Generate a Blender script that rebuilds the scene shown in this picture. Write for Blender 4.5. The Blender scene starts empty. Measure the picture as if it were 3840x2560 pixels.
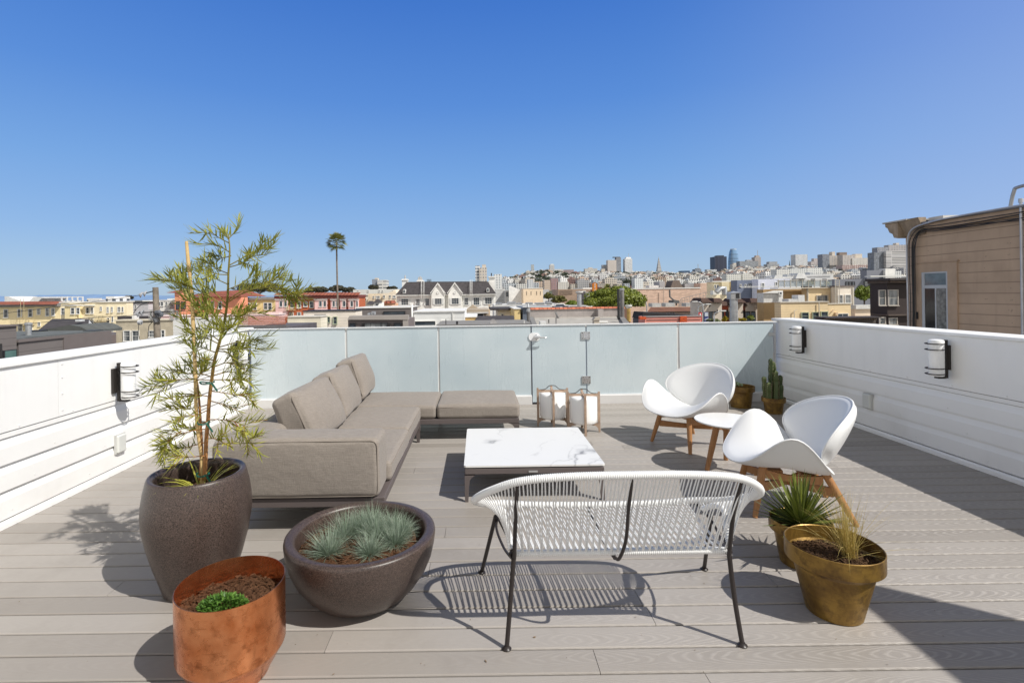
import bpy, math, random
from mathutils import Vector, Matrix, noise as mnoise
PI = math.pi
C = bpy.context.scene.collection
rnd = random.Random(7)
# ------------------------------------------------------------------ camera model (used to place far things at a plausible depth)
FPX, VX, VY, ROLL, CAMZ = 1900.0, 1795.0, 1105.0, 0.0145, 1.467
def w2(px, py, Y):
    dx, dy = px - VX, py - VY
    return ((dx - ROLL*dy)/FPX*Y, CAMZ - (dy + ROLL*dx)/FPX*Y)
GROUND = -10.5
# ------------------------------------------------------------------ object helpers
def tag(o, label=None, cat=None, group=None, kind=None):
    if label: o['label'] = label
    if cat: o['category'] = cat
    if group: o['group'] = group
    if kind: o['kind'] = kind
    return o
def thing(name, label, cat, loc=(0, 0, 0), rz=0.0, group=None):
    o = bpy.data.objects.new(name, None); C.objects.link(o)
    o.empty_display_size = 0.1
    o.location = loc; o.rotation_euler = (0, 0, rz)
    return tag(o, label, cat, group)
def dup(root, loc=None, rz=None, label=None, group=None, scale=None):
    r = root.copy(); C.objects.link(r)
    if loc is not None: r.location = loc
    if rz is not None: r.rotation_euler = (0, 0, rz)
    if scale is not None: r.scale = scale
    if label: r['label'] = label
    if group: r['group'] = group
    for ch in list(root.children):
        c = ch.copy(); C.objects.link(c); c.parent = r
        for g in list(ch.children):
            d = g.copy(); C.objects.link(d); d.parent = c
    return r
def rootof(o):
    while o.parent: o = o.parent
    return o

class MB:
    """collects shapes and links them as one mesh object"""
    def __init__(s): s.v = []; s.f = []; s.t = []; s.uv = None
    def add(s, vs, fs, tint=0.5):
        b = len(s.v); s.v.extend([tuple(p) for p in vs])
        for f in fs:
            s.f.append(tuple(i + b for i in f)); s.t.append(tint)
    def box(s, x0, x1, y0, y1, z0, z1, tint=0.5):
        s.add([(x0,y0,z0),(x1,y0,z0),(x1,y1,z0),(x0,y1,z0),(x0,y0,z1),(x1,y0,z1),(x1,y1,z1),(x0,y1,z1)],
              [(0,3,2,1),(4,5,6,7),(0,1,5,4),(1,2,6,5),(2,3,7,6),(3,0,4,7)], tint); return s
    def cbox(s, x0, x1, y0, y1, z0, z1, c=0.004, tint=0.5):
        """box with chamfered edges"""
        vs = []; idx = {}
        xs = (x0, x1); ys = (y0, y1); zs = (z0, z1); sg = (1, -1)
        for i in (0,1):
            for j in (0,1):
                for k in (0,1):
                    for a in range(3):
                        p = [xs[i], ys[j], zs[k]]
                        for b in range(3):
                            if b != a: p[b] += c*sg[(i,j,k)[b]]
                        idx[i,j,k,a] = len(vs); vs.append(p)
        fs = []
        for a in range(3):
            b, c2 = [(1,2),(2,0),(0,1)][a]
            for e in (0,1):
                q = []
                for (m, n) in ((0,0),(1,0),(1,1),(0,1)):
                    ii = [0,0,0]; ii[a] = e; ii[b] = m; ii[c2] = n
                    q.append(idx[ii[0],ii[1],ii[2],a])
                fs.append(tuple(q if e else q[::-1]))
        for a in range(3):      # edges along axis a
            b, c2 = [(1,2),(2,0),(0,1)][a]
            for m in (0,1):
                for n in (0,1):
                    def I(e, w):
                        ii = [0,0,0]; ii[a] = e; ii[b] = m; ii[c2] = n
                        return idx[ii[0],ii[1],ii[2],w]
                    q = (I(0,b), I(1,b), I(1,c2), I(0,c2))
                    fs.append(q if (m == n) else q[::-1])
        for i in (0,1):
            for j in (0,1):
                for k in (0,1):
                    q = (idx[i,j,k,0], idx[i,j,k,1], idx[i,j,k,2])
                    fs.append(q if (i+j+k) % 2 else q[::-1])
        s.add(vs, fs, tint); return s
    def quad(s, a, b, c, d, tint=0.5): s.add([a,b,c,d], [(0,1,2,3)], tint); return s
    def prism(s, poly, ax, a0, a1, tint=0.5):
        """polygon (2D list) extruded along axis ax ('x','y','z') from a0 to a1"""
        n = len(poly)
        def P(p, a):
            return {'x': (a, p[0], p[1]), 'y': (p[0], a, p[1]), 'z': (p[0], p[1], a)}[ax]
        vs = [P(p, a0) for p in poly] + [P(p, a1) for p in poly]
        fs = [tuple(range(n))[::-1], tuple(range(n, 2*n))]
        for i in range(n):
            j = (i+1) % n; fs.append((i, j, n+j, n+i))
        s.add(vs, fs, tint); return s
    def tube(s, pts, r, n=8, cap=True, closed=False, tint=0.5):
        pts = [Vector(p) for p in pts]; m = len(pts)
        rs = r if isinstance(r, (list, tuple)) else [r]*m
        T = []
        for i in range(m):
            if closed: d = pts[(i+1) % m] - pts[(i-1) % m]
            else: d = pts[min(i+1, m-1)] - pts[max(i-1, 0)]
            T.append(d.normalized() if d.length > 1e-9 else Vector((0,0,1)))
        u = T[0].orthogonal().normalized(); vs = []
        for i in range(m):
            u = (u - T[i]*u.dot(T[i]))
            u = u.normalized() if u.length > 1e-6 else T[i].orthogonal().normalized()
            w = T[i].cross(u)
            for k in range(n):
                a = 2*PI*k/n
                vs.append(pts[i] + (u*math.cos(a) + w*math.sin(a))*rs[i])
        fs = []
        for i in range(m if closed else m-1):
            i2 = (i+1) % m
            for k in range(n):
                k2 = (k+1) % n
                fs.append((i*n+k, i*n+k2, i2*n+k2, i2*n+k))
        if cap and not closed:
            fs.append(tuple(range(n))[::-1]); fs.append(tuple((m-1)*n+k for k in range(n)))
        s.add(vs, fs, tint); return s
    def lathe(s, prof, c=(0,0,0), n=48, tint=0.5, M=None):
        """profile [(r,z)...] spun about z through c"""
        vs = []; fs = []; m = len(prof)
        for (r, z) in prof:
            for k in range(n):
                a = 2*PI*k/n
                p = Vector((r*math.cos(a), r*math.sin(a), z))
                if M is not None: p = M @ p
                vs.append((c[0]+p[0], c[1]+p[1], c[2]+p[2]))
        for i in range(m-1):
            for k in range(n):
                k2 = (k+1) % n
                fs.append((i*n+k, i*n+k2, (i+1)*n+k2, (i+1)*n+k))
        if prof[0][0] > 1e-5: fs.append(tuple(range(n))[::-1])
        if prof[-1][0] > 1e-5: fs.append(tuple((m-1)*n+k for k in range(n)))
        s.add(vs, fs, tint); return s
    def grid(s, P, nu, nv, closed_u=False, tint=0.5):
        vs = [P(i, j) for j in range(nv) for i in range(nu)]; fs = []
        for j in range(nv-1):
            for i in range(nu if closed_u else nu-1):
                i2 = (i+1) % nu
                fs.append((j*nu+i, j*nu+i2, (j+1)*nu+i2, (j+1)*nu+i))
        s.add(vs, fs, tint); return s
    def rbox(s, c, d, r, puff=(0,0,0), M=None, N=8, tint=0.5, jit=0.0):
        """soft rounded cushion: centre c, full size d, edge radius r, puff = bulge of the faces along x, y, z"""
        h = [x/2 for x in d]; key = {}; vs = []; fs = []
        def ts(hh):
            a = [-1 + (r/hh)*q for q in (0, .15, .45, .8)]
            inner = [(-1 + r/hh) + (2 - 2*r/hh)*k/N for k in range(N+1)]
            return a + inner + [-x for x in a[::-1]]
        tt = [ts(x) for x in h]
        def vert(p):
            q = tuple(round(x, 5) for x in p)
            if q in key: return key[q]
            P = [p[i]*h[i] for i in range(3)]
            Q = [max(-(h[i]-r), min(h[i]-r, P[i])) for i in range(3)]
            D = Vector([P[i]-Q[i] for i in range(3)])
            if D.length > 1e-9: D = D.normalized()*min(r, max(abs(x) for x in D)*1.0 if max(abs(x) for x in D) < r*0.999 else r)
            R = [Q[i] + D[i] for i in range(3)]
            for i in range(3):
                if puff[i]:
                    j, k = (i+1) % 3, (i+2) % 3
                    R[i] += puff[i]*(R[i]/h[i])*max(0,1-p[j]**2)**.7*max(0,1-p[k]**2)**.7
            if jit:
                nv = mnoise.noise_vector(Vector(R)*5.0)
                R = [R[i] + nv[i]*jit for i in range(3)]
            v = Vector(R)
            if M is not None: v = M @ v
            key[q] = len(vs); vs.append((v[0]+c[0], v[1]+c[1], v[2]+c[2])); return key[q]
        for a in range(3):
            b, c2 = [(1,2),(2,0),(0,1)][a]
            for e in (-1, 1):
                for i in range(len(tt[b])-1):
                    for j in range(len(tt[c2])-1):
                        q = []
                        for (m, n2) in ((i,j),(i+1,j),(i+1,j+1),(i,j+1)):
                            p = [0,0,0]; p[a] = e; p[b] = tt[b][m]; p[c2] = tt[c2][n2]
                            q.append(vert(p))
                        fs.append(tuple(q if e > 0 else q[::-1]))
        s.add(vs, fs, tint); return s
    def build(s, name, mat, parent=None, smooth=False, angle=None, local=False):
        me = bpy.data.meshes.new(name)
        if parent is not None and not local:
            L = rootof(parent).location
            me.from_pydata([(x-L[0], y-L[1], z-L[2]) for (x, y, z) in s.v], [], s.f)
        else:
            me.from_pydata(s.v, [], s.f)
        at = me.attributes.new('tint', 'FLOAT', 'FACE')
        at.data.foreach_set('value', s.t)
        me.materials.append(mat)
        if smooth or angle is not None:
            me.polygons.foreach_set('use_smooth', [True]*len(me.polygons))
            if angle is not None: me.set_sharp_from_angle(angle=math.radians(angle))
        me.update()
        o = bpy.data.objects.new(name, me); C.objects.link(o)
        if parent is not None: o.parent = parent
        return o

# ------------------------------------------------------------------ materials
def lin(c):
    return tuple(((x/255)/12.92 if x/255 <= .04045 else ((x/255+.055)/1.055)**2.4) for x in c)
_M = {}
class NT:
    def __init__(s, name):
        m = bpy.data.materials.new(name); m.use_nodes = True; s.m = m
        s.n = m.node_tree.nodes; s.l = m.node_tree.links; s.b = s.n['Principled BSDF']
    def N(s, t, **k):
        n = s.n.new(t)
        for a, v in k.items():
            if a in n.inputs.keys() if isinstance(a, str) else False: n.inputs[a].default_value = v
            else: setattr(n, a, v)
        return n
    def math(s, op, a, b=None, c=None):
        n = s.n.new('ShaderNodeMath'); n.operation = op
        for i, x in enumerate((a, b, c)):
            if x is None: continue
            if isinstance(x, (int, float)): n.inputs[i].default_value = x
            else: s.l.new(x, n.inputs[i])
        return n.outputs[0]
    def mix(s, fac, a, b, mode='MIX'):
        n = s.n.new('ShaderNodeMix'); n.data_type = 'RGBA'; n.blend_type = mode
        for i, x in ((0, fac), (6, a), (7, b)):
            if isinstance(x, (int, float)): n.inputs[i].default_value = x
            elif isinstance(x, tuple): n.inputs[i].default_value = (x[0], x[1], x[2], 1)
            else: s.l.new(x, n.inputs[i])
        return n.outputs[2]
    def coord(s, kind='Object'):
        return s.n.new('ShaderNodeTexCoord').outputs[kind]
    def mapping(s, vec, scale=(1,1,1), loc=(0,0,0), rot=(0,0,0)):
        n = s.n.new('ShaderNodeMapping'); s.l.new(vec, n.inputs[0])
        n.inputs['Scale'].default_value = scale; n.inputs['Location'].default_value = loc; n.inputs['Rotation'].default_value = rot
        return n.outputs[0]
    def noise(s, vec, scale, detail=4, rough=.55, dist=0.0):
        n = s.n.new('ShaderNodeTexNoise')
        if vec is not None: s.l.new(vec, n.inputs['Vector'])
        n.inputs['Scale'].default_value = scale; n.inputs['Detail'].default_value = detail
        n.inputs['Roughness'].default_value = rough; n.inputs['Distortion'].default_value = dist
        return n.outputs['Fac']
    def ramp(s, fac, stops):
        n = s.n.new('ShaderNodeValToRGB'); s.l.new(fac, n.inputs[0])
        cr = n.color_ramp
        while len(cr.elements) < len(stops): cr.elements.new(0.5)
        for e, (p, c) in zip(cr.elements, stops):
            e.position = p; e.color = (c, c, c, 1) if isinstance(c, (int, float)) else (c[0], c[1], c[2], 1)
        return n.outputs[0]
    def sep(s, vec):
        n = s.n.new('ShaderNodeSeparateXYZ'); s.l.new(vec, n.inputs[0]); return n.outputs
    def comb(s, x, y, z):
        n = s.n.new('ShaderNodeCombineXYZ')
        for i, q in enumerate((x, y, z)):
            if isinstance(q, (int, float)): n.inputs[i].default_value = q
            else: s.l.new(q, n.inputs[i])
        return n.outputs[0]
    def attr(s, name='tint'):
        n = s.n.new('ShaderNodeAttribute'); n.attribute_name = name; return n.outputs['Fac']
    def bump(s, h, strength=.3, dist=.01):
        n = s.n.new('ShaderNodeBump'); s.l.new(h, n.inputs['Height'])
        n.inputs['Strength'].default_value = strength; n.inputs['Distance'].default_value = dist
        s.l.new(n.outputs[0], s.b.inputs['Normal']); return n
    def col(s, c):
        if isinstance(c, tuple): s.b.inputs['Base Color'].default_value = (*c[:3], 1)
        else: s.l.new(c, s.b.inputs['Base Color'])
    def set(s, rough=None, metal=None, spec=None, trans=None):
        if rough is not None:
            if isinstance(rough, (int, float)): s.b.inputs['Roughness'].default_value = rough
            else: s.l.new(rough, s.b.inputs['Roughness'])
        if metal is not None: s.b.inputs['Metallic'].default_value = metal
        if spec is not None: s.b.inputs['Specular IOR Level'].default_value = spec
def sc(c, k): return tuple(min(1, x*k) for x in c)
def M(name, c, rough=.75, var=.14, scale=3.0, metal=0.0, bump=0.0, bscale=80.0, siding=0.0, brick=None, spec=.4, grid=None, streak=0.0, tintvar=0.0, tile=None):
    """general weathered surface; c is linear albedo"""
    if name in _M: return _M[name]
    t = NT(name); co = t.coord()
    nz = t.noise(co, scale, 5)
    col = t.mix(t.ramp(nz, [(.3, 0.0), (.72, 1.0)]), sc(c, 1-var), sc(c, 1+var))
    if streak:
        st = t.noise(t.mapping(co, (4, 4, .35)), 2.0, 4)
        col = t.mix(t.math('MULTIPLY', t.ramp(st, [(.5, 0.0), (.8, 1.0)]), streak), col, sc(c, .45))
    if tintvar:
        a = t.attr(); col = t.mix(1.0, col, t.ramp(a, [(0, 1-tintvar), (1, min(1.0, 1.0))]), 'MULTIPLY')
    h = None
    if siding:
        z = t.sep(co)[2]; fr = t.math('FRACT', t.math('DIVIDE', z, siding))
        line = t.ramp(fr, [(0.0, .85), (.05, .6), (.10, 0.0), (1.0, 0.0)])
        col = t.mix(line, col, sc(c, .38)); h = fr
    if tile:
        o = t.sep(co); u = t.math('FRACT', t.math('DIVIDE', t.math('ADD', o[0], 0.0), tile))
        w = t.math('ABSOLUTE', t.math('SUBTRACT', u, .5))
        col = t.mix(t.ramp(w, [(.25, 0.0), (.48, 1.0)]), col, sc(c, .35)); h = t.math('SUBTRACT', .5, w)
    if brick:
        o = t.sep(co); n = t.n.new('ShaderNodeTexBrick')
        t.l.new(t.comb(t.math('ADD', o[0], o[1]), o[2], 0.0), n.inputs[0])
        n.inputs['Scale'].default_value = 1.0; n.inputs['Brick Width'].default_value = brick[0]; n.inputs['Row Height'].default_value = brick[1]
        n.inputs['Mortar Size'].default_value = brick[1]*.06
        n.inputs['Color1'].default_value = (.95, .95, .95, 1); n.inputs['Color2'].default_value = (.72, .72, .72, 1); n.inputs['Mortar'].default_value = (.6, .6, .6, 1)
        col = t.mix(1.0, col, n.outputs['Color'], 'MULTIPLY')
    if grid:
        o = t.sep(co); pw, ph, fw, fh, dark = grid
        g = t.n.new('ShaderNodeNewGeometry'); nzz = t.math('ABSOLUTE', t.sep(g.outputs['Normal'])[2])
        uu = t.math('DIVIDE', t.math('ADD', o[0], o[1]), pw); vv = t.math('DIVIDE', o[2], ph)
        u = t.math('FRACT', uu); v = t.math('FRACT', vv)
        a = t.math('MULTIPLY', t.math('LESS_THAN', t.math('ABSOLUTE', t.math('SUBTRACT', u, .5)), fw/2),
                   t.math('LESS_THAN', t.math('ABSOLUTE', t.math('SUBTRACT', v, .5)), fh/2))
        a = t.math('MULTIPLY', a, t.math('LESS_THAN', nzz, .5))
        wn = t.n.new('ShaderNodeTexWhiteNoise'); wn.noise_dimensions = '2D'
        t.l.new(t.comb(t.math('FLOOR', uu), t.math('FLOOR', vv), 0.0), wn.inputs['Vector'])
        wc = t.mix(wn.outputs['Value'], sc(dark, .6), sc(dark, 1.8))
        col = t.mix(a, col, wc)
    t.col(col); t.set(rough, metal, spec)
    if bump:
        hb = t.noise(co, bscale, 3)
        if h is not None: hb = t.math('ADD', t.math('MULTIPLY', hb, .15), h)
        t.bump(hb, bump, .01)
    elif h is not None: t.bump(h, .4, .012)
    _M[name] = t.m; return t.m
def S(r, g, b, k=1.0):
    """albedo from a colour read off the photo, scaled"""
    c = tuple(x*k for x in lin((r, g, b))); m = max(c)
    return tuple(x*.86/m for x in c) if m > .86 else c
# ------------------------------------------------------------------ terrace: deck, parapets, glass
XL, XR, YB = -3.09, 4.0, 6.75
def deck_mat():
    t = NT('deck_board'); co = t.coord(); a = t.attr(); o = t.sep(co)
    lv = t.math('SUBTRACT', t.math('FRACT', t.math('DIVIDE', t.math('ADD', o[1], 14*.14*10-1.96), .14)), .5)
    lv = t.math('ADD', lv, t.math('MULTIPLY', t.math('SUBTRACT', a, .5), .35))
    ux = t.math('ADD', o[0], t.math('MULTIPLY', a, 23.0))
    n = t.noise(t.comb(t.math('MULTIPLY', ux, 2.2), t.math('MULTIPLY', o[1], 14.0), t.math('MULTIPLY', a, 17.0)), 1.0, 3, .5)
    tri = t.math('PINGPONG', ux, .95)
    f = t.math('ADD', t.math('ADD', t.math('MULTIPLY', tri, 16.0), t.math('MULTIPLY', t.math('MULTIPLY', lv, lv), 26.0)), t.math('MULTIPLY', n, 3.4))
    ring = t.math('FRACT', f)
    line = t.ramp(ring, [(0.0, 0.0), (.34, 0.0), (.55, 1.0), (.68, .9), (.9, 0.0)])
    br = t.noise(t.mapping(co, (18, 70, 1)), 1.0, 4)
    line = t.math('MULTIPLY', line, t.ramp(br, [(.32, .25), (.56, 1.0)]))
    zone = t.ramp(t.noise(t.mapping(co, (.6, 1.3, 1)), 1.0, 2), [(.35, .5), (.65, 1.0)])
    line = t.math('MULTIPLY', line, zone)
    side = t.math('MULTIPLY_ADD', t.math('MINIMUM', t.math('MAXIMUM', t.math('SUBTRACT', o[0], -.2), 0.0), 1.6), .5, .12)  # light grain lines grow to the right: grazing sheen put into colour
    line = t.math('MULTIPLY', line, side)
    base = t.mix(t.ramp(a, [(0, 0.0), (1, 1.0)]), (.296, .269, .243), (.386, .356, .327))
    fine = t.noise(t.mapping(co, (3, 190, 1)), 1.0, 3)
    base = t.mix(t.math('MULTIPLY', fine, .22), base, (.18, .16, .143))
    dirt = t.noise(co, 2.3, 6, .7)
    base = t.mix(t.ramp(dirt, [(.5, 0.0), (.8, .35)]), base, (.19, .165, .14))
    spk = t.noise(co, 55.0, 2)
    base = t.mix(t.ramp(spk, [(.74, 0.0), (.80, .5)]), base, (.16, .14, .12))
    c = t.mix(t.math('MULTIPLY', line, .62), base, (.50, .465, .43))
    t.col(c); t.set(.5, 0, .38)
    t.bump(t.math('ADD', t.math('MULTIPLY', line, .6), t.math('MULTIPLY', fine, .25)), .35, .004)
    return t.m
DECK = deck_mat()
mb = MB(); rb = random.Random(3)
y0 = 1.96 - .14*36; gap = .0075
while y0 < YB - .02:
    y1 = min(y0 + .14 - gap, YB)
    cuts = [XL]; x = XL + rb.uniform(.6, 4.2)
    if abs(y0 - (1.96 + .14)) < .02: x = -.66
    if abs(y0 - 2.1 + .0) < .02: x = -.66
    if abs(y0 - 1.96) < .02: x = .45
    while x < XR - .4: cuts.append(x); x += rb.uniform(3.2, 3.66)
    cuts.append(XR)
    for i in range(len(cuts)-1):
        xa, xb = cuts[i] + (.0012 if i else 0), cuts[i+1] - (.0012 if i < len(cuts)-2 else 0)
        tt = rb.random(); c = .005
        prof = [(y0, -.024), (y1, -.024), (y1, -c), (y1-c*.4, -c*.35), (y1-c*1.2, 0), (y0+c*1.2, 0), (y0+c*.4, -c*.35), (y0, -c)]
        mb.prism(prof, 'x', xa, xb, tt)
    y0 += .14
tag(mb.build('floor', DECK), kind='structure')
mb = MB(); mb.box(XL-.28, XR+.3, -3.3, YB+.20, -.40, -.032)
tag(mb.build('floor_slab', M('slab', (.012, .011, .010), .95)), kind='structure')  # near-black colour stands in for shade inside the board gaps

WHITE = M('white_paint', (.845, .842, .83), .5, .03, 1.6, bump=.12, bscale=260, streak=.10)
def stained_white():
    t = NT('white_siding_paint'); co = t.coord(); o = t.sep(co)
    n = t.noise(co, 1.7, 6, .6); s = t.noise(t.mapping(co, (6, 1.3, .6)), 1.5, 5)
    low = t.ramp(o[2], [(0.0, 1.0), (.55, .25), (1.0, 0.0)])
    f = t.math('MULTIPLY', t.ramp(t.math('MULTIPLY', n, s), [(.20, 0.0), (.42, 1.0)]), low)
    t.col(t.mix(t.math('MULTIPLY', f, .5), (.84, .838, .825), (.62, .60, .565)))
    t.set(.55, 0, .35); t.bump(t.noise(co, 240, 2), .12, .003); return t.m
SIDE = stained_white()
def trim(c): return M('trim_%d' % int(c*100), (c, c, c), .55, .05)
STEEL = M('brushed_steel', (.62, .62, .62), .32, .05, metal=.9)
CHROME = M('satin_chrome', (.72, .72, .73), .22, .04, metal=.85)
DARKMETAL = M('dark_bronze_metal', (.035, .03, .028), .42, .2, metal=.3)

def parapet(side, label):
    s = 1 if side == 'L' else -1
    xin = XL if side == 'L' else XR
    X = lambda d: xin - s*d          # d measured into the wall
    H = 1.066 if side == 'L' else 1.09
    y0, y1 = -3.2, YB + .16
    r = thing('parapet_wall', label, 'wall', (X(.14), 2.0, 0))
    def bx(m, da, db, ya, yb, za, zb):
        a, b = sorted((X(da), X(db))); m.box(a, b, ya, yb, za, zb)
    m = MB(); bx(m, .045, .27, y0, y1, -.6, H-.006); m.build('wall_core', WHITE, r)
    # bevelled lap boards
    m = MB()
    laps = [(.05, .232), (.232, .402), (.402, .572)]
    for (za, zb) in laps:
        g = .006
        poly = [(X(.05), za+g), (X(.004), za+g), (X(.004), zb-.055), (X(.022), zb-.012), (X(.024), zb), (X(.05), zb)]
        m.prism(poly if s > 0 else poly[::-1], 'y', y0, y1)
    m.build('lap_siding', SIDE, r)
    m = MB(); poly = [(X(.05), .001), (X(-.012), .001), (X(-.012), .03), (X(.0), .046), (X(.05), .046)]
    m.prism(poly, 'y', y0, y1); m.build('base_trim', WHITE, r)
    m = MB(); bx(m, .012, .05, y0, y1, .578, .612); m.build('starter_strip', SIDE, r)
    # flat upper sheets with seams and screw heads
    m = MB(); edges = [y0, .3, 2.35, 3.72, 5.4, y1] if side == 'L' else [y0, .9, 3.3, y1]
    for a, b in zip(edges[:-1], edges[1:]):
        bx(m, .006, .05, a+.0015, b-.0015, .618, H-.02)
    m.build('upper_panel', WHITE, r)
    m = MB()
    for e in edges[1:-1]:
        for z in (.66, .78, .90, 1.0):
            yy = e + .035
            m.lathe([(.008, 0), (.008, .002), (.004, .005), (0, .0055)], n=10, M=Matrix.Translation((X(.006), yy, z)) @ Matrix.Rotation(s*PI/2, 4, 'Y'))
    for k in range(22):
        m.lathe([(.007, 0), (.007, .002), (.004, .0045), (0, .005)], n=10, M=Matrix.Translation((X(.006), -2.9+k*.45, .635)) @ Matrix.Rotation(s*PI/2, 4, 'Y'))
    for z in (.10, .27, .44):
        for k in range(15):
            yy = -2.7+k*.66+z; m.lathe([(.0055, 0), (.0055, .0015), (.003, .003), (0, .0035)], n=8, M=Matrix.Translation((X(.0035), yy, z)) @ Matrix.Rotation(s*PI/2, 4, 'Y'))
    m.build('screw_heads', M('screw_paint', (.74, .735, .72), .5, .1), r)
    m = MB(); a, b = sorted((X(-.012), X(.285)))
    m.cbox(a, b, y0, y1+.012, H-.03, H, .006); m.build('coping', WHITE, r)
    return r
parapet('L', 'long white parapet with lap siding along the sunlit left edge of the deck')
parapet('R', 'long white parapet with lap siding in shade along the right edge of the deck')

# frosted glass balustrade
def glass_mat():
    t = NT('frosted_glass'); co = t.coord()
    n = t.noise(co, .8, 3); o = t.sep(co)
    t.col(t.mix(t.ramp(n, [(.36, 0.0), (.64, 1.0)]), (.445, .53, .575), (.565, .635, .665)))
    sm = t.noise(t.mapping(co, (5, 5, .8)), 1.0, 5, .7); t.set(t.ramp(sm, [(.35, .24), (.7, .38)]), 0, .6); t.bump(t.noise(co, 900, 2), .06, .001)
    return t.m
GLASS = glass_mat()
ALU = M('white_aluminium', (.70, .71, .72), .4, .03)
KERB = M('kerb_paint', (.64, .63, .62), .6, .05)
yg = YB + .02
r = thing('glass_balustrade', 'frosted glass balustrade with white top rail across the far edge of the deck', 'balustrade', (.45, yg, 0))
segs = [(-3.055, -1.79), (-1.77, -.553), (-.537, .690), (1.428, 2.645), (2.665, 3.93)]
for (a, b) in segs:
    m = MB(); m.cbox(a+.006, b-.006, yg-.006, yg+.006, .115, 1.040, .002); m.build('glass_pane', GLASS, r)
m = MB(); m.cbox(XL+.02, XR-.01, yg-.02, yg+.02, 1.0415, 1.057, .004); m.build('top_rail', ALU, r)
m = MB()
for (a, b) in ((XL+.02, .690), (1.428, XR-.006)): m.cbox(a, b, yg-.045, yg+.12, -.02, .112, .004)
m.build('kerb', KERB, r)
m = MB()
for (a, b) in ((XL+.025, .688), (1.43, XR-.01)): m.box(a, b, yg-.016, yg+.016, .112, .124)
m.build('glazing_channel', ALU, r)
for x in (-1.78, -.545, 2.655):
    m = MB(); m.box(x-.016, x+.016, yg+.0065, yg+.03, .113, 1.029); m.build('back_post', M('post_white', (.72, .71, .69), .5), r)
m = MB(); m.cbox(3.86, 3.935, yg-.02, yg+.02, .86, .91, .003); m.build('clamp', STEEL, r)
m = MB(); m.box(3.935, 3.955, yg-.012, yg+.012, .0, 1.03); m.build('end_channel', STEEL, r)

r = thing('glass_gate', 'frosted glass gate with lever handle and two square hinges in the balustrade', 'gate', (1.06, yg, 0))
m = MB(); m.cbox(.702, 1.418, yg-.006, yg+.006, .022, 1.038, .002); p = m.build('glass_pane', GLASS, r)
for z in (.905, .315):
    m = MB(); m.cbox(1.36, 1.478, yg-.02, yg-.0065, z-.055, z+.05, .003); h = m.build('hinge', STEEL, r)
    m = MB(); m.cbox(1.392, 1.446, yg-.028, yg-.0205, z-.034, z+.028, .003); m.build('hinge_leaf', CHROME, h)
    m = MB()
    for sx in (1.375, 1.463):
        for sz in (-.04, .035): m.lathe([(.006, 0), (.006, .003), (0, .004)], (sx, yg-.0205, z+sz), n=10, M=Matrix.Rotation(PI/2, 4, 'X'))
    m.build('hinge_screws', DARKMETAL, h)
RX = Matrix.Rotation(PI/2, 4, 'X')
m = MB()
N = 40
def stad(hw, hr, y):
    pts = []
    for k in range(N):
        a = 2*PI*k/N
        pts.append((.735 + hr*math.cos(a) + (hw if math.cos(a) > 0 else -hw), .895 + hr*math.sin(a)))
    return pts
m.prism(stad(.022, .056, 0), 'y', yg-.018, yg-.007); hh = m.build('lock_plate', M('white_enamel', (.78, .78, .79), .35, .02), r)
m = MB(); m.lathe([(.033, 0), (.033, .03), (.026, .036), (.014, .038), (.014, .07), (0, .07)], (.762, yg-.018, .895), n=28, M=RX); m.build('handle_rose', CHROME, r)
m = MB(); m.tube([(.762, yg-.078, .895), (.80, yg-.08, .893), (.87, yg-.078, .888), (.89, yg-.07, .889)], [.012, .011, .009, .008], 12); m.build('lever_handle', CHROME, r)
m = MB(); m.box(.70, 1.42, yg-.012, yg+.012, .004, .018); m.build('gap_shade', DARKMETAL, r)  # dark strip stands in for the shadowy gap under the gate

# wall lanterns ------------------------------------------------------------------
OPAL = NT('opal_glass'); OPAL.col((.93, .93, .92)); OPAL.set(.25, 0, .5); OPAL = OPAL.m
def wall_lamp(label):
    r = thing('wall_lamp', label, 'wall lamp', (0, 0, 0), 0, 'wall lanterns on the parapets')
    m = MB(); m.cbox(.0, .022, -.05, .018, -.02, .19, .003); m.build('back_plate', DARKMETAL, r)
    m = MB(); m.box(.0225, .045, -.012, .012, -.09, .235)
    m.box(.045, .115, -.02, .02, -.092, -.076); m.build('bracket', DARKMETAL, r)
    m = MB(); m.lathe([(.0, -.072), (.05, -.07), (.054, -.06), (.054, .20), (.0545, .225), (.05, .236), (.03, .241), (0, .242)], (.112, 0, 0), n=36)
    m.build('shade', OPAL, r, smooth=True, angle=50)
    for z in (-.052, -.005, .155, .205):
        m = MB(); pts = []
        for k in range(25):
            a = -PI*.86 + 2*PI*.86*k/24
            pts.append((.128+.062*math.cos(a), .062*math.sin(a), z))
        m.tube(pts, .0045, 8)
        m.box(.044, .052, -.03, .03, z-.004, z+.004)
        m.build('ring', DARKMETAL, r, smooth=True, angle=50)
    return r
wl = wall_lamp('black ringed wall lantern on the sunlit parapet above the pale outlet cover')
wl.location = (XL+.006-.0, 4.30, .70); wl['group'] = 'wall lanterns on the parapets'
wl.location.x = XL - .006
dup(wl, (XL-.006, 6.40, .70), 0, 'black ringed wall lantern partly hidden behind the potted sapling foliage')
dup(wl, (XR+.006, 4.32, .79), PI, 'larger looking black wall lantern on the shaded parapet nearer the camera')
dup(wl, (XR+.006, 6.22, .785), PI, 'black wall lantern on the shaded parapet above the potted cactus')
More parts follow.
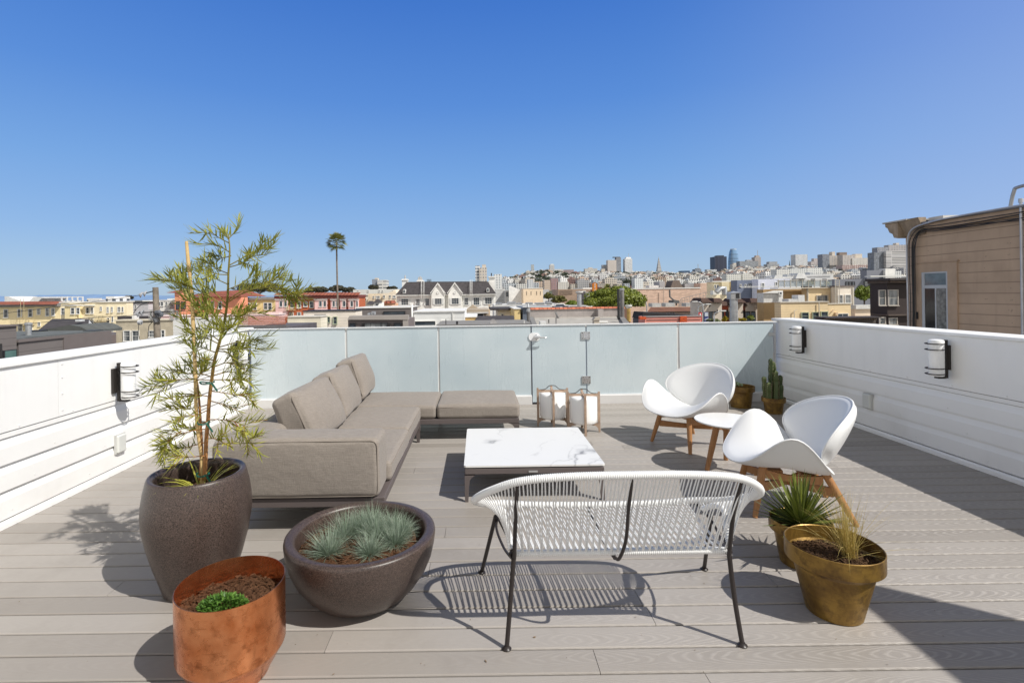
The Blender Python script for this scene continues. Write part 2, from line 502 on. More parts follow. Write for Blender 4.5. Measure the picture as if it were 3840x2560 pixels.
# outlet covers
def outlet(x, y, z, s, label):
    r = thing('outlet_cover', label, 'outlet cover', (x, y, z), 0, 'weatherproof outlet covers')
    m = MB(); a, b = sorted((x, x+s*.035)); m.cbox(a, b, y-.052, y+.052, z-.075, z+.075, .01); m.build('cover', M('grey_plastic', (.62, .63, .60), .45, .05), r)
    m = MB(); a, b = sorted((x, x+s*.018)); m.box(a, b, y-.057, y+.057, z-.079, z+.079); m.build('back_box', M('grey_plastic2', (.5, .5, .48), .5), r)
outlet(XL-.004, 4.33, .245, 1, 'pale weatherproof outlet cover low on the sunlit white wall')
outlet(XR+.004, 5.22, .315, -1, 'pale weatherproof outlet cover low on the shaded white wall')
# small black round spotlight at the end of the left wall
r = thing('round_spotlight', 'small black round spotlight at the glass end of the sunlit parapet', 'spotlight', (XL+.03, 6.62, .70))
m = MB(); m.tube([(XL-.005, 6.62, .70), (XL+.05, 6.60, .70)], .016, 12); m.build('arm', DARKMETAL, r, smooth=True, angle=40)
m = MB(); m.lathe([(0, -.05), (.03, -.045), (.042, -.02), (.046, .03), (.046, .045), (.036, .045), (.034, .03), (0, .026)], (XL+.075, 6.58, .70), n=28, M=Matrix.Rotation(math.radians(62), 4, 'X')); m.build('lamp_head', M('black_plastic', (.02, .02, .02), .35), r, smooth=True, angle=40)

# tall side wall beside the camera; only its shadow reaches the picture
r = thing('tall_side_wall', 'tall white side wall whose shadow falls across the near corner of the deck', 'wall', (4.15, -1, 0))
m = MB(); m.box(4.04, 4.16, -3.2, 1.06, 1.093, 3.05); m.build('wall', WHITE, r)

# dry leaf bits and grit lying on the boards round the pots
m = MB(); lr0 = random.Random(44)
for k in range(150):
    cx, cy = lr0.choice(((-1.2, 2.3), (-.6, 2.5), (1.6, 2.4), (.3, 2.0), (2.4, 3.3), (-2.2, 3.2)))
    x, y = cx+lr0.gauss(0, .55), cy+lr0.gauss(0, .5)
    if not (XL+.05 < x < XR-.05 and y > 1.7): continue
    a = lr0.uniform(0, 6.3); l = lr0.uniform(.0015, .005) if k % 12 else lr0.uniform(.006, .010); w = l*lr0.uniform(.18, .5); d = Vector((math.cos(a), math.sin(a), 0)); s = Vector((-d.y, d.x, 0)); p = Vector((x, y, .0025))
    m.add([p-d*l, p+s*w+Vector((0, 0, .002)), p+d*l+Vector((0, 0, .0015)), p-s*w+Vector((0, 0, .001))], [(0,1,2,3)], lr0.random())
o = m.build('leaf_litter', M('dry_leaf', (.17, .115, .06), .9, .5, 30)); tag(o, 'dry leaf bits and grit scattered on the deck boards around the pots', 'litter', kind='stuff')
# ------------------------------------------------------------------ furniture
def fabric(name, c1, c2, sx, freq=420.0):
    t = NT(name); co = t.coord(); o = t.sep(co)
    o2 = t.comb(o[0], o[1], t.math('ADD', o[2], t.math('MULTIPLY', o[1], .35)))
    n = t.noise(co, 160, 3); big = t.noise(co, 2.5, 4)
    n2 = t.noise(t.mapping(o2, (22, 22, 330)), 1.0, 3); n3 = t.noise(t.mapping(co, (300, 300, 22)), 1.0, 3)
    f = t.math('ADD', t.math('MULTIPLY', n, .25), t.math('ADD', t.math('MULTIPLY', n2, .55), t.math('MULTIPLY', n3, .3)))
    f = t.ramp(f, [(.38, 0.0), (.72, 1.0)])
    c = t.mix(f, c1, c2)
    c = t.mix(t.math('MULTIPLY', t.ramp(big, [(.4, 0.0), (.75, 1.0)]), .12), c, sc(c1, .8))
    t.col(c); t.set(.9, 0, .15)
    t.b.inputs['Sheen Weight'].default_value = .15
    t.bump(t.math('ADD', t.math('MULTIPLY', t.math('ADD', t.math('ADD', n2, n3), n), .22), t.math('MULTIPLY', t.noise(co, 7.0, 3, .5, .6), 1.6)), .35, .012)
    return t.m
FAB = fabric('taupe_weave', (.215, .186, .162), (.325, .287, .252), 1)
FRAME = M('taupe_powder_coat', (.115, .095, .092), .5, .06)
r = thing('corner_sofa', 'L shaped taupe fabric outdoor sofa with three back cushions and low end bolster', 'sofa', (-.63, 4.5, 0))
def cush(name, x0, x1, y0, y1, z0, z1, rr=.035, puff=(.0, .0, .015), jit=.005):
    m = MB(); m.rbox(((x0+x1)/2, (y0+y1)/2, (z0+z1)/2), (x1-x0, y1-y0, z1-z0), rr, puff, N=10, jit=jit)
    return m.build(name, FAB, r, smooth=True)
def piping(parent, pts, closed=True, rr=.0035):
    m = MB(); m.tube(pts, rr, 6, closed=closed); m.build('piping', M('piping', (.24, .205, .175), .9), parent, smooth=True)
def rrect(x0, x1, y0, y1, z, c=.04, n=5):
    pts = []
    for (cx, cy, a0) in ((x1-c, y1-c, 0), (x0+c, y1-c, PI/2), (x0+c, y0+c, PI), (x1-c, y0+c, 3*PI/2)):
        for k in range(n+1):
            a = a0 + PI/2*k/n; pts.append((cx+c*math.cos(a), cy+c*math.sin(a), z))
    return pts
cush('seat_cushion', -1.40, -.60, 3.40, 4.26, .222, .358)
cush('seat_cushion', -1.40, -.60, 4.265, 5.10, .222, .358)
cush('seat_cushion', -1.40, -.445, 5.105, 5.875, .222, .358)
cush('seat_cushion', -.44, .40, 5.095, 5.875, .222, .362, puff=(0, 0, .022))
cush('end_bolster', -1.665, -.63, 3.12, 3.405, .224, .588, .036, (.0, .012, .010), .005)
piping(r, [(x, 3.1255, z) for (x, z, _) in rrect(-1.655, -.64, .236, .576, 0, .04)], rr=.003)
cush('back_bolster', -1.665, -1.41, 3.41, 5.875, .224, .545, .05, (.01, 0, .008), .006)
for (x0, x1, y0, y1) in ((-.60, -1.40, 3.40, 5.10), (-.44, .40, 5.095, 5.875)):
    a, b = sorted((x0, x1)); piping(r, rrect(a+.003, b-.003, y0+.003, y1-.003, .337))
for k, (yc, zt, lean) in enumerate(((4.045, .0, 24), (4.80, .014, 20), (5.525, .045, 17))):
    m = MB(); a = math.radians(lean)
    Mx = Matrix.Rotation(-a, 4, 'Y') @ Matrix.Rotation(math.radians((-4, 2.5, 3)[k]), 4, 'Z')
    m.rbox((-1.345, yc, .552+zt), (.19, .715, .44), .04, (.065, .0, .0), Mx, N=12, jit=.012)
    o = m.build('back_cushion', FAB, r, smooth=True)
    pts = []
    for (py, pz) in [(p[0], p[1]) for p in rrect(-.355, .355, -.208, .208, 0, .05)]:
        v = Mx @ Vector((.075, py, pz)); pts.append((v[0]-1.345, v[1]+yc, v[2]+.552+zt))
    piping(o, pts)
def beam(m, x0, x1, y0, y1, z0, z1): m.cbox(x0, x1, y0, y1, z0, z1, .004)
m = MB()
beam(m, -1.64, -.60, 3.14, 3.19, .165, .222); beam(m, -1.64, -1.59, 3.19, 5.86, .165, .222)
beam(m, -.65, -.605, 3.19, 5.09, .170, .220); beam(m, -.65, .39, 5.10, 5.145, .170, .220)
beam(m, -1.59, .39, 5.815, 5.86, .170, .220); beam(m, .345, .39, 5.145, 5.815, .170, .220)
m.box(-1.59, -.65, 3.19, 5.815, .205, .219); m.box(-.649, .344, 5.146, 5.814, .205, .219)
m.build('frame', FRAME, r)
for (x, y, ix, iy) in ((-.62, 3.165, -1, 1), (-1.615, 3.165, 1, 1), (-.625, 5.07, -1, -1), (-1.615, 5.835, 1, -1), (.368, 5.122, -1, 1), (.368, 5.838, -1, -1), (-.46, 5.838, 1, -1)):
    m = MB(); w = .0225
    vs = []
    for (z, a, b) in ((0, .62, .0), (.10, .8, .0), (.14, 1.0, .012), (.158, 1.0, .03), (.1695, 1.0, .06)):
        xo = x + (ix*b*.5); yo = y + (iy*b*.5); hw = w*a + b*.5
        vs.append([(xo-hw, y-w*a, z), (xo+hw, y-w*a, z), (xo+hw, y+w*a, z), (xo-hw, y+w*a, z)])
    for i in range(len(vs)-1):
        m.add(vs[i]+vs[i+1], [(0,1,5,4),(1,2,6,5),(2,3,7,6),(3,0,4,7)])
    m.add(vs[0], [(3,2,1,0)]); m.build('leg', FRAME, r)

# coffee table --------------------------------------------------------------------
def marble():
    t = NT('white_marble'); co = t.coord()
    wv = t.n.new('ShaderNodeTexNoise'); t.l.new(co, wv.inputs['Vector']); wv.inputs['Scale'].default_value = 2.2; wv.inputs['Detail'].default_value = 6
    vec = t.n.new('ShaderNodeVectorMath'); vec.operation = 'MULTIPLY_ADD'
    t.l.new(wv.outputs['Color'], vec.inputs[0]); vec.inputs[1].default_value = (.55, .55, .55); t.l.new(t.mapping(co, (1.0, 1.0, 1), rot=(0, 0, .5)), vec.inputs[2])
    def vein(scale, width, loc):
        n = t.noise(t.mapping(vec.outputs[0], (scale, scale*.55, 1), loc), 1.0, 3, .5)
        d = t.math('ABSOLUTE', t.math('SUBTRACT', n, .5))
        return t.ramp(d, [(0, 1.0), (width, .35), (width*3.5, 0.0)])
    v1 = vein(.95, .007, (2.9, .1, 0)); v2 = vein(2.2, .005, (5.1, 1.7, 3))
    msk = t.ramp(t.noise(co, 2.0, 3), [(.42, 0.0), (.62, 1.0)])
    f = t.math('ADD', t.math('MULTIPLY', v1, .85), t.math('MULTIPLY', t.math('MULTIPLY', v2, .6), msk))
    cl = t.noise(co, 3.0, 4)
    base = t.mix(t.ramp(cl, [(.55, 0.0), (.85, .14)]), (.74, .735, .72), (.56, .555, .55))
    t.col(t.mix(f, base, (.27, .265, .26))); t.set(.28, 0, .45); return t.m
r = thing('coffee_table', 'low square coffee table with white marble top and taupe metal frame', 'coffee table', (.378, 4.085, 0))
tx0, tx1, ty0, ty1 = -.122, .878, 3.585, 4.585
m = MB(); c = .018
pts = rrect(tx0, tx1, ty0, ty1, 0, c); m.prism([(p[0], p[1]) for p in pts], 'z', .246, .258); m.build('marble_top', marble(), r)
m = MB(); w = .05
m.cbox(tx0+.006, tx1-.006, ty0+.004, ty0+w, .196, .236, .003); m.cbox(tx0+.006, tx1-.006, ty1-w, ty1-.004, .19, .236, .003)
m.cbox(tx0+.004, tx0+w, ty0+w+.001, ty1-w-.001, .19, .236, .003); m.cbox(tx1-w, tx1-.004, ty0+w+.001, ty1-w-.001, .19, .236, .003)
m.box(tx0+w+.001, tx1-w-.001, ty0+w+.001, ty1-w-.001, .215, .235)
m.box(tx0+.03, tx1-.03, ty0+.03, ty1-.03, .2365, .2455)
m.build('frame', FRAME, r)
for sx in (0, 1):
    for sy in (0, 1):
        x = (tx0+.004, tx1-.004)[sx]; y = (ty0+.004, ty1-.004)[sy]; ix = 1-2*sx; iy = 1-2*sy
        m = MB(); vs = []
        for (z, a) in ((0, .024), (.10, .030), (.15, .036), (.170, .046), (.1895, .075)):
            q = [(x, y, z), (x+ix*a, y, z), (x+ix*a, y+iy*min(a, .04), z), (x, y+iy*min(a, .04), z)]
            if ix*iy < 0: q = q[::-1]
            vs.append(q)
        for i in range(4): m.add(vs[i]+vs[i+1], [(0,1,5,4),(1,2,6,5),(2,3,7,6),(3,0,4,7)])
        m.add(vs[0], [(3,2,1,0)]); m.build('leg', FRAME, r)
m = MB(); m.cbox(.335, .40, ty0-.004, ty0+.0035, .205, .219, .002); m.build('badge', STEEL, r)

# woven loveseat --------------------------------------------------------------------
BLACKTUBE = M('dark_brown_tube', (.028, .022, .021), .38, .15)
def cordmat():
    t = NT('white_cord'); co = t.coord(); t.col(t.mix(t.noise(co, 5, 3), (.72, .72, .71), (.82, .82, .81))); t.set(.38, 0, .45); return t.m
CORD = cordmat()
BX = .583
r = thing('woven_loveseat', 'white cord woven loveseat on thin dark steel legs seen from behind', 'loveseat', (BX, 2.35, 0))
def catmull(P, n, closed=True):
    out = []; m = len(P)
    for i in range(m if closed else m-1):
        p0, p1, p2, p3 = [Vector(P[(i+k) % m]) if closed else Vector(P[max(0, min(m-1, i+k))]) for k in (-1, 0, 1, 2)]
        for k in range(n):
            u = k/n
            out.append(.5*((2*p1) + (p2-p0)*u + (2*p0-5*p1+4*p2-p3)*u*u + (3*p1-p0-3*p2+p3)*u**3))
    if not closed: out.append(Vector(P[-1]))
    return out
half = [(0, 1.95, .765), (.25, 1.957, .76), (.44, 1.99, .733), (.565, 2.07, .665), (.628, 2.19, .585), (.622, 2.32, .520), (.575, 2.43, .465), (.48, 2.52, .430), (.33, 2.565, .402), (0, 2.578, .392)]
loopP = [(BX+x*.972, y, z) for (x, y, z) in half] + [(BX-x*.972, y, z) for (x, y, z) in half[-2:0:-1]]
loop = catmull(loopP, 60)
def resample(P, step, closed=True):
    out = []; acc = 0; m = len(P); out.append(P[0].copy()); last = P[0]
    rest = step
    for i in range(1, m + (1 if closed else 0)):
        b = P[i % m]; seg = (b-last).length
        while seg >= rest and seg > 1e-9:
            last = last + (b-last)*(rest/seg); out.append(last.copy()); seg = (b-last).length; rest = step
        rest -= seg; last = b
    return out
def wrapped(P, R, pitch, closed):
    """rail wound with cord: a tube whose radius ripples once per turn of cord"""
    q = resample(P, pitch/4, closed); rs = [R*(1 + (.0, -.06, -.20, -.06)[i % 4]) for i in range(len(q))]
    m = MB(); m.tube(q, rs, 10, closed=closed); return m
wrapped(loop, .0165, .0085, True).build('wound_top_rail', CORD, r, smooth=True)
# inner rail: straight bar behind the seat plus a small upturned bend each end
z0, yr = .372, 2.145
bar = [Vector((BX-.455+.91*k/200, yr, z0)) for k in range(201)]
wrapped(bar, .0145, .0085, False).build('wound_seat_rail', CORD, r, smooth=True)
def endcurve(s):
    return catmull([(BX+s*.462, yr-.004, z0+.02), (BX+s*.475, yr+.05, z0+.075), (BX+s*.50, yr+.12, z0+.115), (BX+s*.50, yr+.21, z0+.10), (BX+s*.475, yr+.28, z0+.055)], 24, False)
for s in (-1, 1): wrapped(endcurve(s), .0135, .0085, False).build('wound_end_rail', CORD, r, smooth=True)
# cords: paired strings from the rails
def param(P):
    L = [0]
    for i in range(1, len(P)): L.append(L[-1] + (P[i]-P[i-1]).length)
    return L
def at(P, L, d):
    d = max(0, min(L[-1], d))
    lo, hi = 0, len(L)-1
    while hi-lo > 1:
        mid = (lo+hi)//2
        if L[mid] <= d: lo = mid
        else: hi = mid
    u = (d-L[lo])/max(1e-9, L[hi]-L[lo]); return P[lo] + (P[hi]-P[lo])*u
lp = loop + [loop[0]]; LL = param(lp); tot = LL[-1]
# loop runs: 0 = top centre, +x side, front centre at tot/2, -x side
def findx(x, front):
    best = None
    for i, p in enumerate(lp):
        isf = p.y > 2.40
        if isf == front and (best is None or abs(p.x-x) < best[0]): best = (abs(p.x-x), i)
    return LL[best[1]]
m = MB(); cr = .003; rs = random.Random(5)
nb = 34
def string(m, a, b, sag=.0):
    a = Vector(a); b = Vector(b); mid = (a+b)/2 + Vector((rs.uniform(-.001, .001), rs.uniform(-.001, .001), -sag))
    m.tube([a, mid, b], cr, 6, cap=False)
off = Vector((0, 0, 0))
for k in range(nb):
    u = -1 + 2*k/(nb-1); xb = BX + u*.44; xt = BX + u*.47
    pt = at(lp, LL, findx(xt, False))
    e = .0055 if k % 2 else -.0055
    for w in (-1, 1):
        string(m, pt + Vector((w*.0085, 0, -.006)), (xb + w*.0025*(1 if k % 3 else -1), yr-.008, z0+.004))
m.build('back_cords', CORD, r, smooth=True)
m = MB(); ns = 34
for k in range(ns):
    u = -1 + 2*k/(ns-1); xb = BX + u*.44; xf = BX + u*.46 - .03
    pf = at(lp, LL, findx(max(BX-.49, xf), True))
    for w in (-1, 1):
        string(m, pf + Vector((w*.0075, 0, -.004)), (xb + w*.0022, yr+.008, z0+.003), .004)
m.build('seat_cords', CORD, r, smooth=True)
for s in (-1, 1):
    m = MB(); ec = endcurve(s); EL = param(ec)
    a0 = findx(BX + s*.475, False); a1 = findx(BX + s*.49, True)
    if s < 0: a0, a1 = a0, a1
    n = 34
    for k in range(n):
        u = k/(n-1)
        pt = at(lp, LL, a0 + (a1-a0)*u); pe = at(ec, EL, EL[-1]*(u**.9))
        string(m, pt + Vector((0, 0, -.004)), pe + Vector((s*.004, 0, .006)))
    m.build('side_cords', CORD, r, smooth=True)
# steel frame
tr = .0098
for s in (-1, 1):
    fr = MB()
    fr.tube(catmull([(BX+s*.45, yr-.022, z0-.012), (BX+s*.445, 2.07, .56), (BX+s*.442, 1.995, .725)], 10, False), tr*.9, 10)
    fr.tube(catmull([(BX+s*.452, yr-.02, z0-.015), (BX+s*.468, yr+.05, z0+.035), (BX+s*.505, yr+.13, z0+.085)], 8, False), tr*.75, 10)
    fr.tube(catmull([(BX+s*.455, yr-.018, z0-.018), (BX+s*.49, yr+.12, z0-.03), (BX+s*.515, yr+.27, z0-.002), (BX+s*.475, 2.51, .42)], 8, False), tr*.6, 10)
    fr.tube([(BX+s*.452, yr-.012, z0), (BX+s*.458, yr, z0)], .016, 10)
    fr.build('side_frame', BLACKTUBE, r, smooth=True, angle=50)
fr = MB()
fr.tube(catmull([(BX, 1.958, .752), (BX+.0, 2.015, .60), (BX-.005, 2.04, .47), (BX-.02, 2.085, .375), (BX-.025, yr-.005, .352)], 10, False), tr*.72, 10)
fr.tube(catmull([(BX-.025, yr-.01, .350), (BX-.03, 2.30, .340), (BX-.04, 2.46, .362), (BX-.045, 2.572, .385)], 10, False), tr*.8, 10)
fr.build('centre_strut', BLACKTUBE, r, smooth=True, angle=50)
def bleg(P):
    m = MB(); m.tube(P, tr, 12)
    p = P[-1]; m.lathe([(0, 0), (.019, 0), (.020, .003), (.013, .008), (.0105, .014), (0, .014)], (p[0], p[1], 0.0005), n=20)
    m.build('leg', BLACKTUBE, r, smooth=True, angle=50)
for s in (-1, 1):
    bleg(catmull([(BX+s*.452, yr-.02, z0-.01), (BX+s*.468, 2.12, .19), (BX+s*.488, 2.098, .004)], 8, False))
    bleg([Vector((BX+s*.517, 2.43, .405)), Vector((BX+s*.588, 2.678, .004))])

# lounge chairs --------------------------------------------------------------------
TEAK = NT('teak'); _c = TEAK.coord(); _n = TEAK.noise(TEAK.mapping(_c, (3, 3, 3)), 6.0, 4, .6, 1.5)
_g = TEAK.noise(TEAK.mapping(_c, (40, 40, 4)), 2.0, 4)
TEAK.col(TEAK.mix(_g, (.28, .125, .045), (.46, .235, .10))); TEAK.set(.5, 0, .35); TEAK = TEAK.m
VINYL = NT('white_upholstery'); _c = VINYL.coord(); VINYL.col(VINYL.mix(VINYL.noise(_c, 4, 3), (.76, .765, .765), (.81, .81, .805))); VINYL.set(.42, 0, .4)
VINYL.bump(VINYL.noise(_c, 300, 2), .06, .002); VINYL = VINYL.m
def smooth01(x): x = max(0, min(1, x)); return x*x*(3-2*x)
def lounge(label, loc, rz):
    """local: +y is the way the sitter faces, x lateral"""
    r = thing('lounge_chair', label, 'lounge chair', (0, 0, 0), 0, 'white shell lounge chairs')
    NA, NR = 72, 15
    def seat_out(a):
        c, s = math.cos(a), math.sin(a)
        x = .415*math.copysign(abs(c)**.92, c)
        y = (.285*abs(s)**.95 if s > 0 else -.335*abs(s)**.9) * (1 if s != 0 else 0)
        return x, y + .11
    def seat_z(x, y):
        yy = y - .11
        wing = .205*abs(x/.415)**2.1*math.exp(-((yy+.02)/.27)**2)
        front = -.035*smooth01(yy/.30)
        back = -.075*smooth01(-yy/.34)
        return .365 + wing + front + back
    def seatP(top):
        def P(i, j):
            a = 2*PI*i/NA; q = j/(NR-1)
            ox, oy = seat_out(a); x = ox*q; y = .11 + (oy-.11)*q
            th = .058*(max(0, 1-q**5))**.5
            z = seat_z(x, y)
            if not top: zl = seat_z(x*.35, y) - .012; e = smooth01((q-.40)/.60)**1.3; z = zl + (z-zl)*e
            return (x, y, z + th*.36) if top else (x, y, z - th*.64)
        return P
    m = MB(); m.grid(seatP(True), NA, NR, True); b = MB(); b.grid(seatP(False), NA, NR, True)
    m.add(b.v, [f[::-1] for f in b.f]); o = m.build('seat_shell', VINYL, r, smooth=True, local=True)
    def edge_seam(k, off):
        pts = []
        for i in range(NA):
            p = Vector(seatP(True)(i, NR-1)); pts.append((p.x*(1+off), .11+(p.y-.11)*(1+off), p.z-.012*k))
        return pts
    mm = MB(); mm.tube(edge_seam(.4, -.002), .006, 6, closed=True); mm.build('piping', VINYL, o, smooth=True, local=True)
    # backrest: concave egg, tilted
    def bP(sgn):
        def P(i, j):
            a = 2*PI*i/NA; q = j/(NR-1); c, s = math.cos(a), math.sin(a)
            hw = .385*(1 + .10*s) ; u = hw*c*q*(1 if s > 0 else (1 - .30*abs(s)**1.5)); v = (.27*s if s > 0 else .285*s)*q
            # u lateral, v up the panel
            cz = .52 + v*.84
            cy = -.25 - v*.44 + 1.15*u*u + .18*v*v
            th = .075*(max(0, 1-q**6))**.5
            n = Vector((-2.2*u, 1.0, .45)).normalized()
            p = Vector((u, cy, cz)) + n*th*(.4 if sgn > 0 else -.6)
            return p
        return P
    m = MB(); m.grid(bP(1), NA, NR, True); b = MB(); b.grid(bP(-1), NA, NR, True)
    m.add([tuple(p) for p in m.v] and b.v, [f[::-1] for f in b.f]); o = m.build('backrest_shell', VINYL, r, smooth=True, local=True)
    mm = MB(); mm.tube([tuple(bP(1)(i, NR-1)) for i in range(NA)], .0065, 6, closed=True); mm.build('piping', VINYL, o, smooth=True, local=True)
    # teak base
    F = {}
    for (k, sx, sy) in (('fl', -1, 1), ('fr', 1, 1), ('rl', -1, -1), ('rr', 1, -1)):
        top = Vector((sx*.165, sy*.17 + .03, .325)); bot = Vector((sx*.235, (.27 if sy > 0 else -.30), 0))
        m = MB(); m.tube([top, (top+bot)/2, bot], [.025, .022, .0155], 14); m.build('leg', TEAK, r, smooth=True, angle=50, local=True); F[k] = (top, bot)
    def rail(name, a, b, h, w):
        a = Vector(a); b = Vector(b); d = (b-a).normalized(); s = Vector((-d.y, d.x, 0)).normalized()*w/2; u = Vector((0, 0, h/2))
        m = MB(); vs = []
        for k in range(9):
            t = k/8; p = a+(b-a)*t; hh = u*(1 - .28*math.sin(PI*t)); p = p + Vector((0, 0, -.012*math.sin(PI*t)))
            vs += [p-s-hh, p+s-hh, p+s+hh, p-s+hh]
        fs = [(3,2,1,0), (32,33,34,35)]
        for k in range(8):
            for q in range(4): fs.append((k*4+q, k*4+(q+1) % 4, k*4+4+(q+1) % 4, k*4+4+q))
        m.add(vs, fs); m.build(name, TEAK, r, local=True)
    for sx in (-1, 1): rail('side_rail', (sx*.172, .20, .272), (sx*.172, -.14, .250), .056, .026)
    rail('cross_rail', (-.185, .215, .188), (.195, -.19, .188), .06, .026)
    rail('cross_rail', (.185, .215, .186), (-.195, -.19, .186), .058, .025)
    m = MB(); m.box(-.15, .15, -.11, -.03, .255, .272); m.box(-.15, .15, .08, .16, .27, .287); m.build('seat_support', TEAK, r, local=True)
    r.location = loc; r.rotation_euler = (0, 0, rz)
    return r
def face(fx, fy): return math.atan2(fy, fx) - PI/2
ch = lounge('white shell lounge chair with teak legs beyond the round side table, nearer the glass', (2.03, 4.90, 0), face(-.90, -.43))
dup(ch, (2.09, 3.44, 0), face(-.97, .257), 'white shell lounge chair with teak legs beside the agave, nearer the camera')

# side table --------------------------------------------------------------------
r = thing('side_table', 'small round white side table with three teak legs between the lounge chairs', 'side table', (2.05, 4.19, 0))
m = MB(); m.lathe([(0, .385), (.235, .385), (.258, .393), (.262, .400), (.26, .404), (.25, .405), (0, .405)], (2.05, 4.19, 0), n=72); m.build('tabletop', M('white_laminate', (.80, .80, .79), .3, .02), r, smooth=True, angle=40)
for k, (fx, fy) in enumerate(((1.852, 4.158), (2.13, 4.41), (2.19, 4.03))):
    tx, ty = 2.05+(fx-2.05)*.5, 4.19+(fy-4.19)*.5
    m = MB(); m.tube([(tx, ty, .384), ((tx+fx)/2, (ty+fy)/2, .19), (fx, fy, 0.001)], [.026, .024, .018], 14); m.build('leg', TEAK, r, smooth=True, angle=50)
m = MB()
for a in range(3):
    fx, fy = ((1.852, 4.158), (2.13, 4.41), (2.19, 4.03))[a]
    d = Vector((fx-2.05, fy-4.19, 0)).normalized(); s = Vector((-d.y, d.x, 0))*.011; c0 = Vector((2.05, 4.19, 0)); e = c0 + d*.115
    m.add([c0-s+Vector((0,0,.352)), e-s+Vector((0,0,.352)), e+s+Vector((0,0,.352)), c0+s+Vector((0,0,.352)), c0-s+Vector((0,0,.3845)), e-s+Vector((0,0,.3845)), e+s+Vector((0,0,.3845)), c0+s+Vector((0,0,.3845))],
          [(0,3,2,1),(4,5,6,7),(0,1,5,4),(1,2,6,5),(2,3,7,6),(3,0,4,7)])
m.build('stretcher', TEAK, r)

# lanterns --------------------------------------------------------------------
WEATH = M('weathered_teak', (.40, .285, .21), .7, .22, 14)
def lantern(label, x, y, rz):
    r = thing('floor_lantern', label, 'lantern', (0, 0, 0), 0, 'white glass lanterns on the deck')
    m = MB(); m.lathe([(0, .095), (.10, .096), (.128, .10), (.140, .118), (.142, .15), (.142, .345), (.138, .365), (.125, .376), (.09, .38), (0, .382)], n=56); m.build('shade', OPAL, r, smooth=True, angle=50, local=True)
    for k in range(4):
        a = k*PI/2; Mr = Matrix.Rotation(a, 4, 'Z')
        poly = [(.172, 0), (.156, 0), (.150, .04), (.125, .066), (.08, .072), (.08, .092), (.147, .0935), (.148, .378), (.012, .384), (.012, .402), (.12, .402), (.150, .41), (.154, .425), (.172, .425)]
        m = MB(); m.prism(poly, 'y', -.011, .011); m.v = [tuple(Mr @ Vector(p)) for p in m.v]; m.build('post', WEATH, r, local=True)
    m = MB(); m.tube(catmull([(-.145, 0, .405), (-.09, 0, .408), (-.06, 0, .425), (-.035, 0, .447), (0, 0, .452), (.035, 0, .447), (.06, 0, .425), (.09, 0, .408), (.145, 0, .405)], 5, False), .004, 8); m.build('handle', DARKMETAL, r, smooth=True, local=True)
    r.location = (x, y, 0); r.rotation_euler = (0, 0, rz); return r
ln = lantern('white lantern in a wooden post frame nearer the sofa and the gate', .80, 5.61, math.radians(-4))
dup(ln, (1.095, 5.375, 0), math.radians(-5), 'white lantern in a wooden post frame nearer the lounge chairs')
# ------------------------------------------------------------------ planters and plants
def stoneware():
    t = NT('speckled_stoneware'); co = t.coord()
    sp = t.noise(co, 190, 5, .85); sp2 = t.noise(co, 120, 3); big = t.noise(co, 3.2, 5)
    c = t.mix(t.ramp(sp, [(.41, 0.0), (.63, 1.0)]), (.008, .005, .004), (.15, .105, .087))
    c = t.mix(t.ramp(sp2, [(.56, 0.0), (.74, .5)]), c, (.15, .112, .10))
    c = t.mix(t.ramp(big, [(.35, 0.0), (.7, .5)]), c, (.050, .037, .033))
    scr = t.noise(t.mapping(co, (6, 6, 38), rot=(.4, .2, 0)), 1.0, 2); spots = t.noise(co, 7.0, 2)
    c = t.mix(t.math('MULTIPLY', t.ramp(scr, [(.70, 0.0), (.74, .8)]), t.ramp(spots, [(.58, 0.0), (.66, 1.0)])), c, (.36, .31, .27))
    t.col(c); t.set(.36, 0, .5); t.bump(sp, .25, .002); return t.m
STONE = stoneware()
def metalpot(name, c1, c2, c3, metal, rough):
    t = NT(name); co = t.coord()
    n = t.noise(co, 5.5, 6, .62, .6); n2 = t.noise(co, 22, 5, .65); v = t.noise(t.mapping(co, (9, 9, 1.6)), 1.0, 5, .6)
    c = t.mix(t.ramp(n, [(.35, 0.0), (.68, 1.0)]), c1, c2)
    c = t.mix(t.ramp(n2, [(.50, 0.0), (.70, .75)]), c, c3)
    c = t.mix(t.ramp(v, [(.55, 0.0), (.78, .45)]), c, c3)
    sp = t.noise(co, 120, 2); c = t.mix(t.ramp(sp, [(.74, 0.0), (.78, .6)]), c, sc(c2, 1.6))
    sr = t.noise(t.mapping(co, (3, 3, 60), rot=(.5, .3, .2)), 2.0, 2); c = t.mix(t.ramp(sr, [(.66, 0.0), (.69, .55), (.72, 0.0)]), c, c3)
    t.col(c); t.set(t.ramp(n2, [(.3, rough-.06), (.7, rough+.16)]), metal, .5); t.bump(t.math('ADD', n, t.math('MULTIPLY', n2, .3)), .25, .006); return t.m
COPPER = metalpot('copper', (.62, .20, .07), (.90, .40, .19), (.30, .09, .03), .95, .20)
BRASS = metalpot('aged_brass', (.13, .070, .018), (.37, .225, .048), (.065, .034, .014), .5, .34)
def soilmat(name, c):
    t = NT(name); co = t.coord(); n = t.noise(co, 60, 5, .7); n2 = t.noise(co, 170, 3); n3 = t.noise(t.mapping(co, (40, 160, 80)), 1.0, 2)
    cc = t.mix(t.ramp(n, [(.32, 0.0), (.7, 1.0)]), sc(c, .35), c)
    cc = t.mix(t.ramp(n2, [(.62, 0.0), (.72, .8)]), cc, sc(c, 2.3)); cc = t.mix(t.ramp(n3, [(.66, 0.0), (.72, .6)]), cc, sc(c, 2.0))
    t.col(cc); t.set(.95, 0, .1); t.bump(t.math('ADD', n, n2), .9, .012); return t.m
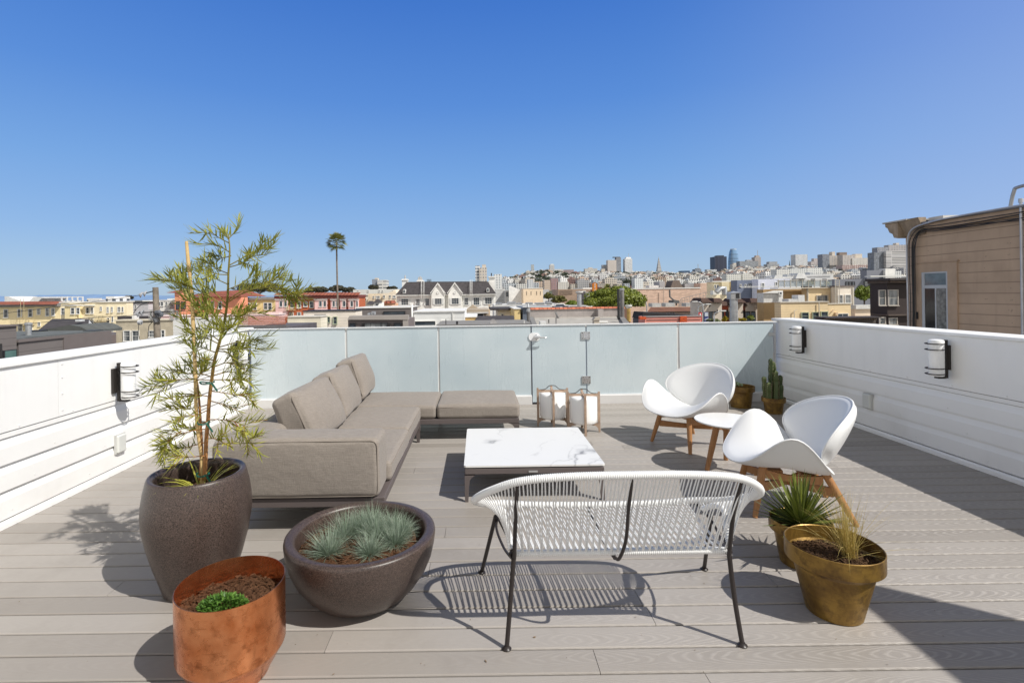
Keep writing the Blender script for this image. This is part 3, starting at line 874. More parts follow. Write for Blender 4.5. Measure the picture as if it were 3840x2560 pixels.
SOIL = soilmat('bark_mulch', (.165, .083, .045)); SOIL2 = soilmat('gritty_soil', (.15, .088, .05))
def soil(parent, x, y, z, R, mat, h=.02, n=40, seed=0):
    rr = random.Random(seed); m = MB(); NA, NR = 48, 22
    def P(i, j):
        a = 2*PI*i/NA; q = R*j/(NR-1)
        px, py = q*math.cos(a), q*math.sin(a)
        zz = h*(1-(q/R)**2) + mnoise.noise(Vector((px*14+seed, py*14, seed)))*.012 + mnoise.noise(Vector((px*55, py*55, seed)))*.006
        return (x+px, y+py, z+zz)
    m.grid(P, NA, NR, True)
    for k in range(420):      # bark chips lying on top
        a = rr.uniform(0, 2*PI); q = R*.97*math.sqrt(rr.random()); px, py = q*math.cos(a), q*math.sin(a)
        zz = z + h*(1-(q/R)**2) + mnoise.noise(Vector((px*14+seed, py*14, seed)))*.012 + .004
        b = rr.uniform(0, 2*PI); l = rr.uniform(.004, .013); w = l*rr.uniform(.2, .5); t = rr.uniform(-.5, .5)
        d = Vector((math.cos(b), math.sin(b), t*.6))*l; s = Vector((-math.sin(b), math.cos(b), rr.uniform(-.4, .4)))*w; c = Vector((x+px, y+py, zz)); u = Vector((0, 0, .003))
        m.add([c-d-s, c+d-s, c+d+s, c-d+s, c-d-s+u, c+d-s+u, c+d+s+u, c-d+s+u], [(0,1,5,4),(1,2,6,5),(2,3,7,6),(3,0,4,7),(4,5,6,7)], rr.random())
    return m.build('soil', mat, parent)
def leafmat(name, a, b, c, trans=.25, rough=.45, tip=None):
    t = NT(name); co = t.coord(); at_ = t.attr()
    n = t.noise(co, 6, 3)
    cc = t.mix(t.ramp(at_, [(0, 0.0), (.5, .5), (1, 1.0)]), a, b); cc = t.mix(t.ramp(n, [(.4, 0.0), (.7, .7)]), cc, c)
    t.col(cc); t.set(rough, 0, .4)
    if trans:
        tr = t.n.new('ShaderNodeBsdfTranslucent'); t.l.new(cc if not isinstance(cc, tuple) else None, tr.inputs[0])
        mx = t.n.new('ShaderNodeMixShader'); mx.inputs[0].default_value = trans
        t.l.new(t.b.outputs[0], mx.inputs[1]); t.l.new(tr.outputs[0], mx.inputs[2]); t.l.new(mx.outputs[0], t.n['Material Output'].inputs[0])
    return t.m
def blade(m, p, d, L, W, droop, rr, segs=3, tint=.5, up=Vector((0, 0, 1)), fold=.0):
    """thin leaf blade from p along d"""
    d = d.normalized(); s = d.cross(up)
    if s.length < 1e-3: s = Vector((1, 0, 0))
    s = s.normalized(); s = (Matrix.Rotation(rr.uniform(-.7, .7), 3, d) @ s)
    vs = []; q = p.copy(); dd = d.copy()
    for k in range(segs+1):
        u = k/segs; w = W*(1-u)**.7*(min(1, .45+u*2.2)) if k < segs else 0.0
        if k == segs: vs.append(q.copy())
        else: vs += [q - s*w/2, q + s*w/2]
        q = q + dd*(L/segs); dd = (dd + Vector((0, 0, -droop/segs))).normalized()
    fs = [(2*k, 2*k+1, 2*k+3, 2*k+2) for k in range(segs-1)] + [(2*segs-2, 2*segs-1, 2*segs)]
    m.add(vs, fs, tint)

# tall planter with sapling
TX, TY = -1.455, 2.60
r = thing('tall_planter', 'tall bulging dark speckled stoneware planter holding the sapling', 'planter', (TX, TY, 0))
m = MB(); prof = [(0, .0), (.15, .0), (.162, .008), (.178, .06), (.206, .15), (.233, .25), (.25, .345), (.2535, .40), (.25, .455), (.242, .51), (.2305, .56), (.226, .575), (.221, .583), (.212, .584), (.199, .578), (.192, .567), (.195, .54), (.203, .50), (.20, .46), (0, .455)]
m.lathe(prof, (TX, TY, 0), n=96); m.build('pot', STONE, r, smooth=True, angle=60)
soil(r, TX, TY, .468, .198, SOIL2, .01, seed=3)
r = thing('bamboo_stake', 'straw coloured stake standing upright beside the sapling trunk', 'stake', (-1.437, 2.60, .47))
BAM = M('bamboo', (.60, .42, .19), .55, .22, 12)
m = MB(); sp = []
for k in range(14):
    t = k/13; sp.append((-1.437-.053*t + .004*math.sin(k*1.3), 2.605 + .01*math.sin(k*.9), .465+1.297*t))
m.tube(sp, [.0095 - .002*k/13 + (.0015 if k % 3 == 0 else 0) for k in range(14)], 12); m.build('rod', BAM, r, smooth=True, angle=50)
TIE = M('green_tape', (.008, .13, .09), .4)
for (z, w, xc) in ((.565, .03, -1.428), (1.035, .035, -1.40), (.83, .028, -1.42)):
    m = MB()
    for dz in (0, .008):
        pts = []
        for k in range(16):
            a = 2*PI*k/16; pts.append((xc + w*1.05*math.cos(a), 2.60 + .026*math.sin(a), z + dz*.6 + .004*math.cos(a*2)))
        m.tube(pts, .0022, 5, closed=True)
    m.add([(xc+w, 2.57, z), (xc+w+.035, 2.56, z-.04), (xc+w+.042, 2.56, z-.033), (xc+w+.008, 2.57, z+.008)], [(0,1,2,3)])
    m.build('green_tie', TIE, r)
sap = thing('sapling', 'slender feathery yellow green sapling growing from the tall planter', 'sapling', (-1.43, 2.60, .47))
def cp(cx, cy, Y=2.60):          # crop-9 coordinates -> world
    x, z = w2(500+cx/1.4, 780+cy/1.4, Y); return Vector((x, Y, z))
trunkpx = [(372,1425),(374,1330),(376,1230),(388,1110),(400,1000),(418,890),(432,800),(452,720),(466,650),(478,570),(486,500),(494,420),(500,350),(508,290),(512,235),(508,190),(500,160)]
tp = [cp(*p) + Vector((0, .012*math.sin(i*.8), 0)) for i, p in enumerate(trunkpx)]
m = MB(); m.tube(catmull(tp, 4, False), [.0112*(1-.72*k/(4*(len(tp)-1))) for k in range(4*(len(tp)-1)+1)], 10)
t2 = [cp(*p, 2.615) for p in [(352,1425),(358,1330),(356,1180),(345,1000),(335,900)]]
m.tube(catmull(t2, 4, False), [.010-.006*k/16 for k in range(17)], 8)
SBARK = NT('sapling_bark'); _c = SBARK.coord(); _z = SBARK.sep(_c)[2]
SBARK.col(SBARK.mix(SBARK.ramp(_z, [(.35, 0.0), (.85, 1.0)]), (.36, .17, .065), (.20, .17, .035))); SBARK.set(.6, 0, .3)
m.build('trunk', SBARK.m, sap, smooth=True)
LEAF = leafmat('sapling_leaf', (.10, .14, .028), (.56, .53, .095), (.33, .35, .065), .36)
lr = random.Random(11)
br = [  # (start, ..., tip) in crop coordinates, depth swing of the tip
 ([(500,160),(540,120),(575,85),(612,72)],.06), ([(500,165),(470,120),(450,90),(435,60)],-.03), ([(504,185),(440,150),(390,110),(352,92)],.05), ([(500,165),(500,120),(480,95)],.02),
 ([(510,235),(450,200),(390,185),(335,172)],-.10), ([(512,250),(470,262),(420,262),(330,240)],.10), ([(505,300),(560,270),(620,235),(690,215),(742,222)],.06), ([(505,310),(570,290),(640,250),(720,250)],-.14),
 ([(500,345),(440,320),(390,290),(320,262)],.14), ([(500,350),(430,345),(370,320),(310,330)],-.12), ([(496,400),(440,375),(380,350),(300,300)],.05),
 ([(492,430),(560,400),(610,370),(690,320)],.12), ([(488,490),(560,440),(640,405),(720,380),(790,375),(850,380)],.05), ([(488,500),(570,450),(660,420),(760,420),(840,440),(912,465)],-.10), ([(600,430),(640,370),(700,330)],.0), ([(660,420),(740,370),(830,365)],.08), ([(700,430),(780,450),(850,470),(880,440)],-.05),
 ([(486,500),(420,440),(340,400),(270,370),(230,345)],.10), ([(484,520),(410,470),(330,430),(240,390),(130,378)],-.08), ([(330,430),(260,400),(190,380),(120,395)],-.16), ([(480,560),(410,520),(340,480),(250,440)],.16),
 ([(478,580),(540,545),(590,530),(625,560)],.10), ([(475,600),(530,580),(600,545),(650,490)],-.12), ([(474,600),(420,560),(360,520),(300,500)],-.14), ([(470,620),(410,600),(350,570),(300,560)],.10), ([(466,650),(520,620),(560,600),(600,570)],.02), ([(460,660),(440,620),(450,590)],-.10), ([(462,670),(500,640),(530,610)],-.16),
 ([(455,700),(400,660),(330,630),(240,600)],.05), ([(452,715),(380,680),(300,655),(235,620)],-.10), ([(450,730),(520,710),(600,690),(660,700),(712,712)],.08), ([(448,740),(530,740),(600,740),(660,790)],-.08), ([(444,750),(500,760),(540,790),(590,770)],.15),
 ([(440,760),(380,740),(330,720),(285,700)],.12), ([(434,800),(370,790),(320,780),(275,790)],-.08), ([(432,810),(380,830),(330,825),(290,805)],.14), ([(430,830),(500,810),(540,840),(560,820)],.06),
 ([(418,890),(360,870),(290,870),(220,860),(170,850)],.05), ([(416,905),(340,900),(250,900),(150,930),(60,940)],-.05), ([(250,900),(180,905),(95,905)],.05), ([(340,890),(360,860),(380,850)],-.10), ([(420,880),(500,860),(580,870),(650,885)],.05), ([(416,900),(500,900),(580,900),(650,905)],-.12),
 ([(405,960),(480,970),(560,985),(640,1000)],.06), ([(560,980),(610,975),(668,985)],-.02), ([(400,990),(330,980),(260,990),(210,1010)],-.10), ([(398,1010),(470,1030),(540,1060),(600,1080)],.08), ([(395,1030),(320,1050),(250,1050),(195,1060)],.08), ([(390,1060),(330,1085),(270,1090),(215,1110)],-.10),
 ([(388,1110),(470,1110),(530,1120),(590,1145),(625,1150)],-.06), ([(530,1120),(580,1180),(610,1210),(665,1200)],.04), ([(385,1120),(310,1150),(250,1160),(200,1165)],.06), ([(380,1160),(300,1170),(220,1200),(150,1235),(100,1230)],-.06), ([(250,1170),(180,1230),(140,1280),(110,1330)],-.04), ([(376,1210),(430,1210),(480,1235),(540,1260)],-.12), ([(374,1230),(300,1250),(200,1270),(130,1300)],.08), ([(376,1300),(300,1305),(230,1300),(160,1290)],-.08), ([(520,1130),(560,1160),(600,1230),(590,1255)],.10)]
tw = MB(); lf = MB()
def leaves_on(pts, dens=1.0, lo=.05, hi=.094, start=.0, bright=0.0):
    L = param(pts); T = L[-1]; d = T*start
    yel = lr.random()
    while d < T:
        p = at(pts, L, d); q = at(pts, L, min(T, d+.01)); ax = (q-p)
        if ax.length < 1e-5: ax = pts[-1]-pts[-2]
        ax.normalize()
        sd = Matrix.Rotation(lr.uniform(0, 2*PI), 3, ax) @ ax.orthogonal().normalized()
        u = d/T; spread = .85 - .40*u + lr.uniform(-.18, .22)
        dirv = ax*math.cos(spread) + sd*math.sin(spread) + Vector((0, 0, .26))
        t = max(0, min(1, .62*lr.random() + .38*yel + bright))
        blade(lf, p, dirv, lr.uniform(lo, hi)*(1.0-.2*u), lr.uniform(.0076, .011), lr.uniform(-.45, .12), lr, 3, t)
        d += lr.uniform(.0042, .0078)/dens
for (pp, sw) in br:
    n = len(pp)
    P = []
    for i, p in enumerate(pp):
        y = 2.60 + sw*(i/(n-1))**1.1*1.5
        sc_ = y/2.60
        x, z = w2(500+p[0]/1.4, 780+p[1]/1.4, y); P.append(Vector((x, y, z)))
    P = catmull(P, 6, False); PL = param(P); cut = PL[-1] - (.075 if pp[0][1] < 260 else .030)
    P = [p for p, l in zip(P, PL) if l <= max(cut, PL[-1]*.35)]
    tw.tube(P, [.0032*(1-.75*k/len(P)) for k in range(len(P))], 5)
    low = pp[0][1] > 1000
    leaves_on(P, .95, start=.22, bright=.22 if low else 0)
    L = param(P)
    for k in range(max(1, int(L[-1]/.06))):
        d = L[-1]*lr.uniform(.35, .95); a = at(P, L, d); b = at(P, L, min(L[-1], d+.02)); ax = (b-a)
        if ax.length < 1e-5: continue
        ax.normalize(); sd = Matrix.Rotation(lr.uniform(0, 2*PI), 3, ax) @ ax.orthogonal().normalized()
        dv = (ax*.8 + sd*.62 + Vector((0, 0, .18))).normalized(); l = lr.uniform(.06, .13)
        Q = [a + dv*l*t + Vector((0, 0, -.02*t*t)) for t in (0, .25, .5, .75, 1)]
        tw.tube(Q, .0014, 4); leaves_on(Q, .95, .055, .095, .08, bright=.22 if low else 0)
tw.build('twigs', SBARK.m, sap, smooth=True)
# fresh shoots at the foot
for k in range(52):
    a = lr.uniform(0, 2*PI); p = Vector((-1.43+.035*math.cos(a), 2.575+.035*math.sin(a), .50))
    blade(lf, p, Vector((math.cos(a), math.sin(a)-.35, lr.uniform(.35, 1.3))), lr.uniform(.12, .22), lr.uniform(.008, .012), lr.uniform(.5, 1.5), lr, 4, lr.uniform(.8, 1))
lf.build('foliage', LEAF, sap)

# low bowl with fescue tufts
LX, LY = -.595, 2.50
r = thing('low_bowl_planter', 'wide low dark stoneware bowl planted with blue green grass tufts', 'planter', (LX, LY, 0))
m = MB(); m.lathe([(0, 0), (.15, 0), (.185, .006), (.23, .03), (.275, .075), (.317, .135), (.343, .195), (.357, .255), (.3625, .30), (.360, .312), (.351, .318), (.324, .318), (.312, .312), (.308, .30), (.306, .25), (.30, .20), (0, .19)], (LX, LY, 0), n=128)
m.build('pot', STONE, r, smooth=True, angle=60)
soil(r, LX, LY, .238, .304, SOIL, .03, seed=9)
FESC = leafmat('fescue', (.13, .195, .12), (.42, .48, .39), (.24, .32, .23), .2, .6)
gr = random.Random(21)
tufts = [(.19, .06, .08), (-.03, .10, .10), (-.13, -.105, .105), (.065, -.12, .085), (-.09, .05, .11), (.075, .03, .115), (.14, .085, .10), (.02, .14, .105), (.17, -.03, .085)]
tl = ['fescue tuft in the bowl against its inner rim facing the loveseat', 'fescue tuft in the bowl between the centre and the sofa side', 'spiky fescue tuft in the bowl closest to its near rim', 'small fescue tuft near the bowl centre front', 'fescue tuft in the bowl behind the nearest one', 'large fescue tuft at the middle of the bowl', 'fescue tuft at the far side of the bowl facing the loveseat', 'fescue tuft at the far rim of the bowl by the sofa', 'fescue tuft in the bowl on the side nearest the loveseat']
for (dx, dy, R), lb in zip(tufts, tl):
    z = .266; R = R*1.12
    t = thing('grass_tuft', lb, 'grass tuft', (LX+dx, LY+dy, z), 0, 'blue green grass tufts in the bowl')
    m = MB()
    for k in range(560):
        a = gr.uniform(0, 2*PI); el = gr.random()**.8; e = math.radians(88 - 78*el)
        d = Vector((math.cos(a)*math.cos(e), math.sin(a)*math.cos(e), math.sin(e)))
        p = Vector((LX+dx + R*.32*math.cos(a)*gr.random(), LY+dy + R*.32*math.sin(a)*gr.random(), z-.006))
        blade(m, p, d, R*gr.uniform(.6, 1.3), .0020, gr.uniform(.1, .55), gr, 3, gr.random())
    m.build('blades', FESC, t)

# copper planter
KX, KY = -.985, 1.985
r = thing('copper_planter', 'round polished copper planter with a tapered foot nearest the camera', 'planter', (KX, KY, 0))
m = MB(); m.lathe([(0, 0), (.128, 0), (.134, .004), (.146, .03), (.166, .062), (.186, .100), (.194, .110), (.1965, .118), (.1975, .35), (.1975, .360), (.1945, .3605), (.194, .355), (.1935, .20), (0, .19)], (KX, KY, 0), n=128)
m.build('pot', COPPER, r, smooth=True, angle=28)
soil(r, KX, KY, .272, .1925, SOIL, .022, seed=4)
MINT = leafmat('dwarf_shrub', (.05, .13, .02), (.16, .30, .05), (.09, .20, .03), .2)
t = thing('dwarf_shrub', 'small dense bright green shrub in the copper planter', 'plant', (KX-.005, KY-.05, .285))
m = MB(); gr = random.Random(5)
for k in range(620):
    a = gr.uniform(0, 2*PI); q = math.sqrt(gr.random()); e = gr.uniform(.1, 1.3)
    px, py = KX-.005 + .088*q*math.cos(a), KY-.055 + .05*q*math.sin(a); pz = .292 + .042*(1-q*q)**.6*gr.uniform(.35, 1)
    d = Vector((math.cos(a)*math.cos(e), math.sin(a)*math.cos(e), math.sin(e)))
    for j in range(3):
        dd = d + Vector((gr.uniform(-.7, .7), gr.uniform(-.7, .7), gr.uniform(-.3, .5)))
        blade(m, Vector((px, py, pz)), dd, gr.uniform(.010, .018), gr.uniform(.007, .0095), .1, gr, 2, gr.random())
m.build('foliage', MINT, t)

# brass pots
def brass_pot(label, x, y, R, H, rb, band):
    r = thing('brass_pot', label, 'plant pot', (x, y, 0), 0, 'aged brass plant pots')
    b2 = R*.855
    m = MB(); m.lathe([(0, 0), (rb*.96, 0), (rb, .004), (b2, H-band-.001), (b2, H-band), (R*.985, H-band+.001), (R, H-band+.004), (R, H-.002), (R-.003, H), (R-.006, H-.003), (R-.007, H-band*.8), (b2*.9, H*.62), (0, H*.6)], (x, y, 0), n=96)
    m.build('pot', BRASS, r, smooth=True, angle=30); return r
GX, GY = 1.602, 2.315
p = brass_pot('aged brass pot nearest the camera with gritty soil and a wispy straw grass', GX, GY, .193, .311, .112, .078)
soil(p, GX, GY, .238, .18, SOIL2, .012, seed=6)
STRAW = leafmat('straw_grass', (.42, .32, .07), (.68, .54, .22), (.52, .40, .11), .25, .6)
t = thing('feather_grass', 'wispy straw coloured feather grass in the nearest brass pot', 'grass', (GX+.06, GY, .25))
m = MB(); gr = random.Random(31)
for k in range(300):
    a = gr.uniform(0, 2*PI); lean = abs(gr.gauss(0, .48)); e = math.radians(90)-lean
    core = k < 130
    if core: lean = abs(gr.gauss(0, .20)); e = math.radians(90)-lean
    d = Vector((math.cos(a)*math.cos(e) - .10, math.sin(a)*math.cos(e), math.sin(e)))
    p0 = Vector((GX+.065 + gr.gauss(0, .012), GY-.01 + gr.gauss(0, .012), .248))
    blade(m, p0, d, gr.uniform(.16, .34) if core else gr.uniform(.16, .38), .0021, gr.uniform(.0, .35) if core else gr.uniform(.3, 1.3), gr, 5, gr.random())
m.build('blades', STRAW, t)
AX, AY = 1.715, 2.73
p = brass_pot('aged brass pot holding the spiky agave beside the loveseat', AX, AY, .15, .235, .10, .06)
soil(p, AX, AY, .19, .135, SOIL2, .008, seed=7)
AGV = NT('agave'); _c = AGV.coord(); _at = AGV.attr(); _z = AGV.sep(_c)[2]
AGV.col(AGV.mix(_at, (.045, .068, .017), (.27, .31, .045))); AGV.set(.38, 0, .5)
t = thing('agave', 'spiky dark green agave rosette with yellowish centre leaves in its brass pot', 'agave', (AX, AY, .2))
m = MB(); gr = random.Random(8)
def spike(m, p, d, L, W, curl, tint):
    """stiff channelled leaf with thickness"""
    d = d.normalized(); s = d.cross(Vector((0, 0, 1))); s = s.normalized() if s.length > 1e-3 else Vector((1, 0, 0)); n = s.cross(d).normalized()
    rings = []; q = p.copy(); dd = d.copy(); K = 6
    for k in range(K+1):
        u = k/K; w = W*(.7+.6*u if u < .35 else .91*(1-(u-.35)/.65)**.8); w = max(w, .0004)
        rings += [q - s*w/2 + n*w*.16, q - n*w*.10, q + s*w/2 + n*w*.16, q - n*(w*.10+.0035*(1-u))]
        q = q + dd*(L/K); dd = (dd + n*curl/K).normalized()
    fs = []
    for k in range(K):
        b = k*4
        for j in range(4): fs.append((b+j, b+(j+1) % 4, b+4+(j+1) % 4, b+4+j))
    m.add(rings, fs, tint)
for k in range(96):
    g = k*2.39996; u = k/96
    e = math.radians(84 - 84*u**1.05 + gr.uniform(-5, 5))
    d = Vector((math.cos(g)*math.cos(e), math.sin(g)*math.cos(e), math.sin(e)))
    p0 = Vector((AX, AY, .205)) + Vector((math.cos(g), math.sin(g), 0))*.028*u + Vector((0, 0, .03*(1-u)))
    spike(m, p0, d, gr.uniform(.22, .285)*(.98 if u < .7 else .9), gr.uniform(.017, .023), gr.uniform(-.12, .22), max(0, min(1, (1-u)*.55+gr.uniform(-.12, .25))))
m.build('leaves', AGV.m, t)
QX, QY = 3.30, 6.42
p = brass_pot('aged brass pot with a low succulent in the shaded far corner', QX, QY, .165, .27, .118, .065)
soil(p, QX, QY, .215, .15, SOIL2, .008, seed=12)
SUCC = leafmat('succulent', (.13, .20, .12), (.26, .34, .22), (.20, .27, .17), .1, .5)
t = thing('succulent', 'low pale green succulent in the far corner brass pot', 'succulent', (QX-.05, QY-.02, .23))
m = MB(); gr = random.Random(15)
for k in range(26):
    a = gr.uniform(0, 2*PI); q = math.sqrt(gr.random()); c = Vector((QX-.055+.085*q*math.cos(a), QY+.03+.08*q*math.sin(a), .268+.03*(1-q*q)))
    for j in range(14):
        b = j*2.4; e = math.radians(75-70*j/14); d = Vector((math.cos(b)*math.cos(e), math.sin(b)*math.cos(e), math.sin(e)))
        spike(m, c, d, .022, .012, .5, gr.random())
m.build('leaves', SUCC, t)
CX, CY = 3.52, 6.08
p = brass_pot('small aged brass pot holding the tall cactus by the shaded wall', CX, CY, .13, .19, .092, .055)
soil(p, CX, CY, .15, .118, SOIL2, .006, seed=13)
CACT = leafmat('cactus', (.030, .052, .014), (.10, .13, .04), (.055, .075, .02), 0, .5)
t = thing('cactus', 'cluster of tall ribbed dark green cactus columns in a small brass pot', 'cactus', (CX, CY, .16))
SPN = M('cactus_spine', (.42, .34, .22), .6); gr = random.Random(2)
for (dx, dy, h, rad) in ((-.035, .0, .50, .021), (.045, .03, .46, .021), (.01, -.02, .36, .025), (.075, -.01, .30, .024), (-.07, -.03, .22, .026), (-.01, -.06, .24, .027), (.05, -.06, .20, .025), (.10, .03, .20, .022), (-.085, .02, .28, .022), (.03, .04, .30, .022), (-.05, .05, .2, .024)):
    m = MB(); lx, ly = gr.uniform(-.02, .02), gr.uniform(-.02, .02); N = 20; K = 22; vs = []
    for k in range(K+1):
        u = k/K; rr_ = rad*(1 + .10*math.sin(u*h*55))*(1 if u < .9 else math.sqrt(max(0.003, 1-((u-.9)/.1)**2)))
        for j in range(N):
            a = 2*PI*j/N; q = rr_*(1 + .24*math.cos(5*a)); vs.append((CX+dx+lx*u+q*math.cos(a), CY+dy+ly*u+q*math.sin(a), .155+h*u))
    fs = [(k*N+j, k*N+(j+1) % N, (k+1)*N+(j+1) % N, (k+1)*N+j) for k in range(K) for j in range(N)] + [tuple(K*N+j for j in range(N))]
    m.add(vs, fs, gr.random()); st = m.build('stem', CACT, t, smooth=True)
    s = MB()
    for k in range(2, K, 2):
        for j in range(5):
            a = 2*PI*j/5; q = rad*1.26; u = k/K; c = Vector((CX+dx+lx*u+q*math.cos(a), CY+dy+ly*u+q*math.sin(a), .155+h*u))
            for z in (-.4, .5): s.tube([c, c+Vector((math.cos(a)*.009, math.sin(a)*.009, z*.008))], .0012, 4)
    s.build('spines', SPN, st)
# ------------------------------------------------------------------ city beyond the terrace
def dlim(Y, xl, xr, D):
    d = max(xl-VX, VX-xr)
    return D if d < 150 else min(D, max(.5, Y*24/(d-24)))
def _facade_box(m, Y, xl, xr, yt, yb=None, D=10, f=0.0, zb=None):
    """box whose front face at depth Y spans photo columns xl..xr and rises to row yt"""
    xm = (xl+xr)/2; D = dlim(Y, xl, xr, D)
    x0 = w2(xl, yt, Y)[0]; x1 = w2(xr, yt, Y)[0]; z1 = w2(xm, yt, Y)[1]
    z0 = (w2(xm, yb, Y)[1] if yb is not None else GROUND) if zb is None else zb
    m.box(x0, x1, Y-f, Y+D, z0, z1); return x0, x1, z0, z1
def part(name, root, Y, rects, mat, D=.2, f=.1):
    for q in rects:
        m = MB(); _facade_box(m, Y, q[0], q[1], q[2], q[3], D, f); o = m.build(name, mat, root)
    return o
def polypart(name, root, Y, pts, mat, d0, d1):
    m = MB(); m.prism([w2(x, y, Y) for x, y in pts], 'y', Y+d0, Y+d1); return m.build(name, mat, root)
PANE = NT('window_pane'); _c = PANE.coord(); PANE.col(PANE.mix(PANE.noise(_c, .9, 3), (.012, .015, .02), (.10, .13, .16))); PANE.set(.06, 0, .8); PANE = PANE.m
PANE2 = NT('curtained_pane'); _c = PANE2.coord(); PANE2.col(PANE2.mix(PANE2.ramp(PANE2.noise(PANE2.mapping(_c, (3, 3, .5)), 1.2, 3), [(.4, 0.0), (.6, 1.0)]), (.05, .06, .07), (.30, .31, .31))); PANE2.set(.12, 0, .6); PANE2 = PANE2.m
WTRIM = M('window_trim_white', (.74, .73, .70), .6, .05); GTRIM = M('window_trim_green', (.42, .47, .34), .6); DTRIM = M('window_trim_dark', (.03, .03, .035), .5)
def win(root, Y, r, trim=None, pane=None, mull=(0, 1), fw=1.3, f=.07, shutters=None):
    xl, xr, yt, yb = r; trim = trim or WTRIM; pane = pane or PANE
    xm, ym = (xl+xr)/2, (yt+yb)/2
    x0 = w2(xl, ym, Y)[0]; x1 = w2(xr, ym, Y)[0]; z1 = w2(xm, yt, Y)[1]; z0 = w2(xm, yb, Y)[1]
    w = min(fw*Y/FPX, (x1-x0)*.16); m = MB(); a, b = Y-f, Y-.004
    m.box(x0-w, x0+w*.4, a, b, z0-w, z1+w); m.box(x1-w*.4, x1+w, a, b, z0-w, z1+w)
    m.box(x0+w*.4, x1-w*.4, a, b, z1-w*.3, z1+w); m.box(x0+w*.4, x1-w*.4, a, b, z0-w, z0+w*.3)
    m.box(x0-w*1.4, x1+w*1.4, a-.05, a-.001, z0-w*1.5, z0-w*.3)
    for k in range(mull[0]):
        x = x0+(x1-x0)*(k+1)/(mull[0]+1); m.box(x-w*.3, x+w*.3, a+.02, b, z0+w*.3, z1-w*.3)
    for k in range(mull[1]):
        z = z0+(z1-z0)*(k+1)/(mull[1]+1); m.box(x0+w*.4, x1-w*.4, a+.025, b, z-w*.3, z+w*.3)
    o = m.build('window', trim, root)
    m = MB(); m.box(x0+w*.35, x1-w*.35, Y-.03, Y-.002, z0+w*.25, z1-w*.25); m.build('pane', pane, o)
    if shutters:
        for s in (0, 1):
            m = MB(); ww = (x1-x0)*shutters
            if s: m.box(x1+w*1.1, x1+w*1.1+ww, a, b, z0-w, z1+w)
            else: m.box(x0-w*1.1-ww, x0-w*1.1, a, b, z0-w, z1+w)
            m.build('shutter', M('shutter', (.66, .66, .64), .6), o)
    return o
def bld(name, label, cat, Y, r, mat, D=10, group=None, wins=(), trim=None, pane=None, mull=(0, 1), yb=None, cop=None, fw=1.6, wall='wall'):
    xl, xr, yt = r
    x0 = w2(xl, yt, Y)[0]; x1 = w2(xr, yt, Y)[0]
    zb = GROUND if yb is None else w2((xl+xr)/2, yb, Y)[1]
    D = dlim(Y, xl, xr, D)
    t = thing(name, label, cat, ((x0+x1)/2, Y+D/2, zb), 0, group)
    m = MB(); _facade_box(m, Y, xl, xr, yt, None, D, 0, zb); m.build(wall, mat, t)
    for q in wins: win(t, Y, q, trim, pane, mull, fw)
    if cop:
        m = MB(); z1 = w2((xl+xr)/2, yt, Y)[1]; h, o, mt = cop
        m.box(x0-o, x1+o, Y-o, Y+D+o, z1+.002, z1+h); m.build('coping', mt, t)
    return t
def B(n, r, g, b, k=1.35, **kw): return M('city_'+n, S(r, g, b, k), kw.pop('rough', .8), kw.pop('var', .12), kw.pop('scale', .9), **kw)
TILE = M('clay_tile', S(180, 92, 64, .85), .75, .3, 2.0, tile=.28, bump=.5)
TILE2 = M('clay_tile_far', S(172, 100, 76, .75), .75, .3, .6, tile=.5, bump=.3)
SHING = M('dark_shingle', (.058, .052, .055), .9, .3, 3.0, bump=.4, bscale=20)
GRAVEL = M('gravel_roof', (.40, .375, .335), .95, .22, 2.5, bump=.6, bscale=25)
TAR = M('tar_roof', (.11, .105, .10), .9, .3, 1.2, bump=.4, bscale=12)
GALV = M('galvanised', (.46, .47, .48), .42, .22, 5, metal=.55)
BLACKP = M('black_pipe', (.03, .03, .032), .5, .25)
CLAPW = M('white_clapboard', (.80, .80, .78), .7, .06, 1.0, siding=.16)
TANS = M('tan_clapboard', S(214, 206, 186, 1.25), .75, .1, 1.0, siding=.17)
YELS = M('yellow_clapboard', S(238, 214, 172, 1.3), .75, .12, 1.0, siding=.17, streak=.12)
GREYS = M('grey_clapboard', S(112, 106, 104, 1.1), .75, .1, 1.0, siding=.19)
CREAMB = B('cream', 246, 232, 198); YEL = B('yellow', 248, 230, 185, streak=.06); STUC = M('rough_stucco', S(178, 168, 148, 1.1), .95, .15, 3, bump=1.0, bscale=9)
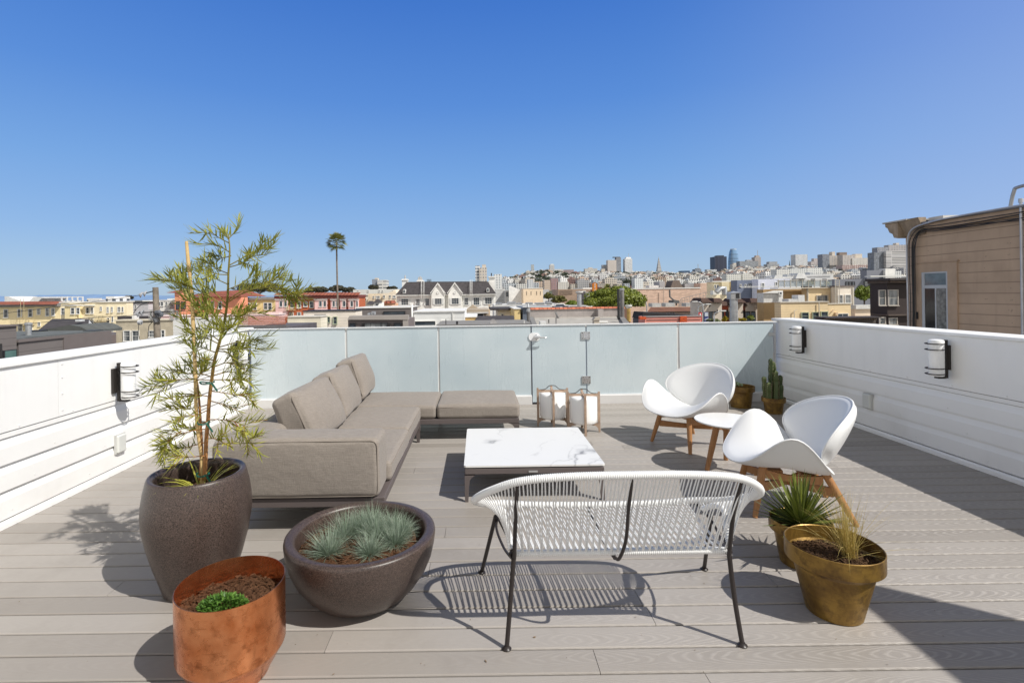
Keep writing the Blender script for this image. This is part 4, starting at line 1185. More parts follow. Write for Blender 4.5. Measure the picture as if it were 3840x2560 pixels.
# ground, far hills, hill slope
m = MB(); m.quad((-9000, -2000, GROUND-.15), (9000, -2000, GROUND-.15), (9000, 16000, GROUND-.15), (-9000, 16000, GROUND-.15))
tag(m.build('ground', M('city_ground', (.16, .155, .145), .95, .3, .02)), kind='structure')
m = MB(); m.box(-60, 90, 62.5, 71.5, GROUND-.14, GROUND-.10); tag(m.build('road', M('asphalt', (.05, .05, .052), .9, .2, .3)), kind='structure')
m = MB(); m.box(-60, 90, 59.6, 62.5, GROUND-.14, GROUND+.02); m.box(-60, 90, 71.5, 74, GROUND-.14, GROUND+.02); tag(m.build('pavement', M('concrete', (.30, .295, .28), .9, .15, .4)), kind='structure')
HAZE = M('hazy_hills', (.155, .25, .42), 1.0, .08, .004)  # distance haze put into the blue base colour
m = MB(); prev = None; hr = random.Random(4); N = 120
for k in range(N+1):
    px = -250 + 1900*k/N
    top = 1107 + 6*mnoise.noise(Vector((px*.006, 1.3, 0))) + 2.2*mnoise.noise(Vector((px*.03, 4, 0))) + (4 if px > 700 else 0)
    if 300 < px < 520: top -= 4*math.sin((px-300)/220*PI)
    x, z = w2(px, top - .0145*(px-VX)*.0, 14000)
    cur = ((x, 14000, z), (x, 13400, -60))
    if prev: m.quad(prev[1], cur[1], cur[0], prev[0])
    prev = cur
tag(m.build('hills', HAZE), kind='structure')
RIDGE = [(1500,1098),(1700,1078),(1850,1064),(1885,1050),(1950,1043),(1985,1029),(2050,1024),(2150,1032),(2300,1029),(2450,1029),(2560,1036),(2680,1030),(2780,1013),(2900,1012),(3050,1007),(3200,1001),(3420,996),(3900,980)]
def ridge_y(px):
    for (a, ya), (b, yb_) in zip(RIDGE[:-1], RIDGE[1:]):
        if a <= px <= b: return ya + (yb_-ya)*(px-a)/(b-a)
    return RIDGE[0][1] if px < RIDGE[0][0] else RIDGE[-1][1]
def hill_z(X, Y):
    px = VX + X/Y*FPX; zr = w2(px, ridge_y(px)+3, 1800)[1]
    t = (Y-560)/1240.0; t = max(0, t)
    if t > 1: t = 1 - (t-1)*.25
    return -10 + (zr+10)*t + 1.5*mnoise.noise(Vector((X*.006, Y*.006, 0)))
m = MB(); NX, NY = 90, 34
m.grid(lambda i, j: ((lambda Y: (lambda X: (X, Y, hill_z(X, Y)))((-260 + 2300*i/(NX-1))*Y/FPX))(560 + 1900*j/(NY-1))), NX, NY)
tag(m.build('hill', M('hill_scrub', (.075, .085, .06), .95, .4, .02)), kind='structure')
# houses on the hill ------------------------------------------------------------
def hillhouse_mat():
    t = NT('hill_house'); co = t.coord(); o = t.sep(co)
    oi = t.n.new('ShaderNodeObjectInfo'); rn = oi.outputs['Random']
    at_ = t.attr(); f = t.math('FRACT', t.math('ADD', t.math('MULTIPLY', rn, 1.0), at_))
    n = t.n.new('ShaderNodeValToRGB'); t.l.new(f, n.inputs[0]); n.color_ramp.interpolation = 'CONSTANT'
    cols = [(.78,.77,.74), (.66,.63,.57), (.82,.81,.79), (.58,.52,.45), (.74,.70,.62), (.45,.44,.44), (.80,.79,.77), (.62,.48,.38), (.70,.70,.70), (.36,.22,.19), (.76,.74,.70), (.52,.55,.58)]
    while len(n.color_ramp.elements) < len(cols): n.color_ramp.elements.new(.5)
    for i, (e, c) in enumerate(zip(n.color_ramp.elements, cols)): e.position = i/len(cols); e.color = (*c, 1)
    g = t.n.new('ShaderNodeNewGeometry'); nz = t.sep(g.outputs['Normal'])[2]
    u = t.math('FRACT', t.math('DIVIDE', t.math('ADD', o[0], o[1]), 3.1)); v = t.math('FRACT', t.math('DIVIDE', o[2], 3.2))
    a = t.math('MULTIPLY', t.math('LESS_THAN', t.math('ABSOLUTE', t.math('SUBTRACT', u, .5)), .24), t.math('LESS_THAN', t.math('ABSOLUTE', t.math('SUBTRACT', v, .55)), .26))
    a = t.math('MULTIPLY', a, t.math('LESS_THAN', t.math('ABSOLUTE', nz), .4))
    c = t.mix(a, n.outputs[0], (.09, .10, .12))
    roof = t.math('GREATER_THAN', nz, .4)
    c = t.mix(t.math('MULTIPLY', roof, .75), c, (.22, .205, .19))
    t.col(c); t.set(.85, 0, .2); return t.m
HH = hillhouse_mat(); hr = random.Random(17)
def house_shape(m, w, d, h, kind, x=0, y=0, z=0, tint=.0):
    m.box(x-w/2, x+w/2, y-d/2, y+d/2, z-6, z+h, tint)
    if kind == 1:
        m.prism([(x-w/2-.3, z+h+.01), (x+w/2+.3, z+h+.01), (x, z+h+w*.32)], 'y', y-d/2-.2, y+d/2, tint)
    elif kind == 2:
        m.box(x-w*.2, x+w*.15, y-d*.2, y+d*.3, z+h+.01, z+h+2.4, tint)
    elif kind == 3:
        m.box(x-w*.34, x-w*.02, y-d/2-1.1, y-d/2+.01, z-6, z+h-.6, tint); m.box(x+w*.06, x+w*.40, y-d/2-1.1, y-d/2+.01, z-6, z+h-.6, tint)
protos = []
for i, (w, d, h, k) in enumerate(((9, 14, 10, 0), (8, 14, 9, 1), (12, 16, 13, 2), (8, 13, 11, 3), (16, 18, 16, 2), (10, 14, 8, 1), (20, 18, 12, 0), (11, 15, 18, 2))):
    mm = MB(); house_shape(mm, w, d, h, k)
    me = bpy.data.meshes.new('hill_house'); me.from_pydata(mm.v, [], mm.f)
    at_ = me.attributes.new('tint', 'FLOAT', 'FACE'); at_.data.foreach_set('value', [0.0]*len(mm.f)); me.materials.append(HH); protos.append(me)
spots = []
for tr in range(6000):
    Y = 830 + 1000*hr.random()**1.15; px = hr.uniform(1740, 3420); X = (px-VX)/FPX*Y
    if px < 1890 and Y > 1100: continue
    ok = True
    for (a, b) in spots[-1400:]:
        if abs(a-X) < 11 and abs(b-Y) < 20: ok = False; break
    if ok: spots.append((X, Y))
spots.sort(key=lambda s: s[1])
stuff = MB(); cnt = 0
for i, (X, Y) in enumerate(spots):
    if hr.random() < .10: continue
    rz = hr.choice((0, 0, .3, -.35, PI/2, .15, -.2)); s = hr.uniform(.8, 1.15)*(1.15 if Y < 1100 else 1)
    if cnt < 285:
        me = protos[hr.randrange(8)]
        o = bpy.data.objects.new('hill_house', me); C.objects.link(o); o.location = (X, Y, hill_z(X, Y)); o.rotation_euler = (0, 0, rz); o.scale = (s, s, s)
        tag(o, 'pale flat fronted house among the crowd of houses on the distant hillside', 'house', 'houses crowding the distant hillside'); cnt += 1
    else:
        w, d, h, k = ((9, 14, 10, 0), (8, 14, 9, 1), (12, 16, 13, 2), (8, 13, 11, 0), (16, 18, 15, 2))[hr.randrange(5)]
        house_shape(stuff, w*s, d*s, h*s, k, X, Y, hill_z(X, Y), hr.random())
o = stuff.build('far_houses', HH); tag(o, 'mass of tiny pale houses covering the upper slope of the distant hill', 'houses', kind='stuff')
# dark trees scattered between them
def clump_leaves(m, c, rx, ry, rz, n, size, rr, tintlo=0, tinthi=1, flat=.35):
    for k in range(n):
        a = rr.uniform(0, 2*PI); e = math.asin(rr.uniform(-flat, 1)); q = rr.uniform(.72, 1.03)
        d = Vector((math.cos(a)*math.cos(e), math.sin(a)*math.cos(e), math.sin(e)))
        p = Vector((c[0]+rx*q*d.x, c[1]+ry*q*d.y, c[2]+rz*q*d.z))
        nrm = (d + Vector((rr.uniform(-.8, .8), rr.uniform(-.8, .8), rr.uniform(-.5, .9)))).normalized()
        u = nrm.orthogonal().normalized(); u = Matrix.Rotation(rr.uniform(0, 6.3), 3, nrm) @ u; v = nrm.cross(u); s = size*rr.uniform(.6, 1.3)
        m.add([p-u*s-v*s*.5, p+u*s-v*s*.5, p+u*s*.7+v*s*.6, p-u*s*.7+v*s*.6], [(0,1,2,3)], rr.uniform(tintlo, tinthi))
DARKG = leafmat('dark_evergreen', (.020, .030, .017), (.055, .070, .038), (.04, .05, .03), .1, .7)
sm = MB(); tr_ = random.Random(9)
for k in range(230):
    Y = tr_.uniform(860, 1780); px = tr_.choice((tr_.uniform(1880, 3400), tr_.gauss(2010, 40), tr_.gauss(2080, 60), tr_.gauss(2520, 120))); X = (px-VX)/FPX*Y; z = hill_z(X, Y)
    for q in range(3):
        r_ = tr_.uniform(5, 10); clump_leaves(sm, (X+tr_.uniform(-8, 8), Y+tr_.uniform(-4, 4), z+r_*.7+tr_.uniform(0, 4)), r_, r_, r_*.9, 26, 2.4, tr_)
o = sm.build('hillside_trees', DARKG); tag(o, 'dark tree clumps scattered between the houses on the distant hill', 'trees', kind='stuff')
# towers on the skyline ----------------------------------------------------------
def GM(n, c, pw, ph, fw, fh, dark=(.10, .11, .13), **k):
    c = tuple(x*.82+h*.18 for x, h in zip(c, (.48, .54, .62))); dark = tuple(x*.85+h*.15 for x, h in zip(dark, (.48, .54, .62)))  # blends distance haze into the wall and window colours
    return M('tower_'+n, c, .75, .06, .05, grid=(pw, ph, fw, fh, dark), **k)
def tower(name, label, r, Y, mat, D=26, extra=(), cat='tower', rz=None):
    xl, xr, yt = r
    x0 = w2(xl, yt, Y)[0]; x1 = w2(xr, yt, Y)[0]; xc = (x0+x1)/2; zb = min(hill_z(xc, Y)-12, w2(xl, 1060, Y)[1])
    t = thing(name, label, cat, (xc, Y+D/2, zb)); m = MB(); _facade_box(m, Y, xl, xr, yt, None, D, 0, zb); m.build('tower_body', mat, t)
    for q in extra:
        nm, rr_, dy, dd, mt = q; m = MB(); _facade_box(m, Y+dy, rr_[0], rr_[1], rr_[2], rr_[3] if len(rr_) > 3 else None, dd, 0, None if len(rr_) > 3 else zb); m.build(nm, mt, t)
    return t
beige = (.56, .50, .43); pale = (.70, .69, .66); gray = (.34, .34, .35)
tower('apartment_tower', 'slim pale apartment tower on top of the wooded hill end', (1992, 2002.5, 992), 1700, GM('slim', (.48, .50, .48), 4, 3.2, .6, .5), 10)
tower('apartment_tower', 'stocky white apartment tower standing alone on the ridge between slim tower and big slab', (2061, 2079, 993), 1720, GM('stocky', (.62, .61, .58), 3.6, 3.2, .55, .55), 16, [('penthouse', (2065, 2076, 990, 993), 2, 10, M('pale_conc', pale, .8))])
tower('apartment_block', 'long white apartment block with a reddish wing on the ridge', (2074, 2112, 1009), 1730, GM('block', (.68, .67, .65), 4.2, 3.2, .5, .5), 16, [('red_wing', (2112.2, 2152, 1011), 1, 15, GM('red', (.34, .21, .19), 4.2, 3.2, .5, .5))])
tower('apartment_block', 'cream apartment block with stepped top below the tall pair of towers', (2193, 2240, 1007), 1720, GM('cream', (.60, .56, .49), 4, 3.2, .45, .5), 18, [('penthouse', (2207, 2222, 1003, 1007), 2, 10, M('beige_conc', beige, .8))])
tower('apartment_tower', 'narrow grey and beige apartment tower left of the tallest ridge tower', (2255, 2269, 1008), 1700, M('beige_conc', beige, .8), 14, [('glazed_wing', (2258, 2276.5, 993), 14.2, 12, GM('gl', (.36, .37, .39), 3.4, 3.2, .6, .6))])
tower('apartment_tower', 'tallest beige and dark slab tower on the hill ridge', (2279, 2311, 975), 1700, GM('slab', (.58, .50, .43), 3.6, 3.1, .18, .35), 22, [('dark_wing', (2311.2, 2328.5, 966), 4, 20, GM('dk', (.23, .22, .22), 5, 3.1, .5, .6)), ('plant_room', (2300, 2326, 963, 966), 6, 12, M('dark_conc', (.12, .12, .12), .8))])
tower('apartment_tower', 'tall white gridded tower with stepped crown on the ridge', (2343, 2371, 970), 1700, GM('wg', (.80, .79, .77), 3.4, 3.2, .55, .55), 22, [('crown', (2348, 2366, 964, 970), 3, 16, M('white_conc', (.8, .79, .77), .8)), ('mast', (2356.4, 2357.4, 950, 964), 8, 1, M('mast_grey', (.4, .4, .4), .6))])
# slender pyramid
Y = 2300; t = thing('pyramid_tower', 'slender pale pyramid shaped skyscraper tapering to a point', 'skyscraper', (w2(2470, 1031, Y)[0], Y, w2(2470, 1060, Y)[1]))
m = MB(); xc = w2(2470.5, 1000, Y)[0]; zb = w2(2470, 1060, Y)[1]; zt = w2(2470, 961, Y)[1]; hw = 17
m.add([(xc-hw, Y-hw, zb), (xc+hw, Y-hw, zb), (xc+hw, Y+hw, zb), (xc-hw, Y+hw, zb), (xc, Y, zt)], [(0,1,4),(1,2,4),(2,3,4),(3,0,4),(3,2,1,0)])
m.build('shaft', M('pyramid_face', (.42, .41, .40), .7, .05, .02, grid=(200, 3.6, 2, .4, (.22, .22, .23))), t)
m = MB(); zm = w2(2470, 1003, Y)[1]
for s in (-1, 1): m.add([(xc+s*4, Y-2, zb+20), (xc+s*14, Y-2, zb+20), (xc+s*5.5, Y-2, zm), (xc+s*4, Y+2, zm)], [(0,1,2),(0,2,3),(1,3,2),(0,3,1)])
m.build('wing', M('pyramid_wing', (.36, .35, .34), .7), t)
tower('office_block', 'small dark office block at the foot of the pyramid tower', (2480, 2494, 1020), 2200, GM('d1', (.16, .17, .19), 4, 3.6, .7, .6), 20)
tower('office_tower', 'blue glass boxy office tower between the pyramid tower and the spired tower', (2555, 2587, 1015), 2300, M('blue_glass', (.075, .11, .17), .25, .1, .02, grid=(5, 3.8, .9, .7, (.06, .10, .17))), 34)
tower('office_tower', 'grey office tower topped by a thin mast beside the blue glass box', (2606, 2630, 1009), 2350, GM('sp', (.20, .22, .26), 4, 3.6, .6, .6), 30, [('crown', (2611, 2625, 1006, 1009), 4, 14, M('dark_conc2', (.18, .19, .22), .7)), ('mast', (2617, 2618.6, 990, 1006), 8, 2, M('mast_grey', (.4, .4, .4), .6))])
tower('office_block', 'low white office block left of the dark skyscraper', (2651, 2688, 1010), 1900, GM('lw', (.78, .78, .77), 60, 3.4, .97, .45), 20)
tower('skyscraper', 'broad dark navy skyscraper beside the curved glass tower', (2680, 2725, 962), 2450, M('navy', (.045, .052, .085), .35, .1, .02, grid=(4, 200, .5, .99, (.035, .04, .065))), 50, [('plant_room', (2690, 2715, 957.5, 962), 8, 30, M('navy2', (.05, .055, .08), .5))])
Y = 2600; t = thing('curved_glass_tower', 'tallest pale blue glass skyscraper with rounded tapering top', 'skyscraper', (w2(2750, 1000, Y)[0], Y, w2(2750, 1060, Y)[1]))
m = MB(); xc = w2(2750.5, 1000, Y)[0]; zb = w2(2750, 1050, Y)[1]; zt = w2(2750, 937, Y)[1]; prof = []
for k in range(19):
    u = k/18; wv = 24*(1 - .03*u - .50*max(0, u-.35)**2*1.35 - (.10*max(0, (u-.85)/.15)**2)); prof.append((wv, zb+(zt-zb)*u))
M4 = Matrix.Identity(4); vs = []; N = 28
for (rr_, z) in prof:
    for k in range(N):
        a = 2*PI*k/N; c, s = math.cos(a), math.sin(a); q = 1/(abs(c)**3.2+abs(s)**3.2)**(1/3.2); vs.append((xc+rr_*q*c, Y+rr_*q*s, z))
fs = [(i*N+k, i*N+(k+1) % N, (i+1)*N+(k+1) % N, (i+1)*N+k) for i in range(18) for k in range(N)] + [tuple(18*N+k for k in range(N))]
m.add(vs, fs); m.build('shaft', M('pale_blue_glass', (.16, .27, .42), .22, .12, .012, grid=(200, 4.2, 2, .55, (.12, .22, .36)), spec=.7), t, smooth=True, angle=50)
m = MB(); m.lathe([(15, 0), (15, 5), (0, 5.2)], (xc, Y, zt-.5), n=24); m.build('crown', M('pale_crown', (.45, .52, .6), .4), t)
tower('office_tower', 'cream stone tower with a round window in front of the curved glass skyscraper', (2747, 2770, 991), 2000, GM('cr2', (.62, .57, .50), 4, 3.6, .35, .5), 20, [('crown', (2751, 2766, 986, 991), 3, 12, M('beige_conc', beige, .8))])
tower('hotel_block', 'wide grey gridded block right of the curved glass tower', (2774, 2843, 979), 1900, GM('wgr', (.30, .30, .30), 4.2, 3.4, .6, .6), 26, [('plant_room', (2800, 2822, 974, 979), 6, 12, M('grey_conc', gray, .8))])
tower('hotel_tower', 'tan stone hotel tower with tall antenna behind the wide grey block', (2830, 2853, 964), 2050, GM('tan', (.42, .34, .29), 3.8, 3.4, .4, .5), 24, [('crown', (2835, 2848, 958, 964), 4, 14, M('tan_conc', (.42, .34, .29), .8)), ('mast', (2840.6, 2841.8, 938, 958), 8, 1.5, M('mast_grey', (.4, .4, .4), .6))])
tower('hotel_block', 'grey block with rounded upper storeys left of the thin church spire', (2877, 2922, 990), 1850, GM('rb', (.36, .36, .36), 4, 3.4, .6, .55), 24, [('upper_storeys', (2884, 2915, 981), 4, 18, GM('rb', (.36, .36, .36), 4, 3.4, .6, .55))])
Y = 1800; t = thing('church_spire', 'thin dark green church spire on the ridge', 'spire', (w2(2961, 1000, Y)[0], Y, w2(2961, 1010, Y)[1]))
m = MB(); x, z = w2(2961, 1005, Y); m.lathe([(5, 0), (5, 8), (2.2, 9), (0.1, 30)], (x, Y, z-1), n=8); m.build('steeple', M('verdigris', (.05, .08, .075), .7), t)
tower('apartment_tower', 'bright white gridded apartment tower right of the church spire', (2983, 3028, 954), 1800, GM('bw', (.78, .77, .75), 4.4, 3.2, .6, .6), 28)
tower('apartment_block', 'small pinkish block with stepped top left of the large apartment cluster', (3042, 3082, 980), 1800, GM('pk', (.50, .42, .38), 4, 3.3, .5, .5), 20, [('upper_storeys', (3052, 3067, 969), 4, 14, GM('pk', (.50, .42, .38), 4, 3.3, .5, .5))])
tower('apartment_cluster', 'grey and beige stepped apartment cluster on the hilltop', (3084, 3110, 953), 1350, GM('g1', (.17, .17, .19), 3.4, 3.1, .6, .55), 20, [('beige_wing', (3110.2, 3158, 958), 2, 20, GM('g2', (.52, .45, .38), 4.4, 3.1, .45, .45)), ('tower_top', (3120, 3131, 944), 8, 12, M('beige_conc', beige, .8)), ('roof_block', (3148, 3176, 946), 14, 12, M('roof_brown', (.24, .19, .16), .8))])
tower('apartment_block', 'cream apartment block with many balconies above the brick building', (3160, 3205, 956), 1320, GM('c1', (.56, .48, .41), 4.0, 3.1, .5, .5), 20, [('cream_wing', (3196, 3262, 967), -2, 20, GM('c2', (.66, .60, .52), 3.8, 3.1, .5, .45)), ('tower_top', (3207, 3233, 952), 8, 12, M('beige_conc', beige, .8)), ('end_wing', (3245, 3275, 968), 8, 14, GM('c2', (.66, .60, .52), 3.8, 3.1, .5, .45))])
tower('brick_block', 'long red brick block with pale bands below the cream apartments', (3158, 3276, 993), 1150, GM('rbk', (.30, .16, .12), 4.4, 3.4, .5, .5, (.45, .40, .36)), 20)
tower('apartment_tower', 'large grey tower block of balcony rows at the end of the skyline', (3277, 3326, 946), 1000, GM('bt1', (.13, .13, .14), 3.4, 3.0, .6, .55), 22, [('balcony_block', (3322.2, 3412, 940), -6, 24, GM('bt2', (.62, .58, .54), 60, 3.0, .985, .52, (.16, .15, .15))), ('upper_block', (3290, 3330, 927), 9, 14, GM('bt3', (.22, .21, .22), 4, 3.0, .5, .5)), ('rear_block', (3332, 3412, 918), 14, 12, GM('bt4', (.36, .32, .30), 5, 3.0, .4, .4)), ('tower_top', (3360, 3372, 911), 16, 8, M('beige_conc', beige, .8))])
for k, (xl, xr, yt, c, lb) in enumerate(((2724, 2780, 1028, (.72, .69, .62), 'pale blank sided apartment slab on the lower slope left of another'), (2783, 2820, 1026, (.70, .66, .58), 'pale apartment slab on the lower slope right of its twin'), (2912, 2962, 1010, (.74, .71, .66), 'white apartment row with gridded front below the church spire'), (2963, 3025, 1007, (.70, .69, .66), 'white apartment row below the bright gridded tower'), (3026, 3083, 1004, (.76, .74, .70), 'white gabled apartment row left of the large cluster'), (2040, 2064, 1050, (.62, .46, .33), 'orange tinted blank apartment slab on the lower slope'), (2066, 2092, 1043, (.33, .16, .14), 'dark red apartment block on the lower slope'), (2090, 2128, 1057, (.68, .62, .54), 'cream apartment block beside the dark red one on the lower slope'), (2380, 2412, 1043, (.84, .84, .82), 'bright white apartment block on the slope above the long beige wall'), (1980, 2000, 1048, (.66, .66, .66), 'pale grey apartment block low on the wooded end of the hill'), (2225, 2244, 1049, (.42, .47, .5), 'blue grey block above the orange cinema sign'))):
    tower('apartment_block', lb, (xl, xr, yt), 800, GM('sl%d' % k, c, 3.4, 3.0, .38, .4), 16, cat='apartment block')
# left and centre towers
Y = 520; t = bld('apartment_tower', 'white and beige apartment tower rising above the slate roofed building', 'tower', Y, (1782, 1800, 996), GM('tl', (.74, .73, .70), 3.2, 3.1, .9, .5), 10)
part('beige_wing', t, Y+1, [(1797.5, 1825, 1004, 1140)], GM('tl2', (.60, .52, .42), 2.6, 3.1, .35, .45), 9, 3); part('crown', t, Y+1, [(1808, 1822, 992, 1003.9)], M('beige_conc', beige, .8), 6, 0)
Y = 500; t = bld('apartment_block', 'grey and cream tower block with ribbon balconies far behind the brick building', 'tower', Y, (1395, 1416, 1047), GM('tq', (.20, .22, .26), 5, 3.1, .7, .6), 12)
part('balcony_wing', t, Y, [(1416.2, 1450, 1050, 1140)], GM('tq2', (.66, .62, .55), 80, 3.1, .99, .42, (.22, .22, .22)), 12, 2); part('crown', t, Y+1, [(1405, 1417, 1042, 1049.9)], M('beige_conc', beige, .8), 6, 0)
bld('hotel', 'white cube hotel with small windows left of the wooded hill', 'hotel', 650, (1853, 1882, 1028), GM('wh', (.80, .79, .76), 3.4, 3.2, .4, .5), 14)
# domes with statues behind the slate roof
STATUE = M('weathered_plaster', (.48, .45, .41), .9, .2, .5)
for (xl, xr, yb_, yt, lb, n) in ((1505, 1530, 1062, 1046, 'white square tower with a single statue behind the slate roof', 1), (1562, 1586, 1060, 1050, 'white block topped by a group of statues behind the slate roof', 3)):
    Y = 300; t = bld('statue_tower', lb, 'tower', Y, (xl+2, xr-2, yt), M('white_conc', (.8, .79, .77), .8), 4)
    part('cornice', t, Y, [(xl, xr, yt+2, yt+5)], M('white_conc', (.8, .79, .77), .8), 4.6, .5)
    for k in range(n):
        px = (xl+xr)/2 + (k-(n-1)/2)*5.5; x, z = w2(px, yt, Y); h = 2.6 if n == 1 else 2.0 + (k == 1)*.7
        m = MB(); m.lathe([(.55, 0), (.55, .4), (.30, .45), (.42, h*.35), (.30, h*.6), (.36, h*.75), (.12, h*.84), (.18, h*.92), (0, h)], (x, Y+2, z), n=10); m.build('statue', STATUE, t)
Y = 260; x, z = w2(1609, 1056, Y); t = thing('floodlight_rig', 'rack of stadium floodlights poking above the slate ridge', 'floodlights', (x, Y, GROUND))
m = MB(); m.box(x-.12, x+.12, Y, Y+.25, GROUND, z+.6); m.build('pole', BLACKP, t); m = MB()
for i in range(6):
    for j in range(3): m.box(x-1.15+i*.4, x-.85+i*.4, Y-.15, Y-.02, z-.1+j*.5, z+.2+j*.5)
for j in range(3): m.box(x-1.2, x+1.2, Y-.02, Y+.05, z+.02+j*.5, z+.08+j*.5)
m.build('lamps', BLACKP, t)
# ------------------------------------------------------------------ trees
def tree(name, label, px, py, rx, rz, Y, mat, n=5200, leaf=.10, seed=1, trunk_w=.22, group=None, lobes=34, cat='tree', base=None, shape=None):
    rr = random.Random(seed); x, z = w2(px, py, Y); s = Y/FPX; RX_, RZ_ = rx*s, rz*s; zb = GROUND if base is None else w2(px, base, Y)[1]
    t = thing(name, label, cat, (x, Y, zb), 0, group)
    m = MB(); m.tube([(x+.1, Y, zb), (x-.06, Y+.05, zb+(z-zb)*.5), (x, Y, z-RZ_*.3)], [trunk_w, trunk_w*.75, trunk_w*.4], 9)
    for k in range(7):
        a = 2*PI*k/7; m.tube([(x, Y, z-RZ_*.75), (x+RX_*.35*math.cos(a), Y+RX_*.35*math.sin(a), z-RZ_*.1), (x+RX_*.7*math.cos(a), Y+RX_*.7*math.sin(a), z+RZ_*.3)], [trunk_w*.4, trunk_w*.25, trunk_w*.08], 6)
    m.build('trunk', M('tree_bark', (.10, .075, .055), .9), t, smooth=True)
    m = MB()
    for k in range(lobes):
        a = rr.uniform(0, 2*PI); e = math.asin(rr.uniform(-.55, .95)); q = rr.uniform(.45, .82)
        c = (x+RX_*q*math.cos(a)*math.cos(e), Y+RX_*.8*q*math.sin(a)*math.cos(e), z+RZ_*q*math.sin(e)); lr_ = rr.uniform(.22, .36)
        clump_leaves(m, c, RX_*lr_, RX_*lr_*.9, RZ_*lr_*1.15, n//lobes, leaf, rr, rr.uniform(0, .35), rr.uniform(.6, 1), .6)
    m.build('crown', mat, t); return t
FICUS = leafmat('ficus_leaf', (.06, .09, .012), (.34, .38, .05), (.17, .21, .03), .2, .4)
OLIVE = leafmat('olive_leaf', (.06, .065, .015), (.20, .18, .04), (.12, .11, .025), .15, .6)
BRIGHT = leafmat('bright_leaf', (.07, .11, .014), (.27, .33, .04), (.16, .21, .026), .2, .5)
YELLOWL = leafmat('yellow_leaf', (.22, .17, .01), (.50, .38, .03), (.34, .27, .02), .2, .5)
GREYG = leafmat('grey_green_leaf', (.10, .12, .05), (.25, .28, .14), (.17, .2, .09), .15, .6)
CYP = leafmat('cypress_leaf', (.03, .033, .022), (.085, .08, .05), (.055, .055, .035), .05, .8)
t = tree('street_tree', 'big rounded glossy green tree beside the dark flue pipes', 2305, 1124, 112, 50, 42, FICUS, 30000, .07, 3, .25, lobes=90)
m = MB(); x, z = w2(2222, 1137, 41.5); clump_leaves(m, (x, 41.5, z), .75, .8, .50, 1100, .062, random.Random(6)); x2, z2 = w2(2390, 1140, 42.6); clump_leaves(m, (x2, 42.6, z2), .65, .7, .6, 900, .062, random.Random(8)); m.build('lower_crown', FICUS, t)
tree('street_tree', 'loose olive green tree left of the galvanised flue', 2057, 1110, 20, 15, 62, OLIVE, 1800, .10, 4, .12)
tree('street_tree', 'yellow brown autumn toned tree between the olive tree and the flue', 2096, 1124, 28, 18, 60, OLIVE, 2200, .10, 5, .12)
tree('street_tree', 'low green shrubby tree just left of the galvanised flue', 2143, 1137, 20, 11, 58, BRIGHT, 1400, .10, 6, .1)
tree('street_tree', 'small dark leafed tree beside the dark brown bay fronted house', 3241, 1104, 34, 34, 46, BRIGHT, 5200, .07, 7, .14)
for (px, py, rx, rz, lb, sd) in ((975, 1083, 92, 24, 'broad dark cypress grove behind the sapling', 1), (1160, 1088, 20, 12, 'small dark conifer at the end of the sapling foliage', 2), (1206, 1088, 28, 15, 'rounded dark cypress left of the palm trunk', 3), (1262, 1084, 28, 16, 'rounded dark cypress directly behind the palm trunk', 4), (1308, 1088, 30, 13, 'low dark cypress right of the palm trunk', 5), (1400, 1078, 22, 10, 'dark tree at the foot of the ribbon balconied tower', 6), (1470, 1081, 20, 8, 'low dark tree right of the ribbon balconied tower', 7), (482, 1116, 16, 8, 'dark rounded tree beyond the cream apartments', 8), (860, 1100, 22, 10, 'low dark tree behind the coral roofs', 9)):
    tree('cypress', lb, px, py, rx, rz, 330, CYP, 2600, .55, sd, .5)
tree('garden_shrub', 'small dark shrub between the tan houses and the slate roofed building', 1470, 1145, 17, 9, 70, OLIVE, 900, .12, 10, .1, cat='shrub')
for (px, py, rx, rz, mt, lb) in ((2676, 1203, 28, 9, GREYG, 'grey green bush at the foot of the curved lamp post'), (2718, 1196, 11, 12, YELLOWL, 'bright yellow flowering shrub left of the vent stack'), (2782, 1200, 14, 10, YELLOWL, 'bright yellow flowering shrub right of the vent stack'), (2815, 1192, 14, 12, FICUS, 'dark green shrub against the row of shop fronts')):
    tree('roadside_shrub', lb, px, py, rx, rz, 38, mt, 1100, .06, int(px), .05, cat='shrub', lobes=14)
